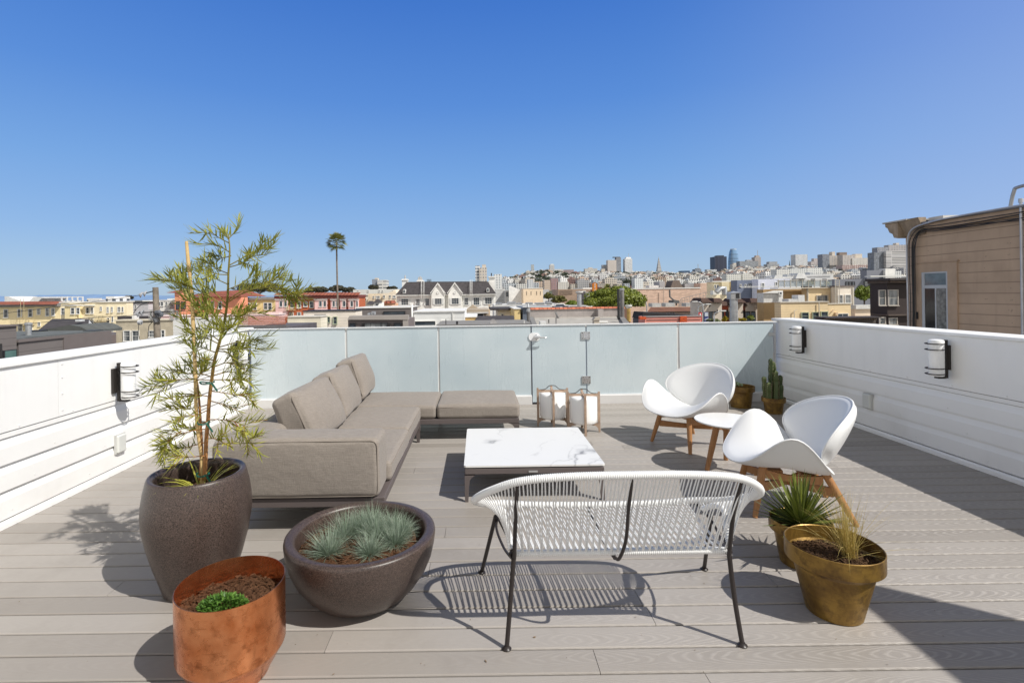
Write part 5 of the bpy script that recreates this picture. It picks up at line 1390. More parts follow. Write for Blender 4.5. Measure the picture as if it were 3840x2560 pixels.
# tall fan palm
PALML = leafmat('palm_leaf', (.06, .075, .02), (.27, .27, .07), (.15, .16, .04), .2, .5)
def palm(name, label, px, pytop, pybase, Y, crown, trunk_r, nfr, lean=0, seed=1, canary=False):
    rr = random.Random(seed); x, zt = w2(px, pytop, Y); t = thing(name, label, 'palm tree', (x, Y, GROUND))
    m = MB(); P = [(x+lean*(1-u)**2*1.0, Y, GROUND+(zt-GROUND)*u) for u in [k/12 for k in range(13)]]
    m.tube(P, [trunk_r*(1.25-.45*k/12 + .03*(k % 2)) for k in range(13)], 12); m.build('trunk', M('palm_bark', (.22, .18, .145), .9, .25, 3, bump=.5, bscale=14), t, smooth=True)
    m = MB()
    for k in range(nfr):
        a = k*2.39996 if not canary else rr.uniform(0, 2*PI); e = math.radians(-42 + 128*(k+.5)/nfr) if not canary else math.radians(rr.uniform(-10, 80)); L = crown*rr.uniform(.42, .62)
        d = Vector((math.cos(a)*math.cos(e), math.sin(a)*math.cos(e), math.sin(e))); b = Vector((x, Y, zt-.1)); hub = b + d*L
        s = d.cross(Vector((0, 0, 1))).normalized(); s = Matrix.Rotation(rr.uniform(-.45, .45), 3, d) @ s; n = s.cross(d); m.tube([b, hub], trunk_r*.09, 4, cap=False)
        tn = rr.uniform(0, .5) if e < 0 else rr.uniform(.25, 1)
        if canary:
            for j in range(16):
                p = b + d*L*(.3+1.5*j/16) + Vector((0, 0, -L*.5*(j/16)**2))
                for sgn in (-1, 1):
                    q = p + (s*sgn*.75 + d*.6 + Vector((0, 0, -.3)))*L*.5; m.add([p, p+d*L*.07, q], [(0,1,2)], tn)
        else:
            for j in range(15):
                an = math.radians(-78 + 156*j/14); v = (d*math.cos(an) + s*math.sin(an)).normalized(); l = L*rr.uniform(.72, 1.0)
                w = (s*math.cos(an) - d*math.sin(an))*l*.05; q = hub + v*l*.55; e2 = hub + v*l + Vector((0, 0, -l*.16))
                m.add([hub, q+w+n*l*.04, e2, q-w+n*l*.04], [(0,1,2,3)], tn)
    m.build('crown', PALML, t); return t
palm('fan_palm', 'tall slender fan palm with a small crown against the sky', 1262, 908, 1232, 50, 1.16, .09, 50, .28)
palm('date_palm', 'bushy distant palm behind the orange cinema sign', 2276, 1086, 1100, 150, 2.4, .4, 40, 0, 3, True)
# ------------------------------------------------------------------ left neighbours
GREYP = M('grey_brown_panel', S(112, 104, 102, 1.0), .8, .06)
t = thing('grey_house', 'grey brown clapboard house with flat gravel roof just beyond the sunlit parapet', 'house', (-15, 13.5, GROUND))
m = MB(); m.box(-17, -12, 13.2, 14.6, GROUND, .44); m.build('wall', GREYS, t)
m = MB(); m.box(-17, -11.97, 14.603, 16.5, GROUND, .47); m.build('panel_wall', GREYP, t)
m = MB(); m.box(-17.2, -12, 9.0, 13.14, GROUND, .83); m.build('bay', GREYS, t)
m = MB(); m.box(-17, -12.1, 13.21, 16.4, .472, .50); m.build('flat_roof', M('grey_felt', (.115, .125, .125), .95, .2, 2, bump=.5, bscale=30), t)
m = MB(); m.box(-12.1, -11.96, 13.15, 14.6, .40, .47); m.box(-17.3, -11.95, 9.0, 13.15, .832, .87); m.build('coping', GREYP, t)
m = MB(); m.box(-11.99, -11.94, 12.72, 13.08, .02, .24); w = m.build('window', DTRIM, t); m = MB(); m.box(-11.939, -11.93, 12.75, 13.05, .04, .22); m.build('pane', M('teal_pane', (.10, .18, .17), .1), w)
m = MB(); m.tube([(-11.93, 12.62, -3), (-11.93, 12.62, .42)], .035, 8); m.build('downpipe', BLACKP, t)
m = MB(); m.tube([(-12.9, 14.5, .5), (-12.9, 14.5, .86)], .07, 14); m.tube([(-12.9, 14.5, .80), (-12.9, 14.5, .84)], .095, 14); m.build('roof_vent', GALV, t, smooth=True, angle=40)
for (xl, xr) in ((108, 155), (320, 366)): part('roof_tank', t, 16.1, [(xl, xr, 1238.5, 1247)], BLACKP, .25, .1)
polypart('dormer', t, 16.6, [(156, 1250), (160, 1236), (200, 1229), (262, 1218), (300, 1224), (330, 1240), (330, 1250)], M('green_grey_felt', (.10, .105, .10), .9, .2), 0, 1.6)
Y = 30; t = thing('gabled_house', 'dark shingle roofed house with a white gable below the yellow apartments', 'house', (*(w2(240, 1240, Y)[0], Y), GROUND))
def P3(px, py, Y): x, z = w2(px, py, Y); return (x, Y, z)
m = MB(); m.quad(P3(130, 1248, 28), P3(330, 1254, 28), P3(334, 1195, 31), P3(196, 1195, 31)); m.add([P3(130, 1248, 28), P3(196, 1195, 31), P3(150, 1240, 36)], [(0,1,2)]); m.quad(P3(334, 1193, 31), P3(336, 1193, 30.9), P3(432, 1262, 33), P3(426, 1265, 33)); m.quad(P3(150,1240,36),P3(196,1195,31),P3(334,1195,31),P3(380,1240,36)); m.build('roof', SHING, t)
m = MB(); m.add([P3(312, 1254, 28.05), P3(334, 1197, 31), P3(372, 1243, 32)], [(0,1,2)]); m.quad(P3(312, 1254, 28.05), P3(372, 1243, 32), P3(372, 1290, 32), P3(312, 1290, 28.05)); m.build('gable_wall', M('white_gable', (.62, .63, .63), .7), t)
x0, z0 = w2(150, 1250, 29); m = MB(); m.box(x0, w2(312, 1250, 29)[0], 29, 34, GROUND, z0-.3); m.build('wall', GREYP, t)
m = MB(); m.box(*[w2(251, 1205, 29)[0], w2(267, 1205, 29)[0]], 29.6, 30.0, w2(259, 1206, 29.5)[1], w2(259, 1199, 29.5)[1]); m.build('skylight', M('skylight', (.6, .62, .62), .3), t)
Y = 62
YW = [(16,31,1161,1190),(68,83,1160,1188),(108,122,1159,1187),(141,152,1158,1178),(173,185,1156,1184),(194,206,1156,1183),(70,85,1213,1241),(111,122,1211,1235),(144,152,1208,1222),(-20,-4,1162,1191)]
def fire_escape(t, Y, xl, xr, yt, yb, lx0, lx1, ly0, ly1):
    x0, z1 = w2(xl, yt, Y); x1, z0 = w2(xr, yb, Y); m = MB()
    for z in (z0, z0+.5*(z1-z0), z1): m.tube([(x0, Y-1, z), (x1, Y-1, z)], .03, 4)
    for k in range(13):
        x = x0+(x1-x0)*k/12; m.tube([(x, Y-1, z0), (x, Y-1, z1)], .018, 4)
    m.box(x0, x1, Y-1, Y-.1, z0-.06, z0)
    for s in (0, 1):
        m.tube([(x0 if s == 0 else x1, Y-1, z1), (x0 if s == 0 else x1, Y, z1)], .03, 4)
    a, b = w2(lx0, ly0, Y), w2(lx1, ly1, Y)
    for d in (0, .45):
        m.tube([(a[0]+d, Y-.6, a[1]), (b[0]+d, Y-.6, b[1])], .04, 4)
    for k in range(12):
        u = k/11; m.tube([(a[0]+(b[0]-a[0])*u, Y-.6, a[1]+(b[1]-a[1])*u), (a[0]+(b[0]-a[0])*u+.45, Y-.6, a[1]+(b[1]-a[1])*u)], .02, 4)
    return m.build('fire_escape', M('pale_iron', (.50, .43, .27), .6), t)
t = bld('yellow_apartments', 'yellow rendered apartment block with red tile eaves and white framed windows', 'apartment block', Y, (-60, 226, 1150), YEL, 12, wins=YW, pane=PANE2)
part('eaves_band', t, Y, [(-60, 228, 1142, 1150)], M('grey_soffit', (.26, .25, .24), .8), 11, .5)
m = MB(); a = w2(-60, 1142, Y); b = w2(231, 1141, Y); m.quad((a[0], Y-.9, a[1]), (b[0], Y-.9, b[1]), (b[0]-.2, Y+.6, b[1]+.36), (a[0], Y+.6, a[1]+.36)); m.build('tile_eaves', TILE2, t)
fire_escape(t, Y, 67, 134, 1198, 1212, 112, 104, 1200, 1245)
m = MB(); x, z = w2(102, 1130, Y); x2, z2 = w2(103, 1198, Y)
for d in (0, .4): m.tube([(x+d, Y-.9, z+.3), (x2+d, Y-.9, z2)], .025, 4)
m.build('roof_ladder', M('pale_iron', (.50, .43, .27), .6), t)
WROOF = M('white_roof_paint', (.66, .66, .65), .7)
polypart('roof_hut', t, Y+2, [(17, 1134), (17, 1111), (33, 1112), (80, 1130), (80, 1134)], WROOF, 0, 4); polypart('roof_hut', t, Y+3, [(108, 1134), (125, 1113), (156, 1113), (156, 1118), (140, 1134)], WROOF, 0, 4)
part('roof_box', t, Y+2, [(160, 178, 1121, 1136)], GREYP, 2, 0)
t = bld('cream_apartments', 'cream apartment block with bay windows next to the yellow apartments', 'apartment block', 60, (228, 475, 1134), CREAMB, 12, wins=[(231,245,1155,1178),(324,335,1153,1175),(342,351,1153,1175),(377,383,1150,1165),(402,409,1151,1172),(418,424,1151,1170),(443,452,1151,1170),(458,464,1151,1170),(343,351,1194,1211),(403,411,1192,1211),(420,426,1188,1207),(404,411,1229,1248),(420,426,1225,1242)], pane=PANE2, cop=(.12, .12, WTRIM))
part('bay', t, 60, [(262, 307, 1147, 1194)], B('cream2', 205, 190, 150), .3, .75); part('bay_cornice', t, 60, [(260, 309, 1143, 1146.5)], WTRIM, .3, .9); part('bay_cornice', t, 60, [(318, 357, 1143, 1146.5)], WTRIM, .2, .5)
for q in ((267,280,1154,1177), (287,299,1154,1177)): win(t, 59.25, q, pane=PANE2)
fire_escape(t, 60, 356, 417, 1183, 1198, 386, 372, 1184, 1222); fire_escape(t, 60, 360, 418, 1221, 1236, 388, 376, 1222, 1255)
m = MB(); Yd = 63
for (xl, xr) in ((229, 232), (250, 252.5), (269, 271.5), (289, 291.5), (308, 311)): _facade_box(m, Yd, xl, xr, 1112, 1134, .12, .05)
for (yt, yb_) in ((1112, 1115), (1126, 1134)): _facade_box(m, Yd+.13, 229, 311, yt, yb_, .12, .02)
m.build('roof_deck_frame', WROOF, t); part('roof_hut', t, 64, [(336, 372, 1122, 1134)], WROOF, 2, 0)
t = bld('stucco_house', 'rough grey beige stucco house with paired windows behind the utility pole', 'house', 30, (435, 648, 1202), STUC, 9, wins=[(466,490,1240,1278),(498,522,1240,1278),(561,581,1240,1264),(607,619,1238,1264)], pane=PANE2, cop=(.08, .06, B('stc', 190, 182, 165)))
part('penthouse_roof', t, 32, [(440, 580, 1186, 1201)], SHING, 4, 0); part('chimney', t, 31, [(495, 505, 1182, 1201)], WTRIM, .4, 0)
bld('grey_house_far', 'flat grey house with one small window between cream apartments and utility pole', 'house', 70, (476, 556, 1136), B('gr', 172, 170, 172), 8, wins=[(507,513,1145,1156)], cop=(.2, .15, BLACKP))
t = bld('white_house_far', 'white house with stacked outdoor stairs right of the utility pole', 'house', 76, (600, 655, 1128), B('wh', 215, 212, 205), 8, wins=[(603,613,1132,1146),(622,628,1132,1143),(637,643,1132,1142)], cop=(.15, .1, WTRIM))
part('stair_flight', t, 76, [(636, 654, y, y+3) for y in (1136, 1143, 1150, 1157)], WTRIM, .2, 1.2)
t = bld('pink_house', 'flat pink rendered house below the coral and olive buildings', 'house', 34, (590, 1045, 1183), B('pink', 226, 196, 192), 5, cop=(.06, .05, B('pinkc', 235, 215, 212)))
part('raised_parapet', t, 34, [(930, 1046, 1171, 1183)], B('pink', 226, 196, 192), .6, .02)
bld('white_clapboard_house', 'white clapboard house with narrow windows directly behind the sapling', 'house', 26, (649, 905, 1192), CLAPW, 6, wins=[(736,745,1226,1249),(787,796,1222,1243)])
Y = 75; t = bld('coral_building', 'coral pink building with clay tile roofs and a square corner turret', 'building', Y, (700, 905, 1112), B('coral', 226, 150, 120), 10, wins=[(726,737,1131,1157),(752,762,1131,1157),(790,803,1131,1157),(820,832,1131,1157)])
m = MB(); q = [w2(698, 1112, Y), w2(907, 1112, Y), w2(860, 1087, Y), w2(735, 1092, Y)]
m.quad((q[0][0], Y-.8, q[0][1]), (q[1][0], Y-.8, q[1][1]), (q[2][0], Y+4, q[2][1]), (q[3][0], Y+4, q[3][1])); m.quad((q[1][0], Y-.8, q[1][1]), (q[1][0], Y+9, q[1][1]), (q[2][0], Y+6, q[2][1]), (q[2][0], Y+4, q[2][1])); m.build('tile_roof', TILE2, t)
part('turret', t, Y-1.5, [(655, 701, 1098, 1190)], B('coral', 226, 150, 120), 4, 0)
for q in ((662,674,1131,1158), (681,696,1131,1157)): win(t, Y-1.5, q, DTRIM, mull=(1, 1))
x, z = w2(678, 1098, Y); m = MB(); m.add([(x-1.05, Y-1.8, z), (x+1.05, Y-1.8, z), (x+1.05, Y+2.4, z), (x-1.05, Y+2.4, z), (x, Y+.3, z+.55)], [(0,1,4),(1,2,4),(2,3,4),(3,0,4)]); m.build('turret_roof', TILE2, t)
t = bld('olive_building', 'olive beige building with grey upper storey and white windows beside the brick building', 'building', 78, (850, 1036, 1124), B('olive', 196, 180, 130), 8, wins=[(876,888,1136,1161),(891,903,1136,1161),(925,937,1136,1160),(949,962,1136,1160),(990,1003,1136,1160),(1006,1019,1136,1160)])
part('grey_storey', t, 78, [(850, 1036, 1115, 1124)], M('grey_soffit', (.26, .25, .24), .8), 6, .25)
Y = 75; BRK = M('red_brick', S(182, 100, 66, 1.25), .85, .15, .8, brick=(.22, .075)); PINKB = B('bay_pink', 232, 190, 185)
t = bld('brick_building', 'red brick building with heavy cornice and pale pink bay windows', 'building', Y, (1036, 1346, 1118), BRK, 12, wins=[(1089.5,1102,1131,1154),(1115,1128,1131,1154),(1139.5,1152,1131,1149),(1162,1175,1130,1153),(1088,1100,1172,1184),(1116,1128,1172,1184)])
part('cornice', t, Y, [(1034, 1348, 1107, 1117.9)], M('oxblood', S(128, 66, 58, .8), .7), 11, .55)
m = MB(); a = w2(1033, 1107, Y); b = w2(1349, 1107, Y); m.quad((a[0], Y-.75, a[1]), (b[0], Y-.75, b[1]), (b[0], Y+.8, b[1]+.42), (a[0], Y+.8, a[1]+.42)); m.build('tile_eaves', TILE2, t)
part('frieze', t, Y, [(1036, 1346, 1118.2, 1121)], PINKB, .1, .12)
for (xl, xr, yb_, ws) in ((1040, 1083, 1190, ((1049, 1059), (1066, 1076))), (1185, 1230, 1162, ((1197, 1207), (1214, 1223))), (1245, 1271, 1162, ((1248, 1256), (1261, 1268))), (1281, 1300, 1162, ((1286, 1296),)), (1311, 1330, 1162, ((1315, 1324),)), (1334, 1346, 1160, ((1336, 1342),))):
    part('bay', t, Y, [(xl, xr, 1124, yb_)], PINKB, .1, .7); part('bay_cornice', t, Y, [(xl-1.5, xr+1.5, 1121.5, 1123.9)], WTRIM, .1, .85)
    for q in ws: win(t, Y-.7, (q[0], q[1], 1129, 1149), f=.05)
part('pilaster', t, Y, [(1272.5, 1275, 1128, 1150), (1302, 1304.5, 1128, 1150)], WTRIM, .1, .1)
fire_escape(t, Y, 1080, 1108, 1152, 1161, 1096, 1085, 1160, 1190)
m = MB(); a = [w2(x, 1098, Y+2) for x in (1270, 1284)]
for q in a: m.tube([(q[0], Y+2, q[1]-1.2), (q[0], Y+2, q[1]+.1)], .03, 5)
m.tube([(a[0][0], Y+2, a[0][1]+.1), (a[1][0], Y+2, a[1][1]+.1)], .03, 5); m.build('roof_rail', BLACKP, t)
# clay tile roof close by
Y = 15; t = thing('clay_tile_house', 'house with a bright clay tile mono pitch roof just beyond the glass balustrade', 'house', (w2(990, 1200, Y)[0], Y+2, GROUND))
a, b, c, d = w2(892, 1219, Y), w2(1073, 1216, Y), w2(1081, 1188, Y+1.6), w2(905, 1190, Y+1.6); m = MB(); n = 42
for k in range(n):
    u0, u1 = k/n, (k+1)/n
    for (p, q, hh) in ((u0, u0+(u1-u0)*.5, .03), (u0+(u1-u0)*.5, u1, -.0)):
        for r_ in range(5):
            v0, v1 = r_/5, (r_+1)/5+.01
            L = lambda u, v: (a[0]+(b[0]-a[0])*u + ((d[0]-a[0])*(1-u)+(c[0]-b[0])*u)*v, Y+1.6*v, (a[1]+(b[1]-a[1])*u)*(1-v) + (d[1]+(c[1]-d[1])*u)*v)
            P = [Vector(L(p, v0)), Vector(L(q, v0)), Vector(L(q, v1)), Vector(L(p, v1))]; up0, up1 = Vector((0, -.012, .034+hh)), Vector((0, 0, .005+hh))
            m.quad(P[0]+up0, P[1]+up0, P[2]+up1, P[3]+up1, (k*7+r_*3) % 10/10)
            m.quad(P[0]+up0-Vector((0,0,.04)), P[1]+up0-Vector((0,0,.04)), P[1]+up0, P[0]+up0, .1)
m.build('tile_roof', M('clay_tile_near', (.62, .21, .10), .7, .2, 7, tintvar=.45), t)
m = MB(); m.box(a[0]+.05, b[0]-.05, Y+.25, Y+3, GROUND, a[1]-.10); m.build('wall', M('dark_grey_wall', (.11, .10, .11), .8), t)
m = MB(); m.box(a[0], b[0]+.02, Y-.02, Y+.24, a[1]-.09, a[1]-.02); m.build('eaves', M('dark_grey_wall2', (.15, .14, .145), .8), t)
win(t, Y+.25, (940, 1025, 1231, 1242), DTRIM, mull=(2, 0), f=.03)
bld('tan_house', 'tan clapboard house with one small square window beside the clay tile roof', 'house', 24, (1078, 1203, 1189), TANS, 5, wins=[(1122,1145,1218,1232)], cop=(.05, .04, B('tn', 190, 185, 175)))
t = bld('green_trim_house', 'pale clapboard house with green trimmed windows behind the palm trunk', 'house', 30, (1138, 1334, 1167), M('pale_clapboard', S(222, 212, 198, 1.15), .75, .1, 1, siding=.17), 6, wins=[(1206,1220,1190,1209),(1229,1238,1188,1208),(1251,1264,1188,1214)], trim=GTRIM, cop=(.06, .05, BLACKP))
part('roof_hood', t, 30, [(1186, 1222, 1178, 1184)], TAR, .1, .4)
m = MB(); a, b = w2(1202, 1207, 29), w2(1226, 1226, 29)
for dz in (0, .28): m.tube([(a[0], 29, a[1]+dz), (b[0], 29, b[1]+dz)], .03, 5)
for u in (0, .5, 1): m.tube([(a[0]+(b[0]-a[0])*u, 29, a[1]+(b[1]-a[1])*u-.4), (a[0]+(b[0]-a[0])*u, 29, a[1]+(b[1]-a[1])*u+.28)], .03, 5)
m.build('stair_rail', WTRIM, t)
t = bld('dark_grey_house', 'dark grey clapboard upper storey with a long strip window', 'house', 34, (1334, 1541, 1155), GREYS, 6, wins=[(1440,1519,1168,1177)], trim=DTRIM, mull=(2, 0), cop=(.07, .06, WTRIM))
Y = 20; GF = M('warm_grey_render', S(122, 112, 110, 1.0), .8, .06)
t = bld('modern_grey_house', 'warm grey modern house front with black sliding doors behind the glass balustrade', 'house', Y, (1305, 1531, 1198), GF, 5, wins=[(1314,1333,1212,1225),(1479,1505,1211,1229)], trim=DTRIM, mull=(0, 0))
polypart('parapet', t, Y, [(1305, 1198.2), (1313, 1184), (1531, 1181), (1531, 1198.2)], M('grey_render_light', S(165, 158, 152, 1.0), .8, .06), -.12, .3)
part('side_strip', t, Y, [(1512, 1531, 1198.4, 1260)], M('grey_render_light', S(165, 158, 152, 1.0), .8, .06), .1, .1)
win(t, Y, (1369, 1453, 1211, 1240), DTRIM, PANE2, (3, 0))
for x in (1358, 1458): part('wall_sconce', t, Y, [(x, x+5, 1211, 1224)], BLACKP, .02, .09)
part('roof_fan', t, Y+.6, [(1378, 1388, 1174, 1181), (1393, 1397, 1168, 1181), (1402, 1404, 1168, 1180)], GALV, .3, 0)
Y = 24; t = bld('white_siding_house', 'white lap sided house with a long low window and white drainpipe', 'house', Y, (1551, 1740, 1170), CLAPW, 5, wins=[(1655,1672,1203,1218),(1709,1728,1207,1217)], cop=(.05, .05, WTRIM))
win(t, Y, (1556, 1633, 1204, 1220), WTRIM, mull=(0, 0)); part('corner_board', t, Y, [(1696, 1700, 1172, 1250)], WTRIM, .02, .04)
m = MB(); a, b, c = w2(1546, 1140, Y), w2(1546, 1222, Y), w2(1553, 1231, Y); m.tube([(a[0], Y-.1, a[1]), (b[0], Y-.1, b[1]), (c[0], Y-.1, c[1])], .045, 8); m.build('drainpipe', WTRIM, t, smooth=True)
# slate roofed white building
Y = 80; WB = B('white_stucco', 240, 238, 232, 1.15)
t = bld('slate_roof_building', 'long white building with slate roof, two pointed gables and shuttered windows', 'building', Y, (1487, 1858, 1104), WB, 9)
m = MB(); R1, R2 = w2(1525, 1057, Y+2.6), w2(1828, 1055, Y+2.6); E1, E2 = w2(1482, 1106, Y-.4), w2(1861, 1101, Y-.4)
m.quad((E1[0], Y-.4, E1[1]), (E2[0], Y-.4, E2[1]), (R2[0], Y+2.6, R2[1]), (R1[0], Y+2.6, R1[1])); m.add([(E1[0], Y-.4, E1[1]), (R1[0], Y+2.6, R1[1]), (E1[0], Y+9.2, E1[1])], [(0,1,2)]); m.add([(E2[0], Y-.4, E2[1]), (E2[0], Y+9.2, E2[1]), (R2[0], Y+2.6, R2[1])], [(0,1,2)]); m.quad((R1[0], Y+2.6, R1[1]), (R2[0], Y+2.6, R2[1]), (E2[0], Y+9.2, E2[1]), (E1[0], Y+9.2, E1[1])); m.build('slate_roof', SHING, t)
m = MB(); m.box(R1[0], R2[0], Y+2.45, Y+2.75, R1[1]-.02, R2[1]+.10); m.build('ridge_cap', WTRIM, t)
part('gutter', t, Y, [(1482, 1861, 1104.5, 1107.5)], WTRIM, .1, .5)
for (xa, xl, xr, ya) in ((1643, 1619.5, 1668, 1064), (1706, 1682, 1732, 1062)):
    polypart('gable', t, Y, [(xl, 1180), (xl, 1102), (xa, ya), (xr, 1102), (xr, 1180)], WB, -.75, 2.5)
    q = [(xl-4, 1103), (xl-4, 1098), (xa, ya-4), (xr+4, 1098), (xr+4, 1103), (xa, ya+3)]; polypart('bargeboard', t, Y, q, WTRIM, -.95, -.76)
    x, z = w2(xa, 1097, Y); m = MB(); m.lathe([(0, 0), (.19, 0), (.22, .05), (.19, .08), (.12, .05), (0, .05)], (x, Y-.76, z), n=20, M=RX); m.build('medallion', WTRIM, t)
for q, yy in (((1505,1531,1121,1143), Y), ((1561,1574,1121,1146), Y), ((1595,1609,1120,1145), Y), ((1631,1656,1119,1141), Y-.75), ((1694,1720,1118,1140), Y-.75), ((1742,1756,1117,1143), Y), ((1776,1797,1116,1143), Y), ((1819,1844,1116,1139), Y), ((1634, 1654, 1162, 1172), Y-.75), ((1696, 1716, 1162, 1172), Y-.75)):
    win(t, yy, q, WTRIM, PANE, (2, 2) if q[3] < 1160 else (2, 0), 1.1, .07, .28 if q[3] < 1160 else None)
for (px, py, yy) in ((1517.5, 1092, Y+.35), (1829.5, 1087, Y+.3)):
    x, z = w2(px, py, yy); m = MB(); pts = [(x-.22, z-.34), (x+.22, z-.34), (x+.22, z+.12)] + [(x+.22*math.cos(a), z+.12+.22*math.sin(a)) for a in (PI*.25, PI*.5, PI*.75)] + [(x-.22, z+.12)]
    m.prism(pts, 'y', yy-.5, yy+1.6); o = m.build('dormer', WTRIM, t); m = MB(); m.prism([(x+(p[0]-x)*.62, z+(p[1]-z)*.68) for p in pts], 'y', yy-.53, yy-.501); m.build('pane', PANE, o)
for (xa, xb, y0_, y1_) in ((1580, 1590, 1055, 1119), (1763, 1770, 1054, 1113)):
    m = MB(); a0, b0 = w2(xa, y0_, Y+2.2), w2(xb, y0_, Y+2.2); a1, b1 = w2(xa, y1_, Y-.9), w2(xb, y1_, Y-.9)
    for (p, q) in ((a0, a1), (b0, b1)): m.tube([(p[0], Y+2.2, p[1]+.2), (q[0], Y-.9, q[1]+1.0), (q[0], Y-.9, q[1])], .035, 5)
    for k in range(11):
        u = k/10; m.tube([(a0[0]+(a1[0]-a0[0])*u, Y+2.2-3.1*u, a0[1]+(a1[1]+.8-a0[1])*u), (b0[0]+(b1[0]-b0[0])*u, Y+2.2-3.1*u, b0[1]+(b1[1]+.8-b0[1])*u)], .025, 4)
    m.build('roof_ladder', WTRIM, t)
part('chimney', t, Y+3, [(1834, 1855, 1041, 1110)], WB, 1.2, 0); part('chimney_cap', t, Y+3, [(1831, 1858, 1036, 1040.9)], WTRIM, 1.4, .2); x, z = w2(1843, 1036, Y+3); m = MB(); m.tube([(x, Y+3.5, z), (x, Y+3.5, z+.55)], .09, 8); m.build('chimney_pot', BLACKP, t)
# small houses in front of it and to the right
t = bld('brown_gabled_house', 'small taupe house with pale shingle roof in front of the slate roofed building', 'house', 40, (1748, 1832, 1160), B('taupe', 150, 138, 122), 5, wins=[(1770,1812,1176,1186)], trim=WTRIM, mull=(1, 0))
m = MB(); m.quad(P3(1750, 1176, 39.6), P3(1832, 1174, 39.6), P3(1829, 1157, 41), P3(1757, 1158, 41)); m.build('shingle_roof', M('pale_shingle', (.36, .35, .34), .9, .15, 2), t)
polypart('gable', t, 41.1, [(1750, 1160), (1772, 1142), (1796, 1158)], B('taupe', 150, 138, 122), 0, 2); part('corner_pipe', t, 39, [(1832, 1837, 1142, 1190)], M('tan_pipe', S(205, 180, 150, 1.1), .7), .1, 0)
bld('small_white_house', 'small white house with dark felt roof left of the tar roofed house', 'house', 34, (1866, 1914, 1162), B('sw', 214, 206, 190), 4, wins=[(1880,1888,1178,1186)], cop=(.12, .5, SHING))
bld('mustard_house', 'narrow mustard wall with a shadowed side by the blue grey parapet', 'house', 30, (1929, 1951, 1159), B('mus', 200, 178, 128), 4, cop=(.05, .05, WTRIM))
t = bld('ochre_house', 'ochre wall with low dark shingle roof and white gutter', 'house', 26, (1739, 1786, 1190), B('ochre', 190, 160, 108), 4, cop=(.05, .05, WTRIM))
m = MB(); m.quad(P3(1780, 1205, 25), P3(1930, 1202, 25), P3(1926, 1183, 26.5), P3(1788, 1184, 26.5)); m.build('shingle_roof', SHING, t); m = MB(); a, b = P3(1779, 1206, 24.95), P3(1931, 1203, 24.95); m.tube([a, b], .035, 6); m.build('gutter', WTRIM, t)
x0, z0 = w2(1786, 1207, 25.5); x1, _ = w2(1926, 1207, 25.5); m = MB(); m.box(x0, x1, 25.5, 28, GROUND, z0); m.build('rear_wall', M('brown_wall', (.09, .075, .07), .85), t)
t = bld('low_flat_roof', 'low grey felt roof edge running just behind the glass balustrade', 'roof', 14, (1640, 1990, 1218), TAR, 2.2, cop=(.02, .03, M('felt_edge', (.22, .21, .20), .9)))
x, z = w2(1848, 1213, 14.4); t = thing('satellite_dish', 'grey satellite dish on the low felt roof', 'satellite dish', (x, 14.4, z-.12)); m = MB()
m.lathe([(0, 0), (.06, .006), (.10, .02), (.125, .035), (.122, .04), (.09, .025), (0, .012)], (x, 14.4, z), n=28, M=Matrix.Rotation(math.radians(75), 4, 'X') @ Matrix.Rotation(math.radians(35), 4, 'Y')); m.build('dish', M('dish_grey', (.28, .27, .27), .5), t, smooth=True, angle=40)
m = MB(); m.tube([(x, 14.4, z-.1), (x, 14.4, z)], .012, 6); m.tube([(x+.02, 14.4, z-.08), (x+.2, 14.2, z-.02)], .008, 6); m.box(x+.18, x+.25, 14.17, 14.23, z-.04, z+.0); m.build('arm', GALV, t)
for (px, yt, yb_, r_) in ((1672, 1196, 1222, .012), (1714, 1204, 1222, .03), (1965, 1202, 1222, .012)):
    a, b = w2(px, yt, 14.1), w2(px, yb_, 14.1); t = thing('vent_pipe', {1672: 'thin dark vent pipe in front of the white sided house', 1714: 'short black stub vent with a pale cowl on the felt roof', 1965: 'thin pale vent pipe left of the tar roofed house'}[px], 'vent pipe', (a[0], 14.1, b[1])); m = MB(); m.tube([(a[0], 14.1, b[1]-.1), (a[0], 14.1, a[1])], r_, 8); m.build('pipe', BLACKP if px != 1965 else WTRIM, t, smooth=True, angle=40)
bld('white_block', 'plain white rendered block right of the slate roofed chimney', 'building', 95, (1857, 1893, 1084), M('white_block_brick', (.70, .69, .67), .8, .06, 1, brick=(.5, .25)), 8)
t = bld('stepped_white_block', 'white block wall with a stepped skyline and one dark slot', 'building', 92, (1893, 1962, 1088), M('white_block_brick', (.70, .69, .67), .8, .06, 1, brick=(.5, .25)), 8, wins=[(1899,1905,1096,1110)], trim=DTRIM, mull=(0, 0)); polypart('stepped_wall', t, 92, [(1908, 1140), (1908, 1072), (1916, 1072), (1957, 1090), (1957, 1140)], M('white_conc', (.8, .79, .77), .8), -.5, -.01)
t = bld('beige_slot_building', 'beige sided building with four thin vertical slots', 'building', 88, (1962, 2036, 1082), M('beige_siding', S(226, 204, 176, 1.1), .8, .08, 1, siding=.35), 8, cop=(.1, .05, WTRIM)); part('slot', t, 88, [(x, x+1.2, 1092, 1106) for x in (1974, 1991, 2012, 2026)], BLACKP, .02, .05)
bld('pale_long_building', 'long pale warehouse behind the tan houses and palm', 'building', 112, (1324, 1498, 1085), M('pale_ware', (.66, .65, .61), .8, .06, .3), 12, wins=[(x, x+5, 1089, 1094) for x in (1340, 1378, 1420, 1432, 1470)])
bld('cream_row_house', 'small cream house with dark windows right of the brick building', 'house', 95, (1346, 1380, 1106), B('crm', 222, 214, 196), 8, wins=[(1352,1356,1118,1128),(1362,1366,1118,1128),(1370,1374,1118,1128)], cop=(.2, .2, WTRIM))
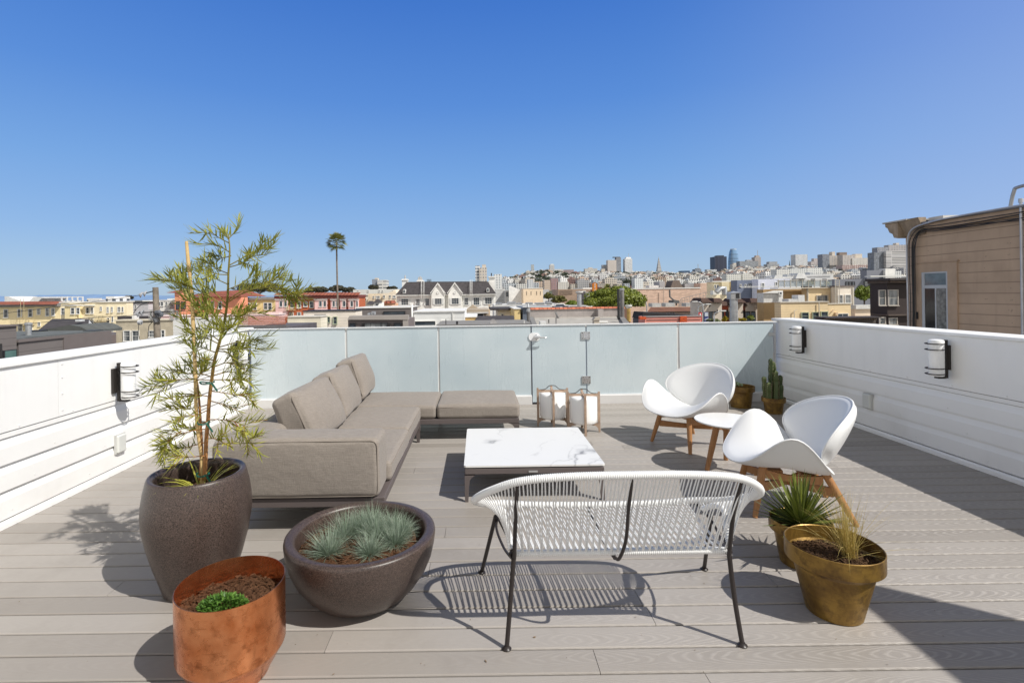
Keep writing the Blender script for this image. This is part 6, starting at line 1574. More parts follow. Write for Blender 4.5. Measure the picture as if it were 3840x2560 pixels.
bld('tan_flat_house', 'tan rendered house with white framed windows left of the slate roofed building', 'house', 92, (1380, 1435, 1101), B('tnf', 200, 184, 160), 8, wins=[(1399,1404,1110,1118),(1411,1424,1110,1118)], mull=(1, 1))
t = bld('beige_gable_house', 'beige house with a leaning gable next to the slate roofed building', 'house', 90, (1434, 1487, 1099), B('bgh', 208, 196, 176), 8, wins=[(1438,1443,1107,1117),(1460,1465,1107,1117),(1474,1484,1108,1116)]); polypart('gable', t, 90, [(1456, 1099), (1483, 1086), (1486, 1099)], B('bgh', 208, 196, 176), 0, 4)
t = bld('pavilion_house', 'tiny white house with dark pyramid roof left of the slate roofed building', 'house', 62, (1403, 1423, 1134), WB, 3, wins=[(1409,1419,1138,1146)], mull=(1, 0)); x, z = w2(1413, 1134, 62); m = MB(); m.add([(x-.42, 61.7, z), (x+.42, 61.7, z), (x+.42, 63.5, z), (x-.42, 63.5, z), (x, 62.6, z+.5)], [(0,1,4),(1,2,4),(2,3,4),(3,0,4)]); m.build('roof', SHING, t)
t = bld('grey_roofed_house', 'low house with dark sloping roofs right of the brick building', 'house', 64, (1378, 1402, 1140), B('grh', 205, 200, 190), 5); m = MB(); m.quad(P3(1374, 1141, 63.5), P3(1406, 1141, 63.5), P3(1400, 1128, 65), P3(1384, 1128, 65)); m.build('roof', SHING, t)
t = bld('orange_roofed_house', 'small house with orange brown gabled roof beside the slate roofed building', 'house', 66, (1434, 1470, 1138), B('orh', 190, 150, 120), 5); polypart('gable_roof', t, 65.5, [(1432, 1138), (1447, 1127), (1456, 1134), (1466, 1126), (1472, 1138)], TILE2, 0, 3)
# ------------------------------------------------------------------ centre and right neighbours
# tar roofed house with terracotta coped parapet
t = thing('tar_roof_house', 'neighbouring house with a cracked gravel felt roof and terracotta coped parapet', 'house', (5.2, 21.5, GROUND))
zr = .30; Yf, Yk = 17.6, 25.0
xa0, xa1 = w2(2046, 1205, Yf)[0], w2(2340, 1212, Yf)[0]; xb0, xb1 = w2(2003, 1180, Yk)[0], w2(2318, 1180, Yk)[0]
m = MB(); m.add([(xa0-.3, Yf, zr), (xa1, Yf, zr), (xb1, Yk, zr), (xb0, Yk, zr)], [(0,1,2,3)]); m.build('felt_roof', GRAVEL, t)
m = MB(); m.add([(xa0-.3, Yf, zr-.02), (xa1, Yf, zr-.02), (xb1+.3, Yk+.3, zr-.02), (xb0-.3, Yk+.3, zr-.02), (xa0-.3, Yf, GROUND), (xa1, Yf, GROUND), (xb1+.3, Yk+.3, GROUND), (xb0-.3, Yk+.3, GROUND)], [(0,1,5,4),(1,2,6,5),(2,3,7,6),(3,0,4,7)]); m.build('wall', M('blue_grey_wall', (.16, .19, .24), .85, .15), t)
m = MB(); m.box(xb0-.3, xb1+.3, Yk, Yk+.22, zr-.4, zr+.40); m.box(xb0+3.05, xb0+3.3, Yk-.5, Yk-.001, zr, zr+.38); m.build('parapet', M('grey_render', S(165, 158, 155, 1.0), .9, .16, 2, streak=.3), t)
m = MB()
for k in range(24):
    u = k/24; x0 = xb0-.35+(xb1-xb0+.7)*u; x1 = xb0-.35+(xb1-xb0+.7)*(k+1)/24-.02
    m.prism([(Yk-.06, zr+.401), (Yk+.28, zr+.401), (Yk+.22, zr+.46), (Yk+.11, zr+.485), (Yk, zr+.46)], 'x', x0, x1, (k*3) % 7/7)
m.build('terracotta_coping', M('terracotta', S(200, 120, 90, 1.0), .8, .2, 3, tintvar=.3), t)
m = MB(); m.prism([(xa0-.45, Yf), (xa0-.28, Yf), (xb0-.05, Yk), (xb0-.25, Yk)], 'z', zr-.02, zr+.06); m.prism([(xa1-.02, Yf), (xa1+.2, Yf), (xb1+.2, Yk), (xb1, Yk)], 'z', zr-.02, zr+.10); m.build('roof_edge', M('felt_edge', (.22, .21, .20), .9), t)
def rf(px, py): # point on the felt roof seen at px,py
    dx, dy = px-VX, py-VY; Yd = dy+ROLL*dx; Y = (CAMZ-zr)*FPX/Yd; return ((dx-ROLL*dy)/FPX*Y, Y)
x, y = rf(2238, 1221); m = MB(); m.cbox(x-.10, x+.10, y, y+.25, zr, zr+.20, .01); m.prism([(x-.13, zr+.2), (x+.11, zr+.2), (x+.11, zr+.32), (x-.05, zr+.30)], 'y', y-.03, y+.28); m.build('roof_hatch', M('hatch_tan', (.45, .40, .34), .8), t)
m = MB(); x2, y2 = rf(2246, 1213); x3, y3 = rf(2274, 1212); m.tube([(x2, y2, zr+.05), (x3, y2-.1, zr+.05)], .045, 10); m.build('roof_pipe', WTRIM, t)
x, y = rf(2086, 1214); m = MB(); m.tube([(x, y, zr), (x, y, zr+.25)], .03, 8); m.tube([(x, y, zr+.2), (x+.24, y, zr+.36)], .012, 6); m.add([(x-.08, y-.05, zr+.50), (x+.02, y-.05, zr+.46), (x+.12, y-.05, zr+.20), (x+.02, y+.05, zr+.24)], [(0,1,2,3)]); m.build('roof_dish', M('dish_grey', (.28, .27, .27), .5), t)
x, y = rf(2058, 1211); m = MB(); m.tube([(x, y, zr), (x, y, zr+.14)], .02, 8); m.build('roof_vent', BLACKP, t)
part('clapboard_return', t, 16.5, [(2026, 2048, 1206, 1260)], CLAPW, .3, 0)
# pipes and flues
def flue(name, label, px, yt, yb_, r_, Y, mat, cap=None, zb=None):
    a = w2(px, yt, Y); z0 = w2(px, yb_, Y)[1]
    t = thing(name, label, 'flue', (a[0], Y, z0)); m = MB(); m.tube([(a[0], Y, z0), (a[0], Y, a[1])], r_, 18); m.build('pipe', mat, t, smooth=True, angle=40)
    if cap: m = MB(); cap(m, a[0], Y, a[1], r_); m.build('cowl', cap.mat, t, smooth=True, angle=40)
    return t
def cap_mush(m, x, Y, z, r): m.lathe([(r*.9, -.12), (r*1.35, -.06), (r*1.75, -.03), (r*1.75, .03), (r*.2, .035), (0, .035)], (x, Y, z), n=20)
cap_mush.mat = M('weathered_white_metal', (.66, .65, .62), .5, .15, 6)
def cap_ball(m, x, Y, z, r): m.lathe([(r*1.05, -.16), (r*1.15, -.1), (r*.9, -.02), (r*.5, .06), (r*.15, .12), (0, .13)], (x, Y, z), n=18)
cap_ball.mat = GALV
def cap_flat(m, x, Y, z, r): m.lathe([(r*1.12, -.10), (r*1.18, -.06), (r*1.18, .0), (r*.2, .01), (0, .01)], (x, Y, z), n=20)
cap_flat.mat = GALV
FL = M('flue_grey', (.20, .19, .185), .6, .3, 3, streak=.4)
flue('flue_pipe', 'tall thin black flue pipe in front of the big green tree', 2318.5, 1083, 1197, .055, 22, BLACKP)
flue('flue_pipe', 'tall thick grey flue pipe beside the thin black one', 2332, 1081, 1197, .09, 22.3, FL, cap_flat)
flue('flue_pipe', 'galvanised flue with flared top left of the big green tree', 2172, 1095, 1190, .115, 27, GALV, cap_mush)
flue('flue_pipe', 'short rusty and yellow stained vent with a white mushroom cap', 2357, 1146, 1205, .075, 20, M('rust_yellow', (.50, .33, .10), .7, .35, 4, streak=.5), cap_mush)
flue('flue_pipe', 'dark grey flue with a galvanised cowl at the edge of the tar roofed house', 1981, 1152, 1226, .06, 17.2, FL, cap_ball)
# blue grey stepped parapet house
t = bld('blue_grey_house', 'blue grey house with white coped stepped parapet behind the tar roofed house', 'house', 30, (1960, 2196, 1152), M('blue_grey_wall', (.16, .19, .24), .85, .15), 6)
polypart('stepped_gable', t, 30, [(2066, 1156), (2066, 1146), (2080, 1146), (2083, 1140), (2112, 1139), (2116, 1145), (2130, 1145), (2130, 1156)], M('blue_grey_wall', (.16, .19, .24), .85, .15), -.15, .2)
for q in ([(1960, 1148), (2066, 1149), (2066, 1152), (1960, 1151.5)], [(2128, 1144.5), (2196, 1144.5), (2196, 1147.5), (2128, 1147.5)], [(2064, 1149), (2064, 1145), (2079, 1144), (2082, 1138), (2113, 1137), (2118, 1143), (2130, 1143), (2130, 1146), (2116, 1146), (2111, 1140), (2084, 1141), (2080, 1147), (2068, 1148), (2068, 1152)]): polypart('white_coping', t, 30, q, WTRIM, -.2, .25)
polypart('pediment', t, 29.6, [(2074, 1164), (2104, 1150), (2134, 1164), (2126, 1164), (2104, 1154), (2082, 1164)], WTRIM, -.2, .1)
part('pale_panel', t, 30, [(2140, 2165, 1148, 1166)], M('pale_blue_panel', (.42, .46, .50), .8), .1, .1)
t = thing('rooftop_equipment', 'white painted roof with low ducts in front of the beige slot building', 'rooftop equipment', (w2(1970, 1140, 55)[0], 55, GROUND)); part('white_roof', t, 55, [(1852, 2100, 1141, None)], WROOF, 6, 0)
part('roof_duct', t, 55, [(1862, 1884, 1136, 1142), (1905, 1935, 1132, 1142), (1940, 1958, 1136, 1142), (1975, 1998, 1134, 1142), (2010, 2042, 1135, 1142), (2050, 2070, 1131, 1142)], GALV, 1.5, 0)
# cinema sign
Y = 85; x, z = w2(2230, 1058, Y); t = thing('cinema_sign', 'tall orange vertical cinema sign with white letters above the green tree', 'sign', (x, Y, GROUND))
zb = w2(2230, 1103, Y)[1]; m = MB(); w_ = .44
m.prism([(x-w_, zb+.3), (x-w_*.4, zb), (x+w_*.2, zb+.1), (x+w_, zb+.4), (x+w_, z-.25), (x+.05, z), (x-.05, z), (x-w_, z-.25)], 'y', Y-.15, Y+.15); m.build('sign_board', M('orange_sign', S(205, 125, 40, 1.0), .6, .15, 2), t)
m = MB(); m.tube([(x-w_, Y-.16, zb+.3), (x-w_, Y-.16, z-.25), (x, Y-.16, z), (x+w_, Y-.16, z-.25), (x+w_, Y-.16, zb+.4)], .035, 5); m.build('sign_rim', M('rust_rim', S(120, 60, 30, 1.0), .6), t)
LET = M('white_letters', (.80, .80, .78), .5, .02)
def letters(text, x, Y, ztop, step, size, parent, mat, vertical=True):
    for k, chh in enumerate(text):
        cu = bpy.data.curves.new('letter', 'FONT'); cu.body = chh; cu.size = size; cu.extrude = .02; cu.align_x = 'CENTER'
        ob = bpy.data.objects.new('tmp', cu); me = bpy.data.meshes.new_from_object(ob); me.name = 'letter'
        bpy.data.objects.remove(ob); bpy.data.curves.remove(cu)
        R = Matrix.Rotation(PI/2, 4, 'X'); me.transform(R); L = rootof(parent).location
        me.transform(Matrix.Translation((x-L[0], Y-L[1], ztop-step*(k+1)-L[2]))); me.materials.append(mat)
        o = bpy.data.objects.new('letter', me); C.objects.link(o); o.parent = parent
letters('MARINA', x-.02, Y-.19, z-.16, .272, .36, t, LET)
x, z = w2(2250, 1080, Y); t = bld('cinema_building', 'dark red cinema block with red tile edge behind the orange sign', 'building', 86, (2238, 2312, 1085), M('dark_red_wall', (.16, .055, .045), .8, .15), 8)
part('tower', t, 86, [(2240, 2256, 1077, 1140)], M('dark_red_wall2', (.11, .045, .04), .8), 2, .4); m = MB(); m.quad(P3(2250, 1086, 85.4), P3(2316, 1086, 85.4), P3(2314, 1079, 87), P3(2272, 1079, 87)); m.build('tile_roof', TILE2, t)
t = bld('brown_brick_wall', 'wide brown brick commercial building left of the orange sign', 'building', 95, (2094, 2226, 1084), M('brown_brick', S(172, 150, 132, 1.1), .85, .1, 1, brick=(.4, .13)), 10); part('grid_panel', t, 95, [(2099, 2146, 1088, 1104)], M('brown_grid', S(140, 122, 108, 1.0), .85, brick=(.35, .2)), .1, .06)
bld('dark_shop', 'dark shop block beside the galvanised flue', 'building', 70, (2184, 2196, 1093), M('dark_grey_wall', (.11, .10, .11), .8), 4, cop=(.1, .05, WTRIM)); bld('white_shop', 'low shop with white banded front beside the big green tree', 'building', 72, (2197, 2222, 1099), B('wsh', 205, 202, 195), 4, wins=[(2200,2208,1104,1110),(2211,2219,1104,1110)], cop=(.12, .15, WTRIM))
# long theatre wall
Y = 90; BW = M('pinkish_brick', S(216, 186, 166, 1.12), .85, .08, .5, brick=(.6, .22))
t = bld('long_beige_building', 'long blank pinkish beige brick building behind the big green tree', 'building', Y, (2362, 2626, 1083), BW, 14); part('raised_end', t, Y, [(2626.2, 2675, 1061, None)], BW, 14, 0); part('coping', t, Y, [(2362, 2626, 1079, 1082.9)], WTRIM, .4, .1)
part('roof_hut', t, Y+3, [(2473, 2493, 1055, 1079), (2568, 2600, 1064, 1079)], M('grey_conc', gray, .8), 3, 0); part('roof_tank', t, Y+3.5, [(2600.5, 2625, 1062, 1079)], GALV, 3, 0); polypart('roof_cone', t, Y+3, [(2515, 1079), (2524, 1052), (2546, 1050), (2562, 1079)], M('brown_grey', (.16, .13, .11), .8), 0, 3); part('roof_hut', t, Y+2.5, [(2435, 2470, 1070, 1079)], WROOF, 2, 0)
a, b = w2(2492, 1078, Y-1), w2(2492, 1135, Y-1); m = MB(); m.tube([(a[0], Y-.5, a[1]), (b[0], Y-.5, b[1])], .06, 6); m.build('wall_pipe', M('tan_conc', (.42, .34, .29), .8), t)
P = [w2(*p, 70) for p in ((2511, 1087), (2512, 1113), (2526, 1125), (2536, 1127), (2536, 1145))]; t = thing('kitchen_flue', 'crooked dark kitchen flue rising in front of the long beige building', 'flue', (P[0][0], 70, P[-1][1])); m = MB(); m.tube([(p[0], 70, p[1]) for p in P], .11, 10); m.build('pipe', M('dark_conc', (.12, .12, .12), .8), t, smooth=True, angle=60); part('duct_box', t, 70, [(2522, 2544, 1126, 1137)], M('dark_conc', (.12, .12, .12), .8), 1.5, .3)
P0 = [w2(*p, 66) for p in ((2545, 1138), (2556, 1118), (2590, 1110), (2640, 1098), (2672, 1092))]; t = thing('roof_cage', 'curved wire guard rail above the clay tile shop', 'railing', (P0[0][0], 66, GROUND)); m = MB()
m.tube([(p[0], 66, p[1]) for p in P0], .03, 5); m.tube([(p[0], 66, p[1]-.4) for p in P0], .02, 5)
for k in range(16):
    u = k/15*(len(P0)-1); i = min(int(u), len(P0)-2); f = u-i; q = (P0[i][0]+(P0[i+1][0]-P0[i][0])*f, P0[i][1]+(P0[i+1][1]-P0[i][1])*f); m.tube([(q[0], 66, q[1]), (q[0], 66, P0[0][1]-.4)], .02, 4)
m.build('rail', M('grey_iron', (.25, .24, .23), .7), t)
t = bld('tile_shop', 'single storey shop with a weathered clay tile roof', 'shop', 50, (2432, 2606, 1168), B('shop', 175, 160, 145), 5, wins=[(2445,2470,1172,1180),(2500,2530,1172,1180)], mull=(2, 0)); m = MB(); m.quad(P3(2428, 1169, 49.4), P3(2611, 1166, 49.4), P3(2605, 1151, 51), P3(2440, 1152, 51)); m.build('tile_roof', M('weathered_tile', S(140, 96, 74, .8), .8, .3, 1, tile=.16, bump=.4), t)
for q in ((2446, 2479, 1137, 1151), (2496, 2531, 1136, 1150), (2573, 2600, 1136, 1149)): part('air_conditioner', t, 52, [q], M('ac_grey', (.42, .42, .41), .6, .3, 1.5), 1.2, 0)
# pink striped front
Y = 28; PK = B('salmon', 238, 160, 145); t = bld('pink_fronted_building', 'salmon pink building front with dark stripes and orange relief panels', 'building', Y, (2418, 2629, 1187), PK, 5)
part('dark_stripe', t, Y, [(2424, 2548, 1198, 1199.5), (2573, 2628, 1197, 1198.5), (2424, 2548, 1208.5, 1210), (2573, 2628, 1207.5, 1209)], BLACKP, .02, .03); part('coping', t, Y, [(2416, 2631, 1184.5, 1187)], M('grey_conc2', (.3, .29, .28), .8), .4, .05)
OR = M('orange_relief', S(196, 84, 40, 1.0), .7, .3, 9, bump=1.2, bscale=16)
for q in ((2548, 2573, 1185, 1213), (2396, 2421, 1187, 1197)): part('relief_panel', t, Y, [q], OR, .1, .10)
for k in range(3):
    x, z = w2(2568, 1210, Y-.11); m = MB(); pts = [(x-(.08+.09*k)*math.cos(a), Y-.11, z+(.08+.09*k)*math.sin(a)) for a in [j*PI/16 for j in range(9)]]; m.tube(pts, .014, 5); m.build('relief_scroll', OR, t)
t = thing('dark_lean_to', 'dark felt lean to roof behind the salmon pink front', 'roof', (w2(2500, 1180, 33)[0], 33, GROUND)); polypart('felt_roof', t, 33, [(2405, 1195), (2412, 1170), (2630, 1184), (2630, 1195)], M('black_felt', (.035, .033, .035), .9), 0, 2)
m = MB(); m.box(w2(2408, 1190, 33)[0], w2(2628, 1190, 33)[0], 33.01, 35, GROUND, w2(2500, 1195, 33)[1]); m.build('wall', M('dark_grey_wall', (.11, .10, .11), .8), t)
# signs and lamps in the street
for (xl, xr, yt, yb_, c, lb, st) in ((2619, 2632, 1171, 1206, (.55, .02, .03), 'red banner sign with a pale mark near the curved street lamp', 0), (2640, 2656, 1170, 1206, (.05, .07, .22), 'blue and white banner on the street lamp post', 1)):
    a = w2(xl, yt, 39); b = w2(xr, yb_, 39); t = thing('street_banner', lb, 'banner', (b[0], 39, GROUND)); m = MB(); m.box(b[0]-.02 if not st else a[0]-.03, b[0]+.03 if not st else a[0]+.01, 39.02, 39.06, GROUND, a[1]+.1); m.build('post', GALV, t)
    m = MB(); m.box(a[0], b[0], 38.97, 39.01, b[1], a[1]); m.build('banner_cloth', M('banner_%d' % st, c, .7, .05), t); m = MB()
    if st: m.box(a[0]+.03, b[0]-.03, 38.95, 38.965, b[1]+.42, a[1]-.05); m.prism([(a[0]+.02, b[1]+.18), (b[0]-.02, b[1]+.30), (b[0]-.02, b[1]+.24), (a[0]+.02, b[1]+.12)], 'y', 38.95, 38.965)
    else: m.box(a[0]+.08, b[0]-.08, 38.95, 38.965, a[1]-.32, a[1]-.08)
    m.build('banner_mark', M('pale_blue_mark', (.55, .6, .68), .7) if st else LET, t)
def lamp(label, px, ybase, pts, Y):
    a = w2(px, 1200, Y); t = thing('street_lamp', label, 'street lamp', (a[0], Y, GROUND)); P = [w2(p[0], p[1], Y) for p in pts]
    m = MB(); m.tube([(a[0], Y, GROUND)] + [(P[0][0], Y, P[0][1])] + [(p[0], Y, p[1]) for p in P[1:]], [.07, .055] + [.035]*(len(P)-1), 8); m.build('pole', GALV, t, smooth=True)
    e, f = P[-1], P[-2]; s = 1 if e[0] > f[0] else -1; m = MB(); m.rbox((e[0]+s*.16, Y, e[1]), (.46, .18, .10), .04, N=2); m.build('lamp_head', M('lamp_head_grey', (.52, .52, .50), .5), t, smooth=True)
lamp('street lamp with its curved arm reaching left over the clay tile shop', 2637, 1210, [(2637, 1160), (2634, 1140), (2625, 1133), (2612, 1131)], 40)
lamp('street lamp with its curved arm reaching right beside the shop row', 2617, 1210, [(2617, 1160), (2620, 1150), (2632, 1143), (2648, 1141)], 41)
lamp('low street lamp in front of the grey green bush', 2678, 1210, [(2678, 1180), (2681, 1174), (2692, 1169), (2702, 1166)], 37)
lamp('thin street lamp at the edge of the big green tree', 2425, 1170, [(2425, 1145), (2423, 1134), (2416, 1130), (2408, 1129)], 48)
# row of small shop houses with brown hipped caps
Y = 44; GW = B('deco_grey', 186, 176, 164); RW = B('deco_red', 172, 92, 72); CAP = M('brown_cap', (.075, .042, .032), .8, .3, 2)
ROWL = ['grey brown capped house front at the street lamp end of the shop row', 'narrow red front squeezed between the first two grey fronts of the shop row', 'grey brown capped front with a dark door just right of the curved street lamps', 'brick red front immediately left of the galvanised vent stack', 'grey front mostly hidden behind the galvanised vent stack', 'narrow brick red front immediately right of the vent stack', 'grey front with relief ornament standing between two red fronts right of the vent stack', 'brick red front with one dark window, second to last in the shop row', 'grey front with relief ornament at the end of the shop row by the yellow house']
for k, (xl, xr, yt, kind, ws) in enumerate(((2612, 2646, 1129, 0, ((2628, 2636, 1160, 1166),)), (2646.2, 2657, 1141, 1, ()), (2658, 2692, 1129, 0, ((2660,2671,1161,1206),(2677,2690,1162,1172))), (2692.2, 2731, 1142, 1, ((2700,2713,1163,1196),(2721,2730,1163,1200))), (2732, 2770, 1130, 0, ((2745,2760,1166,1206),)), (2770.2, 2792, 1142, 1, ((2778,2790,1165,1200),)), (2793, 2836, 1130, 0, ((2795,2811,1167,1207),(2817,2832,1169,1206))), (2836.2, 2871, 1144, 1, ((2850,2868,1168,1200),)), (2872, 2925, 1132, 0, ((2875,2893,1171,1210),(2899,2917,1172,1190))))):
    f = .7 if kind == 0 else 0
    row = thing('shop_house', ROWL[k], 'shop house', (w2((xl+xr)/2, 1200, Y)[0], Y, GROUND), 0, 'brown capped shop houses')
    wl_ = part('grey_front' if kind == 0 else 'red_front', row, Y, [(xl, xr, yt, None)], GW if kind == 0 else RW, 5, f)
    a, b = w2(xl-3, yt+1, Y), w2(xr+3, yt+1, Y); h = .30; o = .45
    m = MB(); m.add([(a[0], Y-f-o, a[1]-.06), (b[0], Y-f-o, b[1]-.06), (b[0], Y+1.2, b[1]-.06), (a[0], Y+1.2, a[1]-.06), (a[0]+.2, Y-f+.1, a[1]+h), (b[0]-.2, Y-f+.1, b[1]+h), (b[0]-.2, Y+.9, b[1]+h), (a[0]+.2, Y+.9, a[1]+h)], [(0,1,5,4),(1,2,6,5),(2,3,7,6),(3,0,4,7),(4,5,6,7),(0,3,2,1)]); m.build('hipped_cap', CAP, row)
    for q in ws: win(row, Y-f, q, DTRIM, PANE, (1, 2), 1.2, .05)
    if kind == 0 and xr-xl > 33:
        x, z = w2((xl+xr)/2-4, 1155, Y-f); m = MB(); m.prism([(x-.35, z-.28), (x-.35, z+.05), (x-.2, z+.12), (x-.1, z+.32), (x+.1, z+.32), (x+.2, z+.12), (x+.35, z+.05), (x+.35, z-.28)], 'y', Y-f-.07, Y-f-.002); m.build('relief_ornament', B('deco_orn', 180, 172, 162), row)
# galvanised vent stack
Y = 14; x, zt = w2(2751, 1124, Y); z0 = w2(2751, 1225, Y)[1]; t = thing('vent_stack', 'large galvanised vent stack with a square louvred head', 'vent', (x, Y, z0))
m = MB(); m.tube([(x-.0, Y, z0), (x, Y, z0+.2)], .105, 24); m.tube([(x, Y, z0+.2), (x, Y, zt+.05)], .10, 24); m.build('duct', GALV, t, smooth=True, angle=40)
m = MB()
for z in (z0+.2, z0+.42): m.tube([(x, Y, z), (x, Y, z+.015)], .108, 24)
m.build('band', GALV, t); za = w2(2751, 1121, Y)[1]; zb_ = w2(2751, 1098, Y)[1]
m = MB(); m.box(x-.135, x+.135, Y-.12, Y+.12, za, zb_); m.build('vent_head', GALV, t); m = MB(); m.add([(x-.15, Y-.14, zb_+.001), (x+.15, Y-.14, zb_+.001), (x+.15, Y+.14, zb_+.001), (x-.15, Y+.14, zb_+.001), (x, Y, zb_+.05)], [(0,1,4),(1,2,4),(2,3,4),(3,0,4),(3,2,1,0)]); m.build('head_roof', GALV, t); m = MB(); m.box(x+.0, x+.1, Y-.125, Y-.121, za+.02, zb_-.02); m.box(x+.136, x+.14, Y-.09, Y+.09, za+.02, zb_-.02); m.build('louvre', BLACKP, t)
# yellow clapboard houses with the roof deck
t = bld('yellow_clapboard_house', 'pale yellow clapboard house with green framed windows above the shaded parapet', 'house', 33, (2928, 3104, 1134), YELS, 6, wins=[(3005,3030,1172,1198),(3046,3069,1171,1200),(3078,3102,1169,1200)], trim=GTRIM, cop=(.06, .06, B('grt', 178, 172, 160)))
a, b = w2(3071, 1133, 32.9), w2(3072, 1200, 32.9); m = MB(); m.tube([(a[0], 32.9, a[1]), (b[0], 32.9, b[1])], .03, 6); a, b = w2(2978, 1162, 32.9), w2(2979, 1200, 32.9); m.tube([(a[0]+.15, 32.9, a[1]), (a[0], 32.9, a[1]-.05), (b[0], 32.9, b[1])], .025, 6); m.build('wall_pipe', B('grt', 178, 172, 160), t)
part('white_bulkhead', t, 38, [(2863, 2935, 1098, 1134)], M('weathered_white_metal', (.66, .65, .62), .5, .15, 6), 3, 0); polypart('bulkhead_top', t, 37.8, [(2862, 1099), (2908, 1089), (2936, 1089), (2936, 1134), (2920, 1134), (2920, 1099)], WTRIM, 0, .19); win(t, 37.8, (2922, 2931, 1095, 1104), WTRIM, mull=(0, 0), f=.04); part('roof_box', t, 36, [(2993, 3017, 1106, 1134), (2957, 2992, 1121, 1134)], WROOF, 1.2, 0)
t = bld('deck_house', 'yellow clapboard house carrying a glass railed roof deck', 'house', 40, (3029, 3117, 1080), YELS, 7, wins=[(3062,3102,1108,1131)], trim=B('grt', 178, 172, 160), pane=PANE2, mull=(1, 0)); part('brown_wall', t, 41, [(2862, 3029, 1084, None)], M('rust_tan_wall', S(176, 148, 108, 1.05), .85, .2, .6, streak=.35), 6, 0)
part('deck_edge', t, 40, [(2912, 3118, 1078, 1081.5)], B('grt', 178, 172, 160), 6, .2); part('corner_board', t, 40, [(3027, 3030, 1082, 1140), (3114, 3118, 1082, 1140)], B('grt', 178, 172, 160), .1, .05)
GLZ = NT('clear_glass'); GLZ.col((.30, .36, .38)); GLZ.set(.08, 0, .6); GLZ.b.inputs['Alpha'].default_value = .45; GLZ = GLZ.m
for k in range(9):
    xl = 2914+k*22.4; z0_, z1_ = w2(xl, 1078, 40)[1], w2(xl, 1053, 40)[1]; xa_, xb_ = w2(xl, 1060, 40)[0], w2(xl+21.4, 1060, 40)[0]
    m = MB(); m.box(xa_-.03, xa_+.03, 39.8, 39.86, z0_, z1_+.08); o = m.build('rail_post', B('grt2', 150, 148, 140), t); m = MB(); m.box(xa_+.04, xb_-.02, 39.82, 39.84, z0_+.08, z1_); m.build('rail_glass', GLZ, o)
part('rail_cap', t, 39.84, [(2913, 3117, 1050, 1051.8)], B('grt2', 150, 148, 140), .06, .06); part('deck_planter', t, 43, [(3020, 3045, 1066, 1079), (3095, 3108, 1067, 1079)], M('dark_planter', (.08, .05, .035), .8), .6, 0)
x, z = w2(3038, 1064, 43.2); m = MB(); clump_leaves(m, (x, 43.2, z+.02), .35, .3, .22, 260, .06, random.Random(3)); clump_leaves(m, (x+1.4, 43.2, z), .2, .2, .18, 160, .06, random.Random(4)); m.build('deck_plant', YELLOWL, t)
t = bld('cream_side_house', 'pale clapboard house with curtained sash windows right of the roof deck', 'house', 39, (3141, 3200, 1075), M('pale_clapboard', S(222, 212, 198, 1.15), .75, .1, 1, siding=.17), 7, wins=[(3143,3158,1107,1136),(3169,3188,1106,1136)], pane=PANE2, cop=(.1, .08, GREYP)); part('corner_board', t, 39, [(3195, 3200, 1077, 1190)], B('grt', 178, 172, 160), .1, .06)
a = w2(3133, 1050, 38.5); b = w2(3133, 1140, 38.5); m = MB()
for d in (0, .3): m.tube([(a[0]+d, 38.5, a[1]), (b[0]+d, 38.5, b[1])], .025, 5)
for k in range(13): z = b[1]+(a[1]-b[1])*k/12; m.tube([(a[0], 38.5, z), (a[0]+.3, 38.5, z)], .015, 4)
m.build('roof_ladder', B('grt', 178, 172, 160), t)
t = bld('yellow_lower_house', 'yellow clapboard lower wing with a wide white window and wall vents', 'house', 35, (3105, 3190, 1140), YELS, 3, wins=[(3139,3178,1176,1190)], mull=(1, 0), cop=(.05, .05, B('grt', 178, 172, 160))); part('wall_vent', t, 35, [(3128, 3137, 1172, 1182)], M('tan_pipe', S(205, 180, 150, 1.1), .7), .05, .15); polypart('downpipe_bracket', t, 34.9, [(3118, 1169), (3126, 1161), (3128, 1163), (3121, 1170)], M('tan_pipe', S(205, 180, 150, 1.1), .7), 0, .08)
bld('blue_grey_flat_house', 'slate blue house front with small windows behind the vent stack', 'house', 76, (2764, 2842, 1050), M('slate_blue', S(118, 126, 145, 1.05), .8, .08, 1, siding=.25), 6, wins=[(x, x+6, 1066, 1075) for x in (2774, 2793, 2806, 2820, 2831)]); t = bld('pale_blue_house', 'pale lilac clapboard house behind the roof deck', 'house', 74, (2843, 2962, 1046), M('pale_lilac', S(205, 208, 222, 1.1), .8, .06, 1, siding=.25), 6, wins=[(2856,2865,1062,1076),(2907,2914,1058,1070)])
part('roof_rail', t, 60, [(2780, 2990, 1072, 1073.5), (2780, 2990, 1075.5, 1077)], WROOF, .1, 0)
t = bld('cream_bay_row', 'cream row house with white framed windows between long beige building and slate blue house', 'house', 80, (2674, 2764, 1057), B('cbr', 226, 214, 180), 7, wins=[(2678,2684,1068,1081),(2688,2694,1068,1081),(2706,2712,1064,1076),(2717,2723,1064,1076),(2740,2747,1067,1080),(2752,2757,1067,1078)], cop=(.15, .2, WTRIM)); part('bay', t, 80, [(2700, 2728, 1058, 1090), (2738, 2750, 1058, 1092)], B('cbr2', 205, 192, 160), .2, .6)
t = thing('roof_duct', 'bent galvanised duct above the brown capped shop row', 'duct', (w2(2715, 1100, 52)[0], 52, GROUND)); P = [w2(*p, 52) for p in ((2686, 1096), (2700, 1082), (2716, 1080), (2718, 1105))]; m = MB(); m.tube([(p[0], 52, p[1]) for p in P], .26, 10); m.build('duct_pipe', GALV, t, smooth=True, angle=50); part('yellow_base', t, 52, [(2672, 2730, 1105, None)], B('cream', 232, 215, 168), 3, 0); part('white_louvre', t, 52.6, [(2674, 2706, 1090, 1105)], WTRIM, .6, 0)
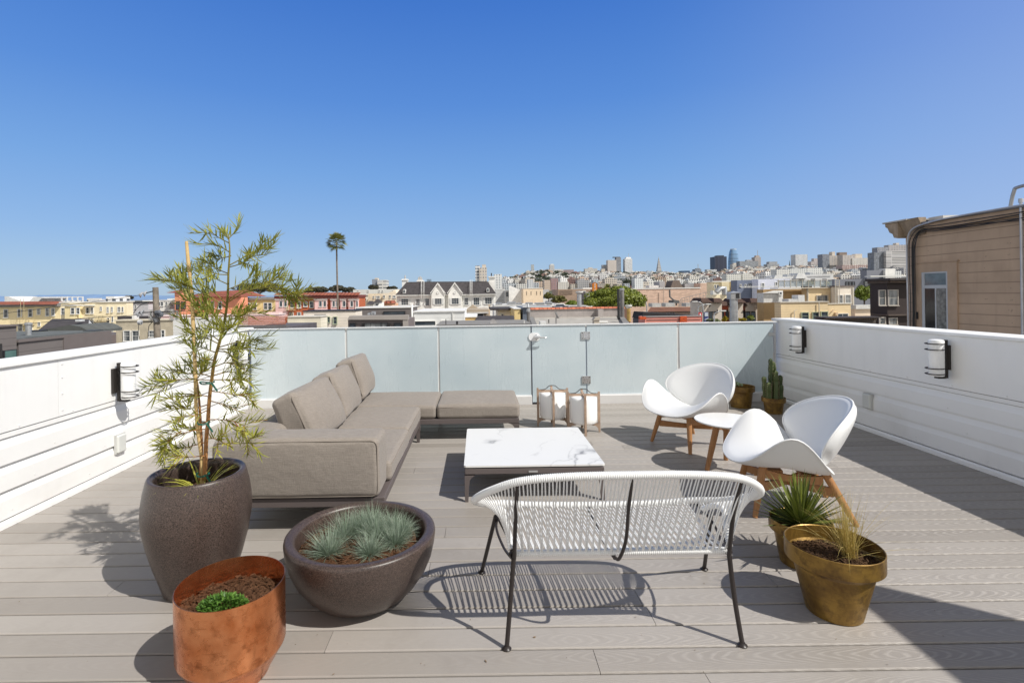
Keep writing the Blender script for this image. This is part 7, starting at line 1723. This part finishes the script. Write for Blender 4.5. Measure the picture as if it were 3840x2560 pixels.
t = bld('dark_grey_block', 'big slate grey flat roofed block behind the roof deck', 'building', 72, (3128, 3410, 1045), M('slate_grey_wall', S(122, 124, 132, 1.05), .8, .06, .4), 9, wins=[(3172,3181,1057,1072),(3184,3192,1057,1072),(3196,3204,1057,1072)], trim=DTRIM); part('upper_block', t, 73, [(3250, 3322, 1013, 1046)], M('slate_grey_wall', S(122, 124, 132, 1.05), .8, .06, .4), 6, 0); part('white_block', t, 72.6, [(3320, 3356, 1007, 1046)], B('lgb', 196, 194, 190), 6, 0); win(t, 72, (3240, 3258, 1055, 1072), DTRIM, PANE2); part('white_band', t, 71, [(3262, 3412, 1033, 1037)], WTRIM, 1, .1)
for (xl, xr, yt, Yh, c, lb) in ((2975, 3125, 1030, 140, (.62, .62, .62), 'low grey white roofs with pipes behind the roof deck'), (2890, 2975, 1038, 130, (.72, .72, .72), 'white gabled roofs behind the lilac house')):
    t = bld('roof_cluster_house', lb, 'house', Yh, (xl, xr, yt), M('rc%d' % xl, c, .8, .15, .3, grid=(3.2, 3.2, .4, .4, (.12, .12, .13))), 10)
    polypart('white_gable', t, Yh-1, [(xl+8, yt+14), (xl+18, yt-6), (xl+40, yt-6), (xl+54, yt+14)], WROOF, 0, 4); part('roof_rail', t, Yh-.5, [(xl+50, xr, yt-4, yt-2.5)], GALV, .2, 0)
    part('roof_box', t, Yh+1, [(xl+62, xl+74, yt-9, yt)], GALV, 2, 0)
# dark brown bay fronted house
Y = 29; DB = M('dark_brown_paint', (.040, .028, .026), .7, .15, 1); DB2 = M('dark_brown_trim', (.10, .075, .062), .7)
t = bld('dark_brown_house', 'dark brown Victorian house with a bay of pale framed sash windows and dentil cornice', 'house', Y, (3287, 3420, 1050), DB, 8)
part('bay', t, Y, [(3284, 3372, 1062, None)], DB, .2, .8); part('cornice', t, Y, [(3269, 3420, 1044, 1052)], M('dark_cornice', (.06, .05, .05), .7), 8, 1.3); part('cornice_soffit', t, Y, [(3278, 3400, 1052.2, 1062)], DB2, 8, 1.0)
m = MB(); 
for k in range(20): _facade_box(m, Y, 3284+k*4.6, 3286.4+k*4.6, 1056, 1061, .1, 1.12)
m.build('dentils', M('tan_dentil', (.25, .19, .15), .8), t); part('belt_course', t, Y, [(3279, 3376, 1176, 1181)], DB2, .3, 1.0)
for q in ((3295,3317,1089,1144), (3330,3364,1088,1144), (3297,3317,1191,1214), (3333,3361,1193,1216)): win(t, Y-.8, q, M('sash_tan', (.46, .42, .37), .6), PANE2, (0, 1), 2.4, .06)
t = bld('low_pale_roof', 'weathered pale roof edge between the small dark tree and the dark brown house', 'house', 36, (3206, 3284, 1147), B('tanw', 205, 188, 168), 4); part('white_parapet', t, 36, [(3204, 3284, 1143, 1158)], M('weathered_white_metal', (.66, .65, .62), .5, .15, 6), .4, .15)
t = bld('dentil_roof_house', 'low dark roofed house with a row of cornice brackets above the shaded parapet', 'house', 24, (3084, 3284, 1192), M('dark_cornice2', (.10, .085, .075), .8), 5); part('roof_edge', t, 24, [(3080, 3286, 1187, 1191.8)], M('dark_cornice', (.06, .05, .05), .7), 5, .3); m = MB()
for k in range(30): _facade_box(m, 24, 3088+k*6.5, 3091+k*6.5, 1193, 1199, .05, .14)
m.build('brackets', M('tan_dentil', (.25, .19, .15), .8), t)
# tan clapboard house on the right -------------------------------------------------
X0 = 11.0; TW = M('tan_old_siding', S(178, 154, 132, 1.15), .85, .14, 1.2, siding=.232, streak=.18, bump=.25, bscale=40); TT = M('tan_old_trim', S(174, 150, 128, 1.1), .85, .18, 2, streak=.2)
t = thing('tan_house', 'big weathered tan clapboard house side rising behind the shaded parapet', 'house', (X0+3, 9, GROUND)); zt = 3.06
m = MB()
wy0, wy1, wz0, wz1 = 11.88, 12.57, .2, 1.86
m.prism([(2, GROUND), (13.05, GROUND), (13.05, zt), (2, zt)], 'x', X0+.02, X0+8); m.build('wall', TW, t)
m = MB(); m.box(X0-.012, X0+.019, wy0-.24, wy0-.004, -1, wz1+.22); m.box(X0-.012, X0+.019, wy1+.004, wy1+.22, -1, wz1+.22); m.box(X0-.012, X0+.019, wy0-.004, wy1+.004, wz1+.002, wz1+.22); m.box(X0-.03, X0+.019, wy0-.28, wy1+.26, wz1+.222, wz1+.25); m.build('window_casing', TT, t)
m = MB(); AL = M('aluminium_frame', (.50, .51, .53), .4, .08)
for (a, b, c, d) in ((wy0, wy0+.035, 0, wz1), (wy1-.075, wy1, 0, wz1), (wy0+.035, wy1-.075, wz1-.035, wz1), (wy0+.035, wy1-.075, 1.46, 1.54), (wy0+.30, wy0+.33, 0, 1.459)): m.box(X0-.008, X0+.018, a, b, c-1 if c == 0 else c, d)
w = m.build('window', AL, t)
m = MB(); m.box(X0+.004, X0+.014, wy0+.036, wy1-.076, 1.541, wz1-.036); m.build('pane', M('blue_pane', (.16, .20, .22), .06, .3, 4), w)
m = MB(); m.box(X0+.004, X0+.014, wy0+.331, wy1-.076, -.9, 1.458); m.build('pane', M('dark_lace_pane', (.035, .032, .03), .1, .5, 4, streak=.4), w)
m = MB(); m.box(X0+.004, X0+.014, wy0+.036, wy0+.298, -.9, 1.458); m.build('lace_curtain_pane', M('lace_pane', (.20, .20, .19), .15, .55, 9, streak=.3), w)
RO = M('roof_metal', (.20, .20, .22), .5, .2); m = MB(); m.box(X0-.10, X0+8.1, 2, 13.1, zt, zt+.035); m.build('roof_edge', RO, t)
m = MB(); m.box(X0-.045, X0+.02, 2, 12.6, zt-.16, zt-.002); m.build('fascia', TT, t)
CO = M('old_cornice', S(160, 142, 122, 1.0), .85, .3, 4, streak=.5); m = MB()
prof = [(13.05, zt+.12), (13.46, zt+.12), (13.45, zt+.04), (13.38, zt+.0), (13.32, zt-.12), (13.22, zt-.17), (13.18, zt-.27), (13.05, zt-.30)]
m.prism(prof, 'x', X0-.18, X0+8); m.build('cornice', CO, t)
m = MB(); m.prism([(X0-.22, zt+.125), (X0-.22, zt+.16), (X0+8, zt+.16), (X0+8, zt+.125)], 'y', 12.75, 13.50); m.build('cornice_cap', M('cap_pale', (.50, .47, .43), .8, .3, 3), t)
m = MB(); m.prism([(X0-.18, zt+.155), (X0-.06, zt-.12), (X0-.01, zt-.26), (X0+.019, zt-.26), (X0+.019, zt+.155)], 'y', 12.45, 13.04); m.build('cornice_return', CO, t)
m = MB(); m.box(X0+.3, X0+8, 12.3, 12.7, zt+.04, zt+.17); m.build('roof_parapet', M('parapet_white', (.62, .60, .56), .8, .2, 2), t)
PIP = M('conduit', (.50, .51, .54), .4, .15, metal=.4); m = MB()
m.tube(catmull([(X0-.10, 4, zt+.06), (X0-.10, 9, zt+.045), (X0-.11, 11.4, zt+.03), (X0-.12, 12.3, zt-.02), (X0-.12, 12.72, zt-.14), (X0-.10, 12.86, zt-.45), (X0-.08, 12.9, zt-.9), (X0-.06, 12.9, -.5)], 10, False), .021, 10); m.build('conduit', PIP, t, smooth=True)
for k, (dz, r_, sag, yy) in enumerate(((-.10, .012, .10, 12.78), (-.14, .010, .14, 12.74), (-.18, .009, .07, 12.70), (-.12, .008, .20, 12.66), (-.06, .010, .05, 12.82))):
    m = MB(); pts = [(X0-.05-.012*k, 3, zt+dz+.1)]
    for j in range(14): u = j/13; pts.append((X0-.05-.012*k, 6.5+6.0*u, zt+dz + .16*(1-u)-.05-sag*math.sin(PI*u)*(.5+.5*math.sin(k*2+u*5)**2)))
    pts += [(X0-.06-.01*k, yy-.05, zt+dz-.28), (X0-.055-.01*k, yy, zt-.8), (X0-.05-.01*k, yy+.02*math.sin(k), .8), (X0-.05-.008*k, yy+.06, -.5)]
    m.tube(catmull(pts, 5, False), r_, 6); m.build('cable', BLACKP, t, smooth=True)
m = MB()
m.box(X0-.05, X0-.012, wy1+.10, wy1+.115, .70, .88); m.build('latch', BLACKP, t)
m = MB(); m.tube([(X0-.07, 10.19, -1), (X0-.07, 10.19, 3.2)], .024, 10); m.tube([(X0-.07, 10.19, 3.16), (X0-.07, 10.19, 3.24)], .04, 10); m.build('drainpipe', PIP, t, smooth=True, angle=40)
m = MB(); q = [(X0+.5, 10.95, zt+.03), (X0+.5, 10.86, zt+.44), (X0+.5, 10.72, zt+.53), (X0+.5, 9.9, zt+.55), (X0+.5, 9.6, zt+.55)]; m.tube(catmull(q, 5, False), .035, 10); m.tube([(X0+.9, 10.8, zt+.03), (X0+.9, 10.55, zt+.53)], .028, 8); m.tube([(X0+.5, 10.55, zt+.535), (X0+.9, 10.55, zt+.535)], .028, 8); m.build('roof_rail', M('rail_grey', (.42, .42, .42), .4, metal=.5), t, smooth=True, angle=60)
m = MB(); rr = random.Random(12)
for k in range(130):
    y = rr.choice((4.5, 5.7, 6.9, 8.1, 9.3, 10.5, 11.0, 12.4)) + rr.uniform(-.04, .04); z = rr.randrange(0, 14)*.232-.1 + rr.uniform(-.02, .02)
    if wy0-.3 < y < wy1+.3 and z < wz1+.3 or z > zt-.2: continue
    m.lathe([(.012, -.003), (.012, .002), (0, .003)], (X0+.019, y, z+.15), n=6, M=Matrix.Rotation(-PI/2, 4, 'Y'))
m.build('nail_heads', M('nail_pale', S(168, 148, 130, 1.0), .8), t)
# utility pole with insulators and wires -------------------------------------------
Y = 20; x, zt = w2(585, 1077, Y); t = thing('utility_pole', 'weathered wooden utility pole with grey insulators left of the sapling', 'utility pole', (x, Y, GROUND))
POLE = M('grey_timber', (.24, .205, .165), .95, .3, 6, streak=.5, bump=.6, bscale=30); m = MB(); m.tube([(x+.12, Y, GROUND), (x+.03, Y, zt-2), (x-.02, Y, zt)], [.15, .125, .105], 14); m.build('pole', POLE, t, smooth=True, angle=40)
INS = M('grey_porcelain', (.42, .43, .45), .3, .1); INSD = M('dark_porcelain', (.12, .13, .15), .3)
def stack(px, py, ang, n, r0, mat, step=.05, Yo=0):
    X_, Z_ = w2(px, py, Y); R = Matrix.Rotation(ang, 4, 'Y'); m = MB()
    prof = []
    for k in range(n): prof += [(r0*.35, k*step), (r0, k*step+.008), (r0*.9, k*step+.024), (r0*.35, k*step+.03)]
    m.lathe([(0, 0)] + prof + [(0, n*step)], (X_, Y-.1+Yo, Z_), n=18, M=R); m.build('insulator', mat, t, smooth=True, angle=50)
for (px, py) in ((533, 1104), (548, 1100)):
    X_, Z_ = w2(px, py, Y); m = MB(); m.lathe([(0, .05), (.03, .05), (.06, .02), (.115, -.02), (.125, -.05), (.10, -.045), (0, -.02)], (X_, Y-.1, Z_), n=24, M=Matrix.Rotation(math.radians(-68), 4, 'Y') @ Matrix.Rotation(.5, 4, 'X')); m.build('insulator', INS, t, smooth=True, angle=50)
for (px, py) in ((522, 1176), (537, 1173)):
    X_, Z_ = w2(px, py, Y); m = MB(); m.lathe([(0, .05), (.03, .05), (.06, .02), (.115, -.02), (.125, -.05), (.10, -.045), (0, -.02)], (X_, Y-.1, Z_), n=24, M=Matrix.Rotation(math.radians(-75), 4, 'Y') @ Matrix.Rotation(.3, 4, 'X')); m.build('insulator', INS, t, smooth=True, angle=50)
stack(592, 1172, 2.6, 5, .10, INS, .045); stack(585, 1190, 2.7, 5, .10, INS, .045); stack(672, 1165, 3.3, 8, .075, INS, .045); stack(566, 1160, PI, 9, .10, WTRIM, .05, .1); stack(643, 1160, PI, 9, .10, WTRIM, .05, .1); stack(526, 1208, PI/2, 4, .10, INS, .03)
m = MB(); a, b = w2(525, 1172, Y), w2(690, 1166, Y); m.tube([(a[0], Y-.13, a[1]), (b[0], Y-.13, b[1])], .02, 6); a, b = w2(475, 1176, Y), w2(720, 1170, Y); m.tube([(w2(528,1209,Y)[0], Y-.13, w2(528,1209,Y)[1]), (w2(580,1206,Y)[0], Y-.13, w2(580,1206,Y)[1])], .018, 6); a, b = w2(548, 1101, Y), w2(578, 1092, Y); m.tube([(a[0], Y-.12, a[1]), (b[0], Y-.08, b[1])], .02, 6); m.build('cross_arm', BLACKP, t)
m = MB(); a = w2(604, 1170, Y); m.rbox((a[0], Y-.2, a[1]), (.22, .16, .16), .06, N=3); a = w2(617, 1178, Y); m.rbox((a[0], Y-.2, a[1]), (.12, .14, .18), .05, N=3); m.build('line_switch', INSD, t, smooth=True)
def wire(label, pts, r_=.011, sag=.0):
    P = [Vector((*[w2(p[0], p[1], p[2])[0]], p[2], w2(p[0], p[1], p[2])[1])) for p in pts]; P = catmull(P, 10, False)
    o = thing('overhead_wire', label, 'wire', P[0], 0); m = MB(); m.tube(P, r_, 5); m.build('cable', BLACKP, o, smooth=True)
wire('thin black wire running from the pole top insulators across the yellow apartments', [(530, 1106, 20), (380, 1128, 20.5), (150, 1158, 21.5), (-120, 1190, 23)])
wire('thin black wire sagging from the middle of the pole across the cream apartments', [(522, 1180, 20), (440, 1186, 20), (300, 1194, 21), (80, 1216, 22), (-100, 1225, 23)])
wire('black jumper cable arching beside the utility pole', [(500, 1176, 20), (512, 1158, 20), (530, 1143, 20), (560, 1132, 20)], .012); wire('black loop cable hanging below the pole insulator', [(572, 1207, 19.9), (558, 1225, 19.9), (557, 1262, 19.9)], .012); wire('thin black cable dropping beside the stucco house windows', [(520, 1214, 19.9), (520, 1250, 19.9), (525, 1275, 19.9)], .010)
wire('thin wire crossing from the pole toward the coral building', [(600, 1168, 20), (680, 1166, 20.5), (760, 1170, 22)], .010)
# flat roofed houses filling the blocks between the nearer rows and the hill -----------------
fr_ = random.Random(23); fl = []
protos2 = []
FH = HH
for i, (w, d, h, k) in enumerate(((7, 12, 9.6, 0), (8, 12, 10.2, 3), (9, 14, 10.6, 2), (7, 11, 9.2, 1), (11, 14, 11.2, 2))):
    mm = MB(); house_shape(mm, w, d, h, k); me = bpy.data.meshes.new('block_house'); me.from_pydata(mm.v, [], mm.f); at_ = me.attributes.new('tint', 'FLOAT', 'FACE'); at_.data.foreach_set('value', [i*.17]*len(mm.f)); me.materials.append(FH); protos2.append(me)
rows = [(118, 1330, 2160), (134, 1060, 3400), (155, 560, 3400), (182, 300, 3400), (215, 100, 3400), (260, 300, 3400), (320, 300, 3400), (400, 1100, 3400), (500, 1300, 3400), (620, 1500, 3400)]
for (Yr, pa, pb) in rows:
    X = w2(pa, 1100, Yr)[0]; Xe = w2(pb, 1100, Yr)[0]
    while X < Xe and len(fl) < 290:
        i = fr_.randrange(5); wd = (7, 8, 9, 7, 11)[i]
        if fr_.random() < .86:
            o = bpy.data.objects.new('block_house', protos2[i]); C.objects.link(o); lift = max(0, (hill_z(X, Yr)+10)) if Yr > 560 else 0
            o.location = (X+wd/2, Yr+fr_.uniform(-4, 4), GROUND + lift + fr_.uniform(-2.2, .3)); o.rotation_euler = (0, 0, fr_.choice((0, 0, .12, -.1)))
            tag(o, 'pale flat roofed house in the far blocks between nearer rooftops and the hill', 'house', 'flat roofed houses filling the far city blocks'); fl.append(o)
        X += wd + fr_.uniform(.2, 2.5)
# ------------------------------------------------------------------ sun, sky, camera
sv = Vector((.745, -.49, 1.0)).normalized()
elev = math.asin(sv.z); azim = math.atan2(sv.x, sv.y)
sun = bpy.data.lights.new('sun', 'SUN'); sun.energy = 4.7; sun.angle = math.radians(.5); sun.color = (1.0, .965, .90)
so = bpy.data.objects.new('sun', sun); C.objects.link(so)
so.rotation_euler = sv.to_track_quat('Z', 'Y').to_euler(); so.location = (6, -4, 9)
w = bpy.data.worlds.new('World'); bpy.context.scene.world = w; w.use_nodes = True
nt = w.node_tree; bg = nt.nodes['Background']
sk = nt.nodes.new('ShaderNodeTexSky'); sk.sky_type = 'NISHITA'; sk.sun_disc = False
sk.sun_elevation = elev; sk.sun_rotation = azim
sk.altitude = 30; sk.air_density = 1.0; sk.dust_density = 0.6; sk.ozone_density = 2.0
def nm(op, a, b=None):
    n = nt.nodes.new('ShaderNodeMath'); n.operation = op
    for i, x in enumerate((a, b)):
        if x is None: continue
        if isinstance(x, (int, float)): n.inputs[i].default_value = x
        else: nt.links.new(x, n.inputs[i])
    return n.outputs[0]
tc = nt.nodes.new('ShaderNodeTexCoord'); sx = nt.nodes.new('ShaderNodeSeparateXYZ'); nt.links.new(tc.outputs['Generated'], sx.inputs[0])
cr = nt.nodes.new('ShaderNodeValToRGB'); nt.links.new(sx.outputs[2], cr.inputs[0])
stops = SKYSTOPS = [(0.0, (.40, .56, .74)), (.05, (.35, .53, .77)), (.12, (.26, .46, .80)), (.225, (.175, .385, .79)), (.35, (.095, .275, .74)), (.50, (.047, .19, .655)), (.62, (.12, .20, .42)), (.78, (.20, .21, .24)), (1.0, (.20, .20, .21))]  # unseen overhead stops greyed to keep the shadow fill neutral
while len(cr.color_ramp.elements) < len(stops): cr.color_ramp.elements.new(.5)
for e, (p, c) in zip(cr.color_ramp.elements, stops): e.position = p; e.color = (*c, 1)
# the sky pales towards the sun's side
az = nt.nodes.new('ShaderNodeMapRange'); az.interpolation_type = 'SMOOTHSTEP'; nt.links.new(sx.outputs[0], az.inputs[0]); az.inputs[1].default_value = .25; az.inputs[2].default_value = 1.0; az.inputs[3].default_value = 0; az.inputs[4].default_value = .5
mx = nt.nodes.new('ShaderNodeMix'); mx.data_type = 'RGBA'; nt.links.new(az.outputs[0], mx.inputs[0]); nt.links.new(cr.outputs[0], mx.inputs[6]); mx.inputs[7].default_value = (.42, .50, .84, 1)
# bright pale fill light added to the unseen sky beside and behind the camera
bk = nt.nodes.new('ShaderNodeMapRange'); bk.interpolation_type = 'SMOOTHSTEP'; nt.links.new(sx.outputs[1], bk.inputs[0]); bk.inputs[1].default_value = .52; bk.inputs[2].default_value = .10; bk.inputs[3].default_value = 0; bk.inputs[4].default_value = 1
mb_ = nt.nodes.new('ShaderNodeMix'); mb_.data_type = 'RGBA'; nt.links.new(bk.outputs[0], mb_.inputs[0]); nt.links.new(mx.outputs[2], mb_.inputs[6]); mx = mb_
fill_ramp = nt.nodes.new('ShaderNodeValToRGB'); nt.links.new(sx.outputs[2], fill_ramp.inputs[0])
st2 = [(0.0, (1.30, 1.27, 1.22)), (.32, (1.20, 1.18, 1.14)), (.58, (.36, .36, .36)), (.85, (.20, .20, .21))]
while len(fill_ramp.color_ramp.elements) < 4: fill_ramp.color_ramp.elements.new(.5)
for e, (p, c) in zip(fill_ramp.color_ramp.elements, st2): e.position = p; e.color = (*c, 1)
nt.links.new(fill_ramp.outputs[0], mb_.inputs[7])
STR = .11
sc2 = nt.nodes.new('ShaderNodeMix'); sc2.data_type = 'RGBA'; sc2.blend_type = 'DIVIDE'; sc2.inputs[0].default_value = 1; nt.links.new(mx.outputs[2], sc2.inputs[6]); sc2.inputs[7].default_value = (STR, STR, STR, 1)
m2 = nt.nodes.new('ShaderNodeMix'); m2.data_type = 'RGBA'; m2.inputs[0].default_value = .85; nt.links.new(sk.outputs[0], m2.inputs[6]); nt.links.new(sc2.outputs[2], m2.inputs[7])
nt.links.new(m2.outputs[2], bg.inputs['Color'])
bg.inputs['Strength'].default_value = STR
cam = bpy.data.cameras.new('camera'); cam.sensor_width = 36; cam.lens = FPX/3840*36
cam.shift_x = (1920-VX)/3840; cam.shift_y = -(1280-VY)/3840
cam.clip_start = .05; cam.clip_end = 60000
co = bpy.data.objects.new('camera', cam); C.objects.link(co)
co.matrix_world = Matrix.Translation((0, 0, CAMZ)) @ Matrix.Rotation(PI/2, 4, 'X') @ Matrix.Rotation(-ROLL, 4, 'Z')
sce = bpy.context.scene; sce.camera = co
sce.view_settings.view_transform = 'Standard'; sce.view_settings.look = 'None'; sce.view_settings.exposure = 0
sce.cycles.max_bounces = 6; sce.cycles.transparent_max_bounces = 8
sce.cycles.use_denoising = True
